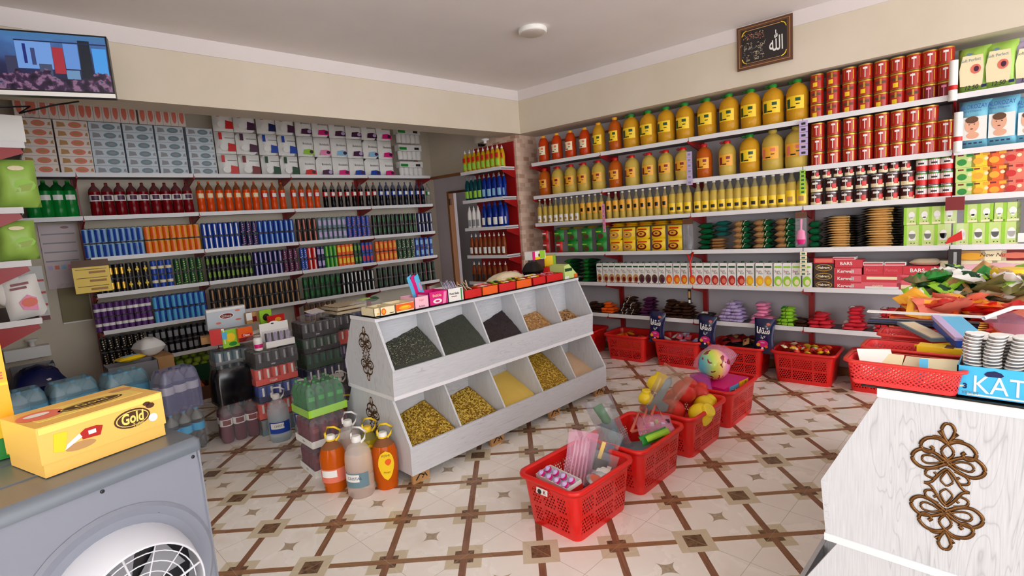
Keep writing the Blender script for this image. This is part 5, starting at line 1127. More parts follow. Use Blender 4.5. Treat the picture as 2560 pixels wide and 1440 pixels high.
def mat_ball():
    m = M('ball_print', (230, 160, 190), .2, coat=.3); t = NT(m); v = t.obj(); n1 = t.noise(v, 16, 2, .5); x, y, z = t.xyz(v)
    c = t.ramp(t.m('ADD', t.m('MULTIPLY', x, 3.2), .45), [(.12, (90, 190, 220)), (.3, (200, 236, 90)), (.45, (250, 220, 120)), (.6, (244, 150, 190)), (.85, (226, 110, 200))])
    t.base(t.mix(t.m('GREATER_THAN', n1, .58), c, (150, 50, 60)))
mat_ball()
o = add('toy_ball', MB().lathe([(.001, -.11, 'ball_print')]+[(.11*math.sin(math.radians(a)), -.11*math.cos(math.radians(a)), 'ball_print') for a in range(15, 180, 15)]+[(.001, .11, 'ball_print')], 24), None, tr(bx-.02, by+.03, .385, -.7), 'multicoloured toy ball in a clear bag on the fourth basket', 'ball')
soft('ball_bag', .3, .2, .2, 'film_pink', tr(bx+.1, by+.06, .29, -.3, 0, -.25), 'crinkled clear pink bag around and behind the ball', seed=21, e=.5)
cbox(bx-.0, by-.03, .235, .34, .2, .035, -.12, 'magenta', [lambda mb, w, d, h: (mb.rect(-.1, .02, .0, .03, -d/2, 'sky'), mb.rect(.03, .15, .0, .035, -d/2, 'yellow'), mb.text('6 CM', .018, .1, .018, -d/2-.001, 'brown', bold=.02))], 'flat pink toy box with a yellow label across the fourth basket')
soft('toy_clothes_pack', .2, .14, .1, 'film_purple', tr(bx-.16, by+.07, .24, .5, 0, -.2), 'purple-pink plastic pack at the left end of the fourth basket', seed=25)
soft('basket_filler', .33, .22, .12, 'magenta', tr(bx, by, .03), 'pink packs filling the fourth basket', seed=26, e=.4)
# ---- contents of the wall baskets
def fill(k, cs, label, group, n=14, z=.2, name='snack_packet', s=.09, desc=None):
    u, d = WB[k]
    add('basket_filler', MB().pillow(.35, .25, z*.9, cs[0], n=8, e=.35, seed=k), None, FB.T(u, d, .03), 'packets filling '+label.split(' in ')[-1]+' up to the visible layer', 'packets')
    for i in range(n):
        c1 = cs[i % len(cs)]; c2 = cs[(i+1) % len(cs)]
        mb = MB().pillow(s, s*.65, .025, c1, None, c2, n=6, seed=i)
        add(name, mb, None, FB.T(u+rnd.uniform(-.16, .16), d+rnd.uniform(-.11, .11), z+.01+.01*(i % 4), rnd.uniform(0, 6), rnd.uniform(-.5, .5), rnd.uniform(-.5, .5)), label, 'packet', group)
fill(1, ['orange', 'red', 'amber'], 'orange snack packet in the wall basket under the first crisp bag', 'orange snack packets', 7, .2)
fill(2, ['bar_pink', 'lilac', 'white'], 'pink and silver packet in the wall basket between two crisp bags', 'pink and silver packets', 8, .22)
fill(3, ['dark', 'bar_brown', 'kraft', 'dkred'], 'dark snack packet in the wall basket under the third crisp bag', 'dark snack packets', 16, .26)
fill(4, ['red', 'yellow', 'cream', 'bar_red', 'orange'], 'red, yellow or cream wrapped sweet in the basket before the red upright', 'wrapped sweets in the wall basket', 46, .235, 'wrapped_sweet', .055)
fill(5, ['red', 'cream'], 'red wrapped sweet in the wall basket behind the stacked trays', 'red sweets in the last basket', 8, .22, 'wrapped_sweet', .05)
# navy crisp bags hanging before the lowest shelf
M('crisp_navy', (20, 24, 70), .2, spec=.7)
def crisp(px, z0, z1, label, lean):
    h = z1-z0; w = .17; mb = MB(); T = Matrix.Translation((0, 0, h/2)) @ Matrix.Rotation(PI/2, 4, 'X') @ Matrix.Translation((0, 0, -.03))
    mb.pillow(w, h, .06, 'crisp_navy', T, n=9, e=.45, pinch=1.0, seed=8); y = -.036
    mb.text('\ufe8e\ufed4\ufe97\ufeb7', h*.2, 0, h*.68, y, 'white', bold=.04, wmax=w*.62); mb.text('\ufee0\ufbff\ufefb', h*.1, 0, h*.48, y-.001, 'white', bold=.03, wmax=w*.45)
    mb.ell(0, h*.3, w*.26, h*.1, y+.001, 'magenta', 14); mb.ell(-w*.2, h*.26, w*.09, h*.05, y-.001, 'amber', 10); mb.ell(w*.18, h*.22, w*.08, h*.04, y-.001, 'orange', 10); mb.text('chips', h*.05, 0, h*.33, y-.003, 'white', wmax=w*.4)
    mb.ell(w*.22, h*.86, w*.1, h*.04, y+.006, 'salmon', 8); mb.ell(0, h*.17, w*.06, h*.03, y, 'white', 8)
    u = FB.at(px, liney(FB, px, 4.7, (z0+z1)/2), 4.7)[0]
    add('crisp_bag', mb, None, FB.T(u, 4.72, z0, 0, -.06, lean), label, 'crisp bag')
crisp(1637, .22, .53, 'navy crisp bag with white Arabic lettering, left of three above the baskets', .06)
crisp(1762, .215, .52, 'navy crisp bag with white Arabic lettering, middle one of three', .06)
crisp(1906, .225, .53, 'navy crisp bag with white Arabic lettering, right-hand one near the lime packets', .04)
# ---------------------------------------------------------------- goods on the near display
WX = Frame(-PI/2)      # u = -y, depth = +x
def nearx(px, py, x): q = WX.at(px, py, x); return -q[0], q[1]
def mat_net(name, col):
    m = M(name, col, .35, spec=.6); t = NT(m); x, y, z = t.xyz(t.obj()); P = .011
    a = t.m('SUBTRACT', t.m('FRACT', t.m('DIVIDE', t.m('ADD', t.m('ADD', y, x), z), P)), .5); b = t.m('SUBTRACT', t.m('FRACT', t.m('DIVIDE', t.m('SUBTRACT', t.m('ADD', y, x), z), P)), .5)
    hole = t.m('LESS_THAN', t.m('MAXIMUM', t.m('ABSOLUTE', a), t.m('ABSOLUTE', b)), .3)
    ok = t.m('MULTIPLY', t.m('GREATER_THAN', z, .012), t.m('LESS_THAN', z, .055))
    t.l.new(t.m('SUBTRACT', 1, t.m('MULTIPLY', hole, ok)), t.b.inputs['Alpha'])
mat_net('tray_net', (226, 54, 56))
def net_tray(w, d, h):
    mb = MB(); loft(mb, [rrect(w*.88, d*.8, .015, 0), rrect(w*.9, d*.84, .015, .006), rrect(w*.98, d*.95, .02, h)], 'tray_net'); loft(mb, [rrect(w*.88-.004, d*.8-.004, .015, .003), rrect(w*.98-.004, d*.95-.004, .02, h)], 'tray_net')
    rm = MB(); loft(rm, [rrect(w*.97, d*.94, .02, h-.003), rrect(w+.015, d+.015, .028, h-.004), rrect(w+.013, d+.013, .028, h+.002), rrect(w*.97, d*.94, .02, h+.002)], 'toy_red', closed_bottom=False); return mb, rm
tm, trm = net_tray(.25, .115, .065); PT = Proto('pencil_tray', tm, 'tray', [('rim', trm)])
tx = [1.665, 1.83, 2.02, 2.2]
tdesc = ['front one holding folded papers', 'second one holding white and yellow pencils', 'third one holding a blue pencil case', 'fourth one holding long rulers and pens']
for k, x in enumerate(tx): PT.put(tr(x+.015, .238-.006*k, 1.004, -PI/2+.02*k), 'red net pencil tray on the near display, '+tdesc[k], None)
def paper(x, y, z, w, d, m, rz, rx, label, name='folded_paper', ry=0, t_=.004, cat='paper', deco=None, group=None):
    mb = MB().box(-w/2, w/2, -d/2, d/2, 0, t_, m)
    if deco: deco(mb)
    return add(name, mb, None, tr(x, y, z, rz, rx, ry), label, cat, group)
paper(1.685, .29, 1.045, .09, .1, 'cream', -PI/2, .5, 'folded cream paper at the left end of the front tray', deco=lambda mb: mb.box(-.04, .02, -.03, .0, .004, .005, 'grey'))
paper(1.69, .3, 1.05, .08, .1, 'white', -PI/2+.4, .6, 'upper white printed paper in the left of the front tray')
paper(1.69, .2, 1.045, .09, .09, 'beige', -PI/2-.1, .5, 'beige folded paper in the middle of the front tray')
paper(1.68, .16, 1.05, .08, .09, 'cream', -PI/2+.2, .5, 'cream paper at the right end of the front tray')
paper(1.66, .195, 1.05, .018, .07, 'sky', -PI/2+.1, .9, 'light blue plastic strip sticking up in the front tray', 'blue_strip', cat='strip')
for k in range(5): add('pencil', MB().tube([(0, 0, 0), (.0, -.13, .006)], .0045, 'white' if k < 3 else 'yellow', 6), None, tr(1.82+.012*k, .26-.04*(k % 3)-.02, 1.055+.005*k, .15+.1*k), 'white pencil in the second tray' if k < 3 else 'yellow pencil in the second tray', 'pencil', 'white pencils in the second tray' if k < 3 else 'yellow pencils in the second tray')
paper(1.85, .17, 1.062, .05, .12, 'yellow', -.05, .0, 'yellow flat pencil box in the second tray', 'pencil_box', cat='box', t_=.016, deco=lambda mb: mb.box(-.02, .02, -.02, .0, .016, .0165, 'brown'))
paper(1.95, .15, 1.085, .07, .2, 'blue', -1.2, .12, 'bright blue pencil case leaning over the third tray', 'pencil_case', cat='case', t_=.03, deco=lambda mb: (mb.box(-.034, .034, -.1, .1, .03, .032, 'sky'), mb.box(-.04, -.02, -.1, .1, .026, .036, 'lilac')))
paper(2.0, .24, 1.08, .05, .2, 'slate', -1.0, .05, 'grey-blue pack of rulers in the third tray', 'ruler_pack', cat='pack', t_=.01, deco=lambda mb: mb.box(-.02, .02, -.09, .09, .01, .011, 'beige'))
add('ruler', MB().box(-.015, .015, -.17, .17, 0, .004, 'white'), None, tr(2.2, .25, 1.1, .05), 'long white ruler across the fourth tray', 'ruler')
for k in range(6): add('pen', MB().tube([(0, .16, 0), (0, -.13, .004)], .0055, ['black', 'navy', 'grey'][k % 3], 6).tube([(0, -.13, .004), (0, -.15, .004)], .003, 'gold', 5), None, tr(2.14+.014*k, .25, 1.07+.004*(k % 2), .03*k-.05), 'dark pen with pale tip lying in the fourth tray', 'pen', 'dark pens in the fourth tray')
M('olive', (112, 108, 62), .3)
# orange and red sheets, green bags, pink net, jar
r2 = random.Random(5)
def bagpile(n, x0, x1, y0, y1, z0, z1, cols_, name, label, group, s=(.11, .07, .02), cat='packet'):
    for k in range(n):
        c1, c2 = r2.choice(cols_), r2.choice(cols_)
        mb = MB().pillow(s[0]*r2.uniform(.8, 1.3), s[1]*r2.uniform(.8, 1.2), s[2]*r2.uniform(.8, 1.5), c1, None, c2, n=8, seed=k, pinch=.8, e=.3, wb=.9)
        f = k/n; add(name, mb, None, tr(r2.uniform(x0, x1), r2.uniform(y0, y1), z0+(z1-z0)*f, r2.uniform(0, 6), r2.uniform(-.6, .6), r2.uniform(-.6, .6)), label, cat, group)
add('orange_tray', openbox(0, .2, 0, .42, 0, .06, 'orange', 'red'), None, tr(2.32, -.04, 1.004), 'shallow orange tray under the red and orange bags', 'tray')
bagpile(34, 2.34, 2.5, .0, .36, 1.07, 1.1, ['orange', 'red', 'amber', 'salmon'], 'orange_packet', 'orange and red wrapper lying behind the pens', 'orange and red wrappers', (.12, .08, .016))
add('snack_crate', openbox(0, .55, 0, .5, 0, .06, 'grey', 'kraft'), None, tr(2.56, -.12, 1.004), 'low grey crate under the green snack packets', 'crate')
bagpile(130, 2.58, 3.0, -.12, .36, 1.065, 1.16, ['green', 'lime', 'kraft', 'white', 'dkgreen', 'olive', 'beige', 'green', 'olive'], 'green_packet', 'green or brown snack packet in the heap on the near display', 'green and brown snack packets', (.1, .07, .02))
soft('pink_net_bag', .5, .42, .1, 'film_pink', tr(3.2, .12, 1.06, .1), 'dusty pink translucent bag behind the green packets', seed=31, e=.5, m2='pinkbox')
soft('pink_net_bag', .3, .26, .1, 'film_pink', tr(2.2, -.04, 1.03, .3), 'pink translucent bag next to the silver caps', seed=33, m2='salmon')
soft('pink_net_bag', .22, .2, .1, 'pinkbox', tr(2.36, -.18, 1.06, .3), 'paler pink bag at the picture edge', seed=35, m2='film_pink')
mb = MB().lathe([(.07, 0, 'film_brown'), (.085, .02, 'film'), (.088, .1, 'film'), (.075, .125, 'film'), (.055, .14, 'film')], 20)
j = add('sweets_jar', mb, None, tr(2.74, .06, 1.02), 'big clear plastic jar with a yellow lid', 'jar')
add('lid', MB().lathe([(.062, .138, 'yellow'), (.066, .142, 'yellow'), (.066, .17, 'yellow'), (.05, .178, 'yellow')], 22), j)
add('contents', MB().lathe([(.06, .004, 'beige'), (.08, .02, 'lilac'), (.08, .055, 'beige')], 16), j)
# box lettered KAT with stacked silver-rimmed discs
kb = MB().box(-.09, .09, 0, .17, 0, .075, 'ltcyan') if False else None
M('kat_blue', (66, 184, 236), .35)
T_ = tr(1.648, .128, 1.004, -PI/2)   # local x runs away from the picture's left, local y into the display
mb = openbox(0, .21, 0, .2, 0, .078, 'kat_blue', 'grey'); mb.text('KAT', .042, .078, .036, -.001, 'white', bold=.0, wmax=.092)
mb.text('3', .014, .016, .028, -.0015, 'navy', bold=.04); mb.text('VIOLET', .008, .026, .012, -.0015, 'slate', wmax=.032); mb.prism([(.05, .062), (.055, .068), (.068, .072), (.08, .068), (.085, .062), (.08, .057), (.055, .057)][::-1], -.001, 0, 'navy')
mb.rect(.02, .14, .006, .01, -.0005, 'white'); mb.prism([(.125, .01), (.21, .0), (.21, .056), (.15, .042), (.128, .026)][::-1], -.0018, 0, 'beige')
add('display_box', mb, None, T_, 'sky blue open box lettered KAT on the near display', 'box')
disc = Proto('silver_disc', MB().lathe([(.016, 0, 'silver'), (.0185, .002, 'silver'), (.0185, .0055, 'white'), (.017, .0075, 'white')], 14), 'disc')
for c in range(5):
    for r_ in range(3):
        n_ = 18 if r_ == 0 else 16
        for k in range(n_):
            lx, ly = .022+.0405*c, .024+.042*r_; off = .004*math.sin(k*.35+c)
            o = disc.put(T_ @ tr(lx+off+.0012*k*(1 if r_ else .3), ly+.001*k, .006+k*.0082, 0, .12*math.sin(c+r_), .1*math.cos(c*2)), f'silver and cream disc in the {["front", "middle", "back"][r_]} row of stacks in the blue box', f'silver and cream discs, {["front", "middle", "back"][r_]} row')
add('white_cable', MB().tube([(0, 0, 0), (.1, -.03, .02), (.2, -.04, .01)], .006, 'white', 6), None, tr(1.98, .1, 1.14, -.3), 'white plug-like stick lying on the pink bag', 'stick')
# dark wooden cabinet right of the near display
mb = MB().box(0, .8, -.8, 0, 0, .96, 'brown'); cb = add('wooden_cabinet', mb, None, tr(1.75, -.29, 0), 'dark reddish-brown wooden cabinet beside the near display', 'cabinet')
add('cabinet_top', MB().box(-.01, .81, -.81, .0, .96, .985, 'glass_edge'), cb)
# ---------------------------------------------------------------- trays of cans and bottles beside the central display
def can_tray(nx, ny, c, band, tray, r=.031, h=.122, logo=None, film_=True, dz=.0):
    kids = []; w, d = nx*r*2.03, ny*r*2.03; cm = can(c, band, r, h, extra='stripe', seg=10).mesh('can')
    for i in range(nx):
        for j_ in range(ny):
            if 0 < i < nx-1 and j_ > 0: continue
            kids.append(('can', cm, (-w/2+r*1.015+i*2.03*r, -d/2+r*1.015+j_*2.03*r, .003)))
    t = MB().box(-w/2-.003, w/2+.003, -d/2-.003, d/2+.003, 0, .002, tray)
    for a in ((-w/2-.004, w/2+.004, -d/2-.004, -d/2-.002), (-w/2-.004, w/2+.004, d/2+.002, d/2+.004)): t.box(a[0], a[1], a[2], a[3], 0, h*.36, tray)
    for a in (-w/2-.004, w/2+.002): t.box(a, a+.002, -d/2, d/2, 0, h*.36, tray)
    if logo: t.text(logo, h*.13, -w*.1, h*.16, -d/2-.005, 'white', shear=.3, bold=.02, wmax=w*.4)
    f = MB().box(-w/2-.006, w/2+.006, -d/2-.006, d/2+.006, .001, h+.006, 'film')
    return kids, t, f
def put_tray(T, spec, label, group=None, nm='can_tray'):
    kids, t, f = spec; r = add(nm, t, None, T, label, 'tray of cans', group)
    for n, me, p in kids: add(n, me, r, Matrix.Translation(p))
    add('shrink_wrap', f, r)
M('coral', (226, 74, 60), .35)
xs, ys = 1.50, 4.30
def CT(c, b, t, logo=None, h=.122, nx=5, ny=4): return can_tray(nx, ny, c, b, t, logo=logo, h=h)
lefts = [(CT('grey', 'slate', 'slate'), 'grey wrapped tray of cans at the bottom of the left stack'), (CT('coral', 'white', 'coral'), 'red tray of cans second from the floor in the left stack'),
         (CT('blue', 'white', 'navy', 'ROYAL'), 'blue tray of cans in the middle of the left stack'), (CT('coral', 'white', 'coral', 'TIGER', h=.128), 'coral red tray of cans with white lettering in the left stack'), (CT('dark', 'grey', 'black', 'tiger'), 'black tray of dark cans on top of the left stack')]
z = 0
for k, (sp_, lb) in enumerate(lefts): put_tray(tr(xs-.01*(k % 2), ys+.01*(k % 2), z, -.06+.02*k), sp_, lb); z += .133
ZL = z+.0
rights = [(CT('navy', 'lilac', 'navy'), 'navy tray of cans at the bottom of the right stack'), (CT('dark', 'white', 'dark'), 'dark tray of cans second from the floor in the right stack'), (CT('navy', 'white', 'white', 'SUN BEST'), 'tray of navy cans with a white front in the right stack'),
          (CT('dkgreen', 'teal', 'dkgreen'), 'dark green tray of cans in the right stack'), (CT('dkgreen', 'grey', 'black', 'tiger'), 'black and green tray of cans below the top of the right stack'), (CT('dark', 'grey', 'black', 'tiger'), 'black tray of cans on top of the right stack')]
z = 0
for k, (sp_, lb) in enumerate(rights): put_tray(tr(1.93+.008*(k % 2), 4.42, z, .03-.01*k), sp_, lb); z += .133
ZR = z
z = 0
for k, (c, b, t_, lb) in enumerate([('navy', 'lilac', 'navy', 'navy tray at the bottom behind the display'), ('black', 'grey', 'black', 'black tray second from the floor behind the display'), ('navy', 'lilac', 'navy', 'lilac and navy tray in the stack touching the display'), ('navy', 'lilac', 'navy', 'second lilac and navy tray in the stack touching the display'), ('coral', 'white', 'coral', 'red tray in the stack touching the display'), ('black', 'grey', 'black', 'black tray on top of the stack touching the display')]):
    put_tray(tr(2.29, 4.5, z, 0), CT(c, b, t_, 'tiger' if k == 5 else None), lb); z += .133
# egg trays on the right stacks
def egg_tray():
    mb = MB()
    n = 6; s = .045; vs = []
    N = 24
    for j_ in range(N+1):
        for i in range(N+1): vs.append((-.14+.28*i/N, -.14+.28*j_/N, .03+.012*math.sin(i*PI/2)*math.sin(j_*PI/2)))
    mb.add(vs, [(j_*(N+1)+i, j_*(N+1)+i+1, (j_+1)*(N+1)+i+1, (j_+1)*(N+1)+i) for j_ in range(N) for i in range(N)], 'beige', True)
    mb.box(-.145, .145, -.145, .145, 0, .022, 'beige'); return mb
PE = Proto('egg_carton', egg_tray(), 'egg tray')
for k in range(2): PE.put(tr(2.27, 4.5, ZR+.004+k*.036, .05*k), ['lower', 'upper'][k]+' beige cardboard egg tray on the stack touching the display')
soft('clear_wrap', .26, .22, .05, 'film', tr(1.93, 4.4, ZR+.004, .2), 'loose clear wrap with white papers on the right stack', m2='lilac', seed=41)
paper(1.96, 4.42, ZR+.06, .16, .1, 'white', .5, .3, 'white folded sheet lying on the clear wrap', 'white_sheet')
# things on the left stack
def carded(x, y, z, w, h, t_, m, rz, label, name, deco=None, cat='pack', rx=0, ry=0):
    mb = MB().box(-w/2, w/2, -t_/2, t_/2, 0, h, m)
    if deco: deco(mb, w, h, -t_/2-.0008)
    return add(name, mb, None, tr(x, y, z, rz, rx, ry), label, cat)
mb = openbox(-.11, .11, -.06, .06, 0, .05, 'white', 'lilac'); mb.box(-.1, .1, -.05, .05, .01, .12, 'film'); mb.box(-.11, .11, .057, .06, .05, .18, 'white'); mb.ell(.0, .17, .04, .022, .056, 'white', 12); mb.ell(-.01, .172, .012, .006, .0555, 'dark', 8)
for k in range(8): mb.tube([(-.085+.023*k, 0, .02), (-.09+.024*k, -.01, .11)], .008, 'lilac' if k % 2 else 'dark', 6)
add('toothbrush_display', mb, None, tr(1.56, 4.26, ZL+.003, -.05), 'white counter box of pink and dark toothbrushes on the left stack', 'display box')
mb = MB().lathe([(.028, 0, 'white'), (.032, .01, 'white'), (.032, .09, 'white'), (.025, .1, 'film')], 16).wrap(.0325, -80, 80, .02, .05, 'magenta', 8)
j = add('jelly_jar', mb, None, tr(1.395, 4.22, ZL+.003), 'small white jar with a magenta label on the left stack', 'jar'); add('lid', MB().lathe([(.029, .1, 'film'), (.029, .115, 'beige'), (.02, .118, 'beige')], 14), j)
# side pile further left, leaning on the stack
put_tray(tr(1.30, 4.62, 0, .05), CT('slate', 'lilac', 'slate', nx=4, ny=3), 'grey wrapped tray at the bottom of the pile behind the black pack')
zz = .133
for k in range(4): put_tray(tr(1.30, 4.62, zz, .05-.03*k), CT(['navy', 'slate', 'lilac', 'slate'][k], 'white', 'grey', nx=4, ny=3), ['navy', 'slate grey', 'lilac', 'pale'][k]+' wrapped tray in the pile of carded goods'); zz += .133
zz += .06
carded(1.19, 4.47, zz+.004, .1, .12, .05, 'red', -.3, 'red box with white edge at the left of the carded goods', 'red_box', lambda mb, w, h, y: mb.rect(w*.3, w*.5, 0, h, y, 'white'))
carded(1.27, 4.44, zz-.03, .12, .14, .012, 'lime', .05, 'yellow-green card with a rubber glove picture', 'glove_card', lambda mb, w, h, y: (mb.ell(0, h*.55, w*.3, h*.25, y, 'yellow', 12), mb.rect(-w*.5, -w*.2, h*.5, h*.9, y-.001, 'sky'), mb.ell(w*.1, h*.18, w*.25, h*.12, y-.001, 'green', 12)))
carded(1.37, 4.41, zz+.0, .11, .11, .03, 'orange', .05, 'orange and red box lettered Dent', 'dent_box', lambda mb, w, h, y: (mb.rect(-w/2, w/2, 0, h*.3, y, 'dkred'), mb.rect(-w*.3, w*.4, h*.35, h*.55, y, 'red'), mb.text('Dent', h*.16, w*.05, h*.45, y-.001, 'white', bold=.03, wmax=w*.5)))
add('brown_carton', openbox(-.06, .06, -.05, .05, 0, .055, 'kraft', 'brown'), None, tr(1.17, 4.62, zz+.005+.0, -.2), 'small open brown carton with dark packs behind the red box', 'carton')
soft('silver_pile', .2, .12, .09, 'silver', tr(1.33, 4.58, zz+.003, .2), 'silver wrapped sweets heaped under the big white pouch', m2='lilac', seed=44)
def nutpouch(mb, w, h, y): mb.rect(-w/2, w/2, h*.88, h, y, 'white'); mb.ell(0, h*.6, w*.19, h*.15, y-.001, 'white', 18); mb.ell(0, h*.6, w*.17, h*.12, y-.002, 'dkred', 18); mb.text('Glisse', h*.13, 0, h*.6, y-.003, 'white', shear=.2, wmax=w*.26); mb.ell(-w*.22, h*.3, w*.07, h*.05, y-.001, 'salmon', 10); mb.ell(w*.3, h*.8, w*.07, h*.05, y-.001, 'salmon', 10); mb.ell(w*.3, h*.35, w*.08, h*.05, y-.001, 'salmon', 10)
carded(1.33, 4.70, zz+.09, .29, .17, .04, 'tis_grey', .0, 'big pale pouch with a red oval logo standing on the pile', 'nut_pouch', nutpouch, 'pouch', .1)
soft('silver_pile', .3, .2, .07, 'lilac', tr(1.30, 4.6, zz-.03, .1), 'lilac and silver wraps under the carded goods', m2='silver', seed=61)
carded(1.52, 4.64, ZL+.16, .12, .09, .03, 'kraft', .1, 'brown and green carded box behind the toothbrushes', 'tea_card', lambda mb, w, h, y: (mb.rect(-w*.5, -w*.1, h*.3, h, y, 'white'), mb.rect(-w*.1, w*.2, h*.1, h*.6, y, 'dkred')))
carded(1.6, 4.58, ZL+.12, .1, .14, .02, 'lime', .15, 'green frame card behind the toothbrushes', 'green_card', lambda mb, w, h, y: mb.ell(0, h*.55, w*.3, h*.22, y, 'dark', 12))
carded(1.66, 4.52, ZL+.06, .14, .15, .02, 'red', .1, 'red card with yellow print behind the toothbrush box', 'red_card', lambda mb, w, h, y: mb.ell(w*.1, h*.75, w*.2, h*.12, y, 'amber', 10))
soft('white_bags', .3, .14, .12, 'film', tr(1.5, 4.44, ZL+.003, .1), 'clear bags with white pouches behind the toothbrush box', m2='white', seed=46)
# six-packs
def bottle_pack(nx, ny, liquid, lab, capc, h, r, wrap='film', tray=None, lab2=None, logo=None):
    b, c, l = soda_bottle(liquid, lab, lab2, h=h, r=r, capc=capc); b, c, l = b.mesh('bottle'), c.mesh('cap'), l.mesh('bottle_label')
    return dict(nx=nx, ny=ny, b=b, c=c, l=l, h=h, r=r, wrap=wrap, tray=tray, logo=logo)
def put_pack(T, s, label, group=None):
    nx, ny, r, h = s['nx'], s['ny'], s['r'], s['h']; w, d = nx*r*2.04, ny*r*2.04
    root = thing('bottle_pack', label, 'pack of bottles', T, group)
    for i in range(nx):
        for j_ in range(ny):
            if 0 < i < nx-1 and 0 < j_ < ny-1 and nx*ny > 12: 
                if j_ > 1: continue
            o = add('bottle', s['b'], root, Matrix.Translation((-w/2+r*1.02+i*2.04*r, -d/2+r*1.02+j_*2.04*r, .003)))
            add('cap', s['c'], o); add('bottle_label', s['l'], o)
    if s['tray']:
        t = MB().box(-w/2-.003, w/2+.003, -d/2-.003, d/2+.003, 0, .002, s['tray'])
        for q in (-d/2-.004, d/2+.002): t.box(-w/2-.004, w/2+.004, q, q+.002, 0, h*.24, s['tray'])
        for q in (-w/2-.004, w/2+.002): t.box(q, q+.002, -d/2, d/2, 0, h*.24, s['tray'])
        if s['logo']:
            t.text(s['logo'], h*.12, w*.02, h*.12, -d/2-.005, 'black', shear=.25, bold=.02, wmax=w*.42); t.text(s['logo'], h*.09, 0, 0, 0, 'black', T=Matrix.Translation((-w/2-.005, 0, h*.12)) @ Matrix.Rotation(-PI/2, 4, 'Z'), wmax=d*.3)
        add('cardboard_tray', t, root)
    f = MB(); z1 = h+.004
    loft(f, [rrect(w+.008, d+.008, r*.6, .002), rrect(w+.01, d+.01, r*.6, h*.6), rrect(w*.93, d*.93, r*.6, h*.9), rrect(w*.8, d*.8, r*.5, z1)], s['wrap'], closed_bottom=False)
    f.add(rrect(w*.8, d*.8, r*.5, z1), [tuple(range(20))], s['wrap']); add('shrink_wrap', f, root)
liq('lq_grape', (120, 34, 58), .35); liq('lq_black', (10, 10, 12), .1); liq('lq_lemon', (40, 150, 70), .55, (90, 180, 120))
g1 = bottle_pack(4, 4, 'lq_grape', 'lq_grape', 'dkred', .185, .0315, tray='white', logo='Alpai', lab2='dkred')
put_pack(tr(1.415, 3.275, 0, -.07), g1, 'pack of grape drink bottles in a white tray, bottom of the front stack')
put_pack(tr(1.41, 3.27, .195, -.03), g1, 'pack of grape drink bottles in a white tray, second from the floor')
g2 = bottle_pack(4, 4, 'lq_lemon', 'lq_lemon', 'green', .2, .0305, tray='lime', lab2='green')
put_pack(tr(1.405, 3.275, .39, .0), g2, 'pack of green lemonade bottles on top of the grape drink trays')
g3 = bottle_pack(3, 2, 'lq_grape', 'white', 'dkred', .29, .044, lab2='dkred'); put_pack(tr(1.215, 4.34, 0, -.12), g3, 'clear wrapped six-pack of grape drink standing on the floor')
g4 = bottle_pack(3, 2, 'lq_black', 'lq_black', 'black', .27, .043, wrap='film_dark') if film('film_dark', (20, 20, 24), .8, .15) else None
put_pack(tr(1.21, 4.35, .297, .05), g4, 'black wrapped six-pack on top of the grape six-pack')
g5 = bottle_pack(3, 2, 'water', 'kat_blue', 'sky', .31, .0435); film('film_blue', (130, 190, 215), .42, .2); film('film_lil', (160, 160, 205), .4, .2)
g6 = bottle_pack(3, 2, 'water', 'kat_blue', 'sky', .31, .045, wrap='film_blue'); g7 = bottle_pack(3, 2, 'water', 'white', 'navy', .31, .0435, wrap='film_lil')
for k, (x, y, rz) in enumerate([(.86, 4.42, .25), (.60, 4.72, .2), (.31, 4.80, .15), (.03, 4.78, .1)]):
    nm = ['right-hand column', 'second column from the right', 'third column from the right', 'left-hand column'][k]
    put_pack(tr(x, y, 0, rz), g5, 'clear six-pack of water with blue labels on the floor, '+nm); put_pack(tr(x, y, .318, rz+.03), g7 if k == 0 else g6, ('lilac capped' if k == 0 else 'light blue wrapped')+' six-pack of water on top, '+nm)
film('pet_pink', (240, 214, 200), .42, .06); film('clear_pet_pink', (240, 232, 228), .3, .06); film('pet', (205, 222, 232), .42, .06); film('clear_pet', (225, 232, 238), .3, .06)
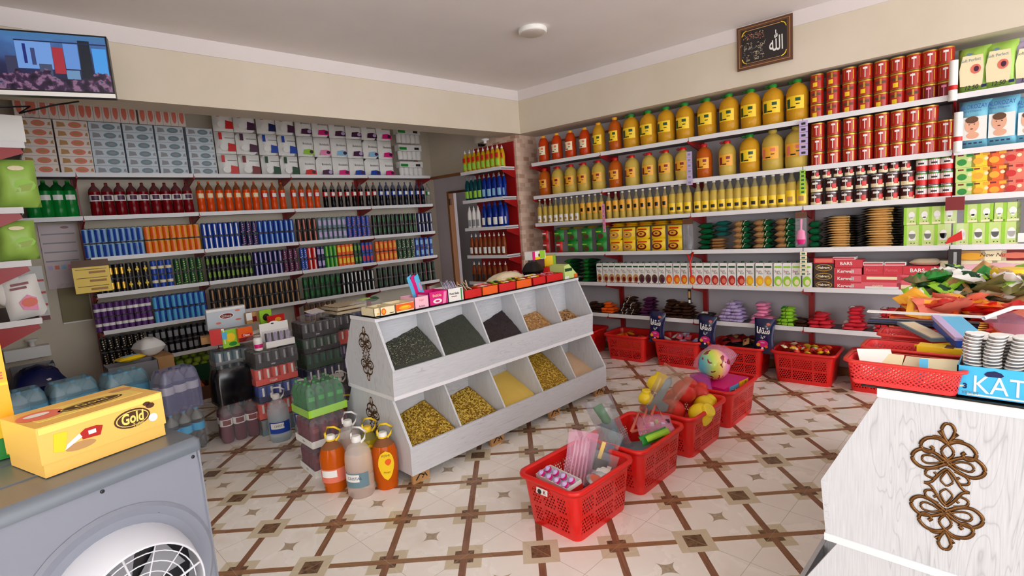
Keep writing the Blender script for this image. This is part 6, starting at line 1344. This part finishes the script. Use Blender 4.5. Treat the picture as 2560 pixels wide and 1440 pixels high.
# big water and juice jugs on the floor
def floor_jug(name, liquid, capc, handc, h, r, lab, T, label, labcol2='white', shape=0, oval=False):
    prof = [(r*.86, 0), (r, .015), (r*.99, h*.16), (r*.96, h*.18), (r, h*.2), (r*.99, h*.34), (r*.96, h*.36), (r, h*.38), (r, h*.6), (r*.93, h*.72), (r*.7, h*.82), (r*.36, h*.87), (r*.3, h*.92)]
    if shape: prof = [(r*.8, 0), (r*.86, .02), (r*.83, h*.1), (r*.9, h*.14), (r*.97, h*.3), (r, h*.45), (r*.97, h*.65), (r*.8, h*.77), (r*.45, h*.85), (r*.34, h*.88), (r*.33, h*.92)]
    lv = h*.72
    body = MB().lathe([(a, z_, liquid if z_ < lv else 'clear_'+liquid) for a, z_ in prof], 28)
    o = add(name, body, None, T, label, 'bottle')
    add('cap', MB().lathe([(r*.34, h*.9, capc), (r*.35, h*.97, capc), (r*.28, h*.985, capc)], 16), o)
    w_ = r*.55
    add('handle', MB().tube([(-w_*.7, 0, h*.9), (-w_, 0, h*.98), (-w_*.9, 0, h*1.1), (0, 0, h*1.13), (w_*.9, 0, h*1.1), (w_, 0, h*.98), (w_*.7, 0, h*.9)], .0065, handc, 8, Matrix.Translation((0, 0, h*.9)) @ Matrix.Rotation(.35, 4, 'Y') @ Matrix.Translation((0, 0, -h*.9))).lathe([(r*.36, h*.89, handc), (r*.37, h*.915, handc)], 16), o)
    la = MB()
    if oval:
        for (ac, am, zc, zh, rr_, mm) in ((0, .62, h*.46, h*.26, 1.03, lab), (.14, .24, h*.52, h*.06, 1.045, 'orange')):
            N_ = 12; vs = []; fs = []
            for q in range(N_+1):
                t_ = -1+2*q/N_; wv = am*math.sqrt(max(0, 1-t_*t_))*(1 if t_ > 0 else (1+t_*.35))
                for e in range(7): a_ = ac-wv+2*wv*e/6; vs.append((r*rr_*math.sin(a_), -r*rr_*math.cos(a_), zc+t_*zh))
            for q in range(N_):
                for e in range(6): k0 = q*7+e; fs.append((k0, k0+1, k0+8, k0+7))
            la.add(vs, fs, mm, True)
        la.text('KOHI', h*.045, 0, h*.64, 0, 'brown', cyl=r*1.05, wmax=r*.6); la.text('Mango', h*.04, 0, h*.34, 0, 'dkred', cyl=r*1.05, wmax=r*.6)
    else:
        la.wrap(r*1.02, -60, 60, h*.2, h*.44, lab, 10); la.wrap(r*1.03, -50, 20, h*.3, h*.42, labcol2, 6); (la.text('CRISTAL', h*.045, 0, h*.36, 0, 'navy', cyl=r*1.04, wmax=r*1.1) if name == 'water_jug' else None)
    add('bottle_label', la, o); return o
floor_jug('water_jug', 'pet_pink', 'white', 'white', .36, .078, 'slate', tr(1.365, 2.74, 0, -.9), 'clear five-litre water jug in front of the orange juice jugs')
floor_jug('juice_jug', 'juice', 'white', 'yellow', .34, .076, 'yellow', tr(1.512, 2.70, 0, -.45), 'orange juice jug with a yellow oval label leaning on the display corner', shape=1, oval=True)
floor_jug('juice_jug', 'juice', 'white', 'yellow', .34, .076, 'salmon', tr(1.30, 2.93, 0, -.6), 'orange juice jug half hidden left of the clear water jug', shape=1)
liq('lq_yell', (214, 190, 40), .4)
floor_jug('juice_jug', 'lq_yell', 'yellow', 'yellow', .34, .072, 'yellow', tr(1.505, 2.865, 0, -.4), 'yellow juice jug between the clear jug and the display', shape=1, oval=True)
floor_jug('water_jug', 'pet_pink', 'white', 'white', .36, .076, 'slate', tr(1.46, 3.02, 0, -.5), 'water jug with raised white handle behind the yellow jug')
floor_jug('juice_jug', 'juice', 'white', 'yellow', .34, .072, 'salmon', tr(1.66, 3.42, 0, -.5), 'orange juice jug standing behind the other jugs', shape=1)
floor_jug('water_jug', 'pet', 'white', 'white', .36, .078, 'blue', tr(1.40, 4.01, 0, -.3), 'five-litre water jug before the stack of can trays')
floor_jug('water_jug', 'pet', 'white', 'white', .36, .078, 'blue', tr(1.60, 4.04, 0, -.3), 'five-litre water jug behind the green lemonade pack')
M('clear_smoke', (90, 90, 100), .15, trans=.5)
MATS['smoke'] = MATS['clear_smoke']; MATS['clear_smoke2'] = MATS['clear_smoke']
liq('smoke_w', (120, 122, 130), .5)
floor_jug('water_jug', 'smoke_w', 'white', 'white', .38, .08, 'dark', tr(1.86, 3.92, 0, -.3), 'greyish jug with white handle between the stacks and the display')
floor_jug('water_jug', 'smoke_w', 'grey', 'grey', .36, .08, 'dark', tr(2.06, 4.0, 0, -.3), 'greyish jug half hidden behind the display')
# yellow jerrycan beside the cooler
mb = MB(); loft(mb, [rrect(.2, .12, .03, 0), rrect(.22, .14, .04, .03), rrect(.22, .14, .04, .26), rrect(.16, .1, .03, .3)], 'yellow'); mb.add(rrect(.16, .1, .03, .3), [tuple(range(20))], 'yellow'); mb.lathe([(.025, .3, 'yellow'), (.025, .33, 'yellow')], 12)
j = add('jerrycan', mb, None, tr(.64, 3.66, .0, .2), 'yellow plastic jerrycan behind the grey cooler', 'jerrycan'); add('cap', MB().lathe([(.03, .325, 'yellow'), (.03, .345, 'red')], 12), j)
# ---------------------------------------------------------------- produce under the back shelves
def crate(x, y, rz, w, d, h, m, label):
    mb = openbox(-w/2, w/2, -d/2, d/2, 0, h, m, 'dark'); add('fruit_crate', mb, None, tr(x, y, 0, rz), label, 'crate')
M('applegreen', (150, 176, 52), .4); M('onion', (200, 96, 40), .45)
crate(1.18, 5.88, -.02, .5, .3, .13, 'brown', 'low brown crate of orange fruit under the back shelf'); crate(1.32, 6.17, -.02, .56, .16, .28, 'dkgreen', 'dark crate of green apples behind the orange fruit')
def fruit(m, r): return MB().lathe([(r*.15, r*.1, m), (r*.6, 0.0, m), (r, r*.8, m), (r*.95, r*1.3, m), (r*.55, r*1.8, m), (r*.12, r*1.7, m)], 10)
fa = Proto('apple', fruit('applegreen', .037), 'apple'); fo = Proto('orange_fruit', fruit('onion', .034), 'fruit')
for k in range(26): fa.put(tr(1.08+.078*(k % 7)+.02*(k//7 % 2), 6.13+.04*(k//14), .24+.055*(k//7), rnd.uniform(0, 6)), 'green apple in the dark crate under the back shelf', 'green apples')
for k in range(18): fo.put(tr(.98+.07*(k % 6), 5.79+.075*(k//6), .09+.018*(k//6), rnd.uniform(0, 6)), 'orange fruit in the low crate under the back shelf', 'orange fruit')
# ---------------------------------------------------------------- the grey air cooler and the boxes on it
M('cooler_grey', (128, 132, 144), .35, spec=.5); M('cooler_lid', (98, 105, 114), .28, spec=.6); M('duct_white', (214, 216, 224), .3); M('fan_dark', (30, 26, 30), .5)
CA = math.radians(13.6); CTm = tr(-.052, 1.636, 0, CA)
r_ = thing('air_cooler', 'large grey air cooler with a white round grille, foreground left', 'air cooler', CTm)
def plate_hole(x0, x1, z0, z1, cx, cz, R, n=48):
    mb = MB(); ring = [(cx+R*math.cos(2*PI*k/n), 0, cz+R*math.sin(2*PI*k/n)) for k in range(n)]; out = []
    for k in range(n):
        a = 2*PI*k/n; dx, dz = math.cos(a), math.sin(a); t1 = min((x1-cx)/dx if dx > 1e-6 else 9, (x0-cx)/dx if dx < -1e-6 else 9, (z1-cz)/dz if dz > 1e-6 else 9, (z0-cz)/dz if dz < -1e-6 else 9); out.append((cx+dx*t1, 0, cz+dz*t1))
    # include the corners
    vs = ring+out; fs = [(k, n+k, n+(k+1) % n, (k+1) % n) for k in range(n)]
    mb.add(vs, fs, 'cooler_grey')
    for X, Z in ((x1, z1), (x0, z1), (x0, z0), (x1, z0)):
        best = sorted(range(n), key=lambda k: (out[k][0]-X)**2+(out[k][2]-Z)**2)[:2]; mb.add([out[best[0]], out[best[1]], (X, 0, Z)], [(0, 1, 2)], 'cooler_grey')
    return mb
W0_, W1_ = -.36, .432
mb = plate_hole(W0_, W1_, .0, .905, .2, .605, .176); mb.box(W0_, W1_, .012, .44, 0, .905, 'cooler_grey')
mb.box(W1_-.006, W1_+.004, 0, .44, 0, .905, 'cooler_grey'); mb.box(W0_, W1_, 0, .012, 0, .02, 'cooler_grey')
add('body', mb, r_)
rg = MB(); n = 48
for (ra, ya, rb, yb, m_) in ((.232, -.002, .222, -.010, 'cooler_grey'), (.222, -.010, .190, .004, 'cooler_grey'), (.190, .004, .178, .012, 'cooler_grey')):
    vs = []; 
    for k in range(n): a = 2*PI*k/n; vs += [(.2+ra*math.cos(a), ya, .605+ra*math.sin(a)), (.2+rb*math.cos(a), yb, .605+rb*math.sin(a))]
    rg.add(vs, [(2*k, 2*k+1, (2*k+3) % (2*n), (2*k+2) % (2*n)) for k in range(n)], m_, True)
add('ring_moulding', rg, r_)
vs = []; du = MB()
for (R_, y_) in ((.178, .01), (.172, -.03), (.152, -.105), (.148, -.11), (.146, -.105), (.166, -.03), (.17, .02)):
    for k in range(n): a = 2*PI*k/n; vs.append((.2+R_*math.cos(a), y_, .605+R_*math.sin(a)))
du.add(vs, [(j_*n+k, j_*n+(k+1) % n, (j_+1)*n+(k+1) % n, (j_+1)*n+k) for j_ in range(6) for k in range(n)], 'duct_white', True)
do = add('outlet_duct', du, r_)
gr = MB()
for R_ in (.03, .055, .08, .105, .13): gr.tube([(.2+R_*math.cos(2*PI*k/36), -.1, .605+R_*math.sin(2*PI*k/36)) for k in range(36)], .0018, 'duct_white', 5, closed=True)
for k in range(12): a = 2*PI*k/12+.2; gr.tube([(.2+.02*math.cos(a), -.1, .605+.02*math.sin(a)), (.2+.15*math.cos(a), -.1, .605+.15*math.sin(a))], .002 if k % 3 else .0035, 'duct_white', 5)
add('grille', gr, do)
fn = MB()
fn.add([(.2+.17*math.cos(2*PI*k/32), .011, .605+.17*math.sin(2*PI*k/32)) for k in range(32)], [tuple(range(32))], 'fan_dark')
for k in range(5):
    a = 2*PI*k/5; fn.add([(.2+.03*math.cos(a), -.02, .605+.03*math.sin(a)), (.2+.14*math.cos(a+.1), -.03, .605+.14*math.sin(a+.1)), (.2+.14*math.cos(a+.8), .0, .605+.14*math.sin(a+.8)), (.2+.03*math.cos(a+.6), -.005, .605+.03*math.sin(a+.6))], [(0, 1, 2, 3)], 'grey')
fn.lathe([(.03, 0, 'dark'), (.03, .03, 'dark')], 14, Matrix.Translation((.2, .005, .605)) @ Matrix.Rotation(PI/2, 4, 'X')); add('fan', fn, r_)
ld = MB(); loft(ld, [rrect(.81, .46, .012, .908), rrect(.81, .46, .012, .94), rrect(.79, .44, .012, .95)], 'cooler_lid', Matrix.Translation(((W0_+W1_)/2, .222, 0)), closed_bottom=False)
ld.add([(x+(W0_+W1_)/2, y+.222, z_) for x, y, z_ in rrect(.79, .44, .012, .95)], [tuple(range(20))], 'cooler_lid')
for y_ in (.14, .32): ld.box(W0_+.04, W1_-.04, y_, y_+.006, .949, .953, 'cooler_lid')
add('lid', ld, r_)
for x_, z_ in ((.189, .898), (.308, .782), (.075, .79), (.415, .893), (-.1, .89)): add('screw', MB().lathe([(.0055, 0, 'screw'), (.005, .004, 'screw'), (.002, .004, 'black')], 10, Matrix.Translation((x_, .002, z_)) @ Matrix.Rotation(PI/2, 4, 'X')), r_)
# gold sweets box
M('gold_box', (238, 190, 96), .3); M('gold_box2', (246, 214, 110), .3); M('choc', (74, 38, 14), .35)
GL, GD, GH = .288, .21, .132
mb = MB().box(0, GL, 0, GD, .0, .04, 'gold_box'); mb.box(-.004, GL+.004, -.004, GD+.004, .035, GH, 'gold_box')
y = -.0045
mb.rect(.0, GL, GH*.86, GH*.98, y, 'gold_box2'); mb.ell(GL*.72, GH*.62, GL*.16, GH*.2, y, 'choc', 24, t=.001); mb.ell(GL*.72, GH*.62, GL*.145, GH*.165, y-.001, 'gold_box2', 24); mb.ell(GL*.72, GH*.62, GL*.135, GH*.15, y-.002, 'choc', 24)
mb.text('Gold', GH*.24, GL*.72, GH*.64, y-.0035, 'gold_box2', bold=.03, shear=.1, wmax=GL*.2); mb.text('Toffee', GH*.07, GL*.76, GH*.47, y-.0035, 'gold_box2', wmax=GL*.1)
mb.ell(GL*.86, GH*.84, .01, .006, y-.001, 'choc', 8); mb.ell(GL*.89, GH*.78, .012, .008, y-.001, 'choc', 8); mb.ell(GL*.9, GH*.5, .012, .012, y-.001, 'white', 16)
mb.prism([(GL*.3, GH*.52), (GL*.44, GH*.5), (GL*.47, GH*.68), (GL*.42, GH*.72), (GL*.33, GH*.72), (GL*.29, GH*.66)][::-1], y-.001, y, 'tin_red'); mb.rect(GL*.35, GL*.41, GH*.58, GH*.66, y-.001, 'white')
mb.prism([(GL*.08, GH*.45), (GL*.16, GH*.4), (GL*.2, GH*.78), (GL*.1, GH*.8)][::-1], y-.001, y, 'yellow'); mb.prism([(GL*.16, GH*.42), (GL*.3, GH*.58), (GL*.28, GH*.66), (GL*.18, GH*.52)][::-1], y-.0015, y, 'white'); mb.ell(GL*.28, GH*.42, GL*.12, GH*.08, y, 'kraft', 14)
Tz = Matrix.Translation((0, 0, GH+.0005)) @ Matrix.Rotation(-PI/2, 4, 'X')   # prints on the lid: local z -> depth
lid = lambda fn_: fn_(Tz)
mb.box(.02, GL-.02, .05, .16, GH, GH+.0006, 'gold_box2'); mb.ell(.06, -.06, .045, .04, .0, 'salmon', 18, T=Tz @ Matrix.Translation((0, 0, 0))) if False else None
def top_oval(cx, cy_2, rx, ry, z_, m): mb.add([(cx+rx*math.cos(2*PI*k/20), cy_2+ry*math.sin(2*PI*k/20), z_) for k in range(20)], [tuple(range(20))], m)
top_oval(GL*.55, .1, GL*.27, .034, GH+.001, 'choc'); top_oval(GL*.55, .1, GL*.25, .029, GH+.0015, 'gold_box2'); top_oval(GL*.55, .1, GL*.235, .025, GH+.002, 'choc')
mb.text('Gold', .028, 0, 0, 0, 'gold_box2', T=Matrix.Translation((GL*.55, .1, GH+.003)) @ Matrix.Rotation(-PI/2, 4, 'X') @ Matrix.Rotation(0, 4, 'Z'), wmax=.09)
top_oval(.05, .12, .05, .05, GH+.001, 'salmon'); top_oval(.045, .13, .028, .018, GH+.0018, 'white'); top_oval(GL-.03, .16, .03, .02, GH+.001, 'kraft')
add('toffee_box', mb, None, tr(.034, 1.749, .9525, math.radians(16)), 'long yellow-gold sweets box lettered Gold on the air cooler', 'box')
# yellow cartons behind it
mb = MB().box(-.4, 0, 0, .16, 0, .105, 'green'); mb.rect(-.4, 0, .06, .105, -.0005, 'yellow'); mb.rect(-.03, -.008, .01, .05, -.001, 'lime'); mb.prism([(-.08, 0), (-.05, 0), (-.06, .06), (-.09, .06)][::-1], -.0008, 0, 'dkgreen')
add('snack_carton', mb, None, tr(-.0, 2.03, .953, .05), 'green and yellow carton under the orange one, at the picture edge', 'carton')
M('carton_or', (250, 176, 24), .4)
mb = MB().box(-.4, 0, 0, .16, 0, .5, 'carton_or'); y = -.0006
mb.prism([(-.09, .17), (-.03, .15), (-.012, .2), (-.03, .26), (-.01, .3), (-.04, .33), (-.1, .32)][::-1], y, 0, 'purple'); mb.prism([(-.08, .23), (-.02, .25), (-.02, .29), (-.08, .27)][::-1], y-.001, y, 'blue'); mb.text('Solena', .022, -.05, .262, y-.002, 'white', bold=.03, wmax=.06); mb.ell(-.03, .2, .014, .02, y-.001, 'yellow', 10)
mb.text('ORANGE', .02, -.05, .128, y-.001, 'tin_red', bold=.03, wmax=.085); mb.rect(-.4, 0, .1, .108, y, 'yellow'); mb.rect(-.1, .0, .32, .5, y, 'carton_or')
add('snack_carton', mb, None, tr(.0, 2.035, 1.059, .05), 'tall orange carton with a purple logo at the picture edge', 'carton')
# ---------------------------------------------------------------- shelf on the left wall and what lies on it
r_ = thing('wall_shelving', 'white and red shelf unit on the left wall, seen from its end', 'shelving', tr(-.22, 4.5, 0))
for z_, xe in ((2.2, .50), (1.8, .44), (1.47, .43), (1.10, .43)):
    sh = add('shelf', MB().box(.0, xe, 0, 1.55, z_-.012, z_+.004, 'shelf_grey').box(.0, xe, -.006, .0, z_-.02, z_+.018, 'shelf_white').box(xe-.006, xe, 0, 1.55, z_-.02, z_+.018, 'shelf_white'), r_)
    add('bracket', MB().prism([(.0, z_-.02), (xe-.02, z_-.02), (xe-.01, z_-.05), (.12, z_-.19), (.0, z_-.22)], -.004, .004, 'shelf_red', Matrix.Translation((0, .01, 0))), sh)
add('upright', MB().box(.0, .03, -.0, .03, 0, 2.4, 'shelf_red'), r_)
def lx(px, py, y_=4.52): q = W0.at(px, py, y_); return q
for px, py, z_, w_, h_, m_, lb in ((50, 500, 1.82, .2, .3, 'nappy_green', 'large green bag at the end of the left wall shelf, upper one'), (50, 640, 1.49, .19, .25, 'nappy_green', 'large green bag at the end of the left wall shelf, lower one')):
    x_ = lx(px, py)[0]; mb = MB().pillow(w_, h_, .14, m_, Matrix.Translation((0, 0, h_/2)) @ Matrix.Rotation(PI/2, 4, 'X'), n=8, e=.35, seed=3)
    mb.ell(.0, h_*.8, w_*.2, h_*.05, -.141, 'cream', 10); mb.ell(.03, h_*.45, w_*.26, h_*.13, -.1415, 'lime', 10); mb.prism([(-.02, h_*.3), (.05, h_*.34), (.07, h_*.5), (.0, h_*.44)][::-1], -.143, -.14, 'applegreen')
    add('nappy_pack', mb, None, tr(x_, 4.66, z_, .05), lb, 'bag')
mb = MB().box(-.14, .08, 0, .3, 0, .16, 'white'); add('white_box', mb, None, tr(lx(20, 340)[0], 4.52, 2.222), 'white box on the top board of the left wall shelf', 'box')
mb = MB().box(-.14, .1, 0, .3, 0, .26, 'dark').box(-.14, .1, -.002, 0, .06, .08, 'black'); add('black_case', mb, None, tr(-.03, 5.0, 2.222), 'black case standing behind the white box on the left shelf', 'case')
x_ = lx(75, 790)[0]; mb = MB().pillow(.19, .27, .08, 'white', Matrix.Translation((0, 0, .135)) @ Matrix.Rotation(PI/2, 4, 'X'), n=8, e=.4, seed=6); mb.prism([(-.02, .06), (.05, .04), (.06, .12), (.02, .15), (-.03, .11)][::-1], -.083, -.08, 'pink'); mb.box(-.05, .03, -.084, -.08, .19, .205, 'dkred'); mb.box(-.04, .045, -.084, -.08, .215, .23, 'dkred'); mb.ell(.02, .1, .04, .03, -.0845, 'salmon', 10)
add('flour_bag', mb, None, tr(x_, 4.62, 1.12, .05, 0, -.12), 'white bag with pink flowers on the lowest left shelf', 'bag')
x_ = lx(28, 690)[0]; soft('white_bag', .16, .1, .24, 'white', tr(x_-.03, 4.6, 1.2, 0, 0, 0), 'white crumpled plastic bag at the left wall shelf', seed=50)
# posters
def poster(px0, px1, zt, zb, m, deco, label, d=6.335):
    u0 = FA.at(px0, liney(FA, px0, d, (zt+zb)/2), d)[0]; u1 = FA.at(px1, liney(FA, px1, d, (zt+zb)/2), d)[0]
    mb = MB().box(0, u1-u0, -.002, 0, zb, zt, m); deco(mb, u1-u0, zb, zt); add('poster', mb, None, FA.T(u0, d, 0), label, 'poster')
def dec1(mb, w, a, b):
    for k in range(4): mb.rect(w*.05, w*.95, a+(b-a)*(.42+.14*k), a+(b-a)*(.44+.14*k), -.002, 'grey')
    for k in range(5): mb.rect(w*(.08+.18*k), w*(.2+.18*k), a+(b-a)*.3, a+(b-a)*.36, -.002, ['lilac', 'salmon', 'ltblue', 'pink', 'lilac'][k])
    mb.ell(w*.7, a+(b-a)*.95, w*.12, .012, -.002, 'dkred', 10)
M('paper_pink', (222, 206, 208), .7); M('paper_olive', (136, 124, 92), .7)
poster(108, 200, 1.78, 1.2, 'paper_pink', dec1, 'pale pink printed price sheet on the back wall at the far left')
poster(150, 224, 1.24, .87, 'paper_olive', lambda mb, w, a, b: mb.rect(0, w, a, a+.012, -.002, 'white'), 'olive brown poster under the pink price sheet')
poster(62, 116, 1.42, .93, 'white', lambda mb, w, a, b: [mb.rect(w*.05, w*.98, a+.02+.11*k, a+.04+.11*k, -.002, 'red') for k in range(4)]+[mb.rect(w*.6, w*.98, a, a+.04, -.003, 'dkred')], 'white and red calendar poster by the left shelf')
mb = MB().box(-.13, .13, -.01, 0, -.29, 0, 'yellow'); mb.rect(-.13, .13, -.06, 0, -.011, 'brown')
for k in range(3): mb.rect(-.11, .11, -.085-.075*k, -.08-.075*k, -.011, 'brown'); mb.rect(-.02, .1, -.12-.075*k, -.1-.075*k, -.011, 'kraft')
u_, _z = FA.at(223, 650, 5.99); add('price_board', mb, None, FA.T(u_, 5.99, FA.at(223, 650, 5.99)[1]), 'yellow and brown tag board hanging at the corner of the drinks shelves', 'sign')
# corner things: blue sack, grey bin, white pipe
x_, z_ = W0.at(80, 880, 5.5); soft('blue_sack', .34, .3, .3, 'navy', tr(x_, 5.6, .35, .2), 'dark blue sack with white print in the far left corner', m2='crisp_navy', seed=52, deco=lambda mb: mb.pillow(.14, .02, .08, 'white', tr(.02, -.13, .12)))
add('grey_bin', openbox(-.14, .14, -.1, .1, 0, .58, 'grey', 'dark'), None, tr(.17, 6.1, 0), 'grey bin against the back wall in the left corner', 'bin')
add('carton', MB().box(-.2, .2, -.18, .18, 0, .348, 'kraft'), None, tr(x_, 5.6, 0), 'brown carton under the blue sack in the left corner', 'carton')
add('water_heater', MB().box(-.15, .15, -.12, 0, 0, .1, 'white').lathe([(.02, .1, 'white'), (.02, .14, 'white'), (.045, .15, 'white'), (.045, .165, 'white')], 12, c=(.04, -.06)), None, tr(.16, 6.33, .62), 'white box with a round cap on the wall above the grey bin', 'box')
x_, z_ = W0.at(395, 890, 5.6)
soft('white_sack', .2, .2, .16, 'white', tr(.88, 5.3, .6, .3), 'white crumpled sack behind the water packs', seed=54); add('sack_carton', MB().box(-.14, .14, -.14, .14, 0, .6, 'kraft'), None, tr(.88, 5.3, 0), 'brown carton behind the water packs', 'carton')
soft('lime_bag', .2, .12, .05, 'yellow', tr(.7, 5.0, .64, .3), 'flat yellow bag lying behind the blue wrapped water pack', m2='ltblue', seed=57)
add('bag_crate', openbox(-.16, .16, -.1, .1, 0, .63, 'shelf_grey', 'dark'), None, tr(.7, 5.01, 0), 'grey crate behind the blue wrapped water pack', 'crate')
# ---------------------------------------------------------------- television, lamp, picture, camera dome
def mat_screen(TH):
    m = M('tv_picture', (60, 90, 150), .3); t = NT(m); x, y, z = t.xyz(t.obj())
    lt = lambda p, q: t.m('LESS_THAN', p, q); gt = lambda p, q: t.m('GREATER_THAN', p, q); AND = lambda *a: a[0] if len(a) == 1 else t.m('MULTIPLY', a[0], AND(*a[1:]))
    v = t.comb(x, 0, z); n1 = t.noise(v, 9, 4, .4); n2 = t.noise(v, 26, 3)
    wall = t.ramp(z, [(.0, (30, 40, 90)), (.5, (60, 90, 160)), (1, (110, 170, 220))])
    c = t.ramp(t.m('ADD', t.m('MULTIPLY', z, 1.6), t.m('MULTIPLY', n1, .35)), [(.15, (22, 20, 38)), (.42, (40, 44, 84)), (.62, (70, 110, 170)), (.95, (96, 160, 210))])
    fx = lambda f: .353+.447*f
    for (x0, x1, z0, z1, col) in ((.0, 1, .90, .97, (70, 120, 170)), (.105, .437, .42, .86, (116, 160, 226)), (.553, .693, .44, .84, (104, 150, 220)), (.442, .547, .36, .77, (172, 48, 62)), (.7, .815, .3, .9, (24, 32, 46)), (.83, .972, .32, .79, (76, 160, 236)), (.17, .2, .5, .8, (30, 40, 120)), (.24, .28, .48, .74, (60, 70, 120)), (.1, .98, .84, .86, (28, 44, 80)), (.0, .1, .3, .6, (60, 60, 90)), (.55, .68, .28, .42, (110, 150, 190)), (.3, .42, .3, .5, (70, 80, 110))):
        c = t.mix(AND(gt(x, fx(x0)), lt(x, fx(x1)), gt(z, z0*TH), lt(z, z1*TH)), c, col)
    low = lt(z, t.m('MULTIPLY', TH, t.m('ADD', .02, t.m('MULTIPLY', n1, .6))))
    c = t.mix(low, c, t.ramp(n2, [(.35, (18, 14, 30)), (.5, (60, 38, 70)), (.6, (150, 110, 140)), (.7, (30, 60, 90))]))
    t.base(t.mix(1.0, c, (0, 0, 0))); t.l.new(c, t.b.inputs['Emission Color']); t.b.inputs['Emission Strength'].default_value = .55

TVW, TVH = .80, .455; va = YAW-1.0987  # the set is swung away from the wall on its arm
# right lower corner of the set seen at (290, 245)
rr = FW+RT*((290-1280)/FPX)+UP*((720-245)/FPX); Q = CAMP+rr*(3.75/rr.dot(FW)) if False else None
nd = Vector((math.cos(YAW), math.sin(YAW), 0)); vx = (nd*FPX+Vector((math.sin(YAW), -math.cos(YAW), 0))*2568).normalized()
rr = FW+RT*((290-1280)/FPX)+UP*((720-246)/FPX); k_ = 3.72/rr.y; Q = CAMP+rr*k_
ang = math.atan2(vx.y, vx.x)
r2_ = FW+RT*((283-1280)/FPX)+UP*((720-78)/FPX); hh_ = (CAMP+r2_*(k_*rr.length/r2_.length)).z-Q.z
TTV = tr(Q.x, Q.y, Q.z, ang) @ Matrix.Translation((-TVW, 0, 0))
TVH = hh_*.985
mat_screen(TVH)
tv = thing('television', 'flat wall television with a blue security camera picture, upper left corner', 'television', TTV)
TVH = hh_*.985
add('frame', MB().box(0, TVW, .0, .05, 0, TVH, 'black').box(0, TVW, -.006, .0, 0, .022, 'white').box(0, TVW, -.004, .0, .022, .03, 'black').box(0, .01, -.005, 0, .02, TVH, 'black').box(TVW-.008, TVW, -.005, 0, .02, TVH, 'black').box(0, TVW, -.005, 0, TVH-.008, TVH, 'black'), tv)
add('screen', MB().box(.01, TVW-.008, -.003, -.0005, .03, TVH-.008, 'tv_picture'), tv)
add('wall_arm', MB().box(.3, .38, .05, .55, TVH*.45, TVH*.55, 'black'), tv)
add('cable', MB().tube([(.2, .06, 0), (.25, .07, -.05), (.4, .08, -.04), (.35, .07, -.08), (.5, .08, -.03), (.62, .06, -.01)], .005, 'black', 5), tv)
mb = MB().lathe([(.105, 0, 'white'), (.11, -.01, 'white'), (.108, -.028, 'white'), (.1, -.034, 'lamp_glass') if False else (.1, -.034, 'white')], 32)
q = ground(1332, 84, 2.925); l_ = add('ceiling_light', mb, None, tr(q.x, q.y, 2.96), 'round white ceiling light fitting', 'lamp'); M('lamp_glass', (206, 196, 186), .3); add('diffuser', MB().lathe([(.095, -.034, 'lamp_glass'), (.085, -.04, 'lamp_glass'), (.03, -.042, 'lamp_glass')], 28), l_)
u0, z0 = FB.at(1845, 180, 4.74); u1, z1 = FB.at(1982, 33, 4.74); W_, H_ = u1-u0, z1-z0
pf = add('framed_picture', MB().box(0, W_, -.014, 0, 0, H_, 'brown').box(W_*.04, W_*.96, -.018, -.012, H_*.05, H_*.95, 'kraft').box(W_*.05, W_*.95, -.0185, -.012, H_*.06, H_*.94, 'brown'), None, FB.T(u0, 4.74, z0), 'brown framed black Arabic calligraphy picture high on the right wall beam', 'picture')
pp = MB().box(W_*.09, W_*.91, -.0195, -.018, H_*.1, H_*.9, 'choc_black') if False else MB().box(W_*.09, W_*.91, -.0195, -.018, H_*.1, H_*.9, 'dark')
r3 = random.Random(3)
for k in range(3):
    for q_ in range(34):
        x_ = W_*(.12+.4*r3.random()); zb = H_*(.18+.22*k)+H_*.17*r3.random(); a = r3.random()*PI; l = W_*.025*(.6+r3.random())
        pp.tube([(x_, -.0198, zb), (x_+l*math.cos(a), -.0198, zb+l*math.sin(a)), (x_+l*1.4*math.cos(a+.8), -.0198, zb+l*1.4*math.sin(a+.8))], .0016, ['beige', 'cream', 'grey'][(q_+k) % 3] if k < 2 else ['salmon', 'beige', 'kraft'][q_ % 3], 4)
pp.text('\ufdf2', H_*.46, W_*.72, H_*.5, -.0205, 'white', bold=.01, wmax=W_*.24)
for sx, sz in ((0, 0), (1, 0), (0, 1), (1, 1)):
    X = lambda a: W_*(.09+a) if not sx else W_*(.91-a)
    Z = lambda a: H_*(.1+a) if not sz else H_*(.9-a)
    pp.tube([(X(.01), -.0205, Z(.14)), (X(.03), -.0205, Z(.08)), (X(.05), -.0205, Z(.05)), (X(.1), -.0205, Z(.02))], .004, 'yellow', 5)
pp.rect(W_*.18, W_*.8, H_*.86, H_*.875, -.0196, 'kraft'); pp.rect(W_*.2, W_*.8, H_*.12, H_*.13, -.0196, 'kraft')
add('calligraphy', pp, pf)
q = ground(1212, 348, 2.49); add('ceiling_sensor', MB().lathe([(.05, 0, 'white'), (.05, -.012, 'white'), (.02, -.02, 'white'), (.018, -.05, 'white')], 14), None, tr(q.x, q.y, 2.49), 'small white sensor under the beam next to the pillar', 'sensor')
u_, z_ = FB.at(1203, 360, 5.06); add('security_camera', MB().box(-.03, .03, -.03, .03, -.03, .04, 'black'), None, FB.T(u_, 5.06, z_), 'small black security camera at the end of the wooden trim', 'camera')
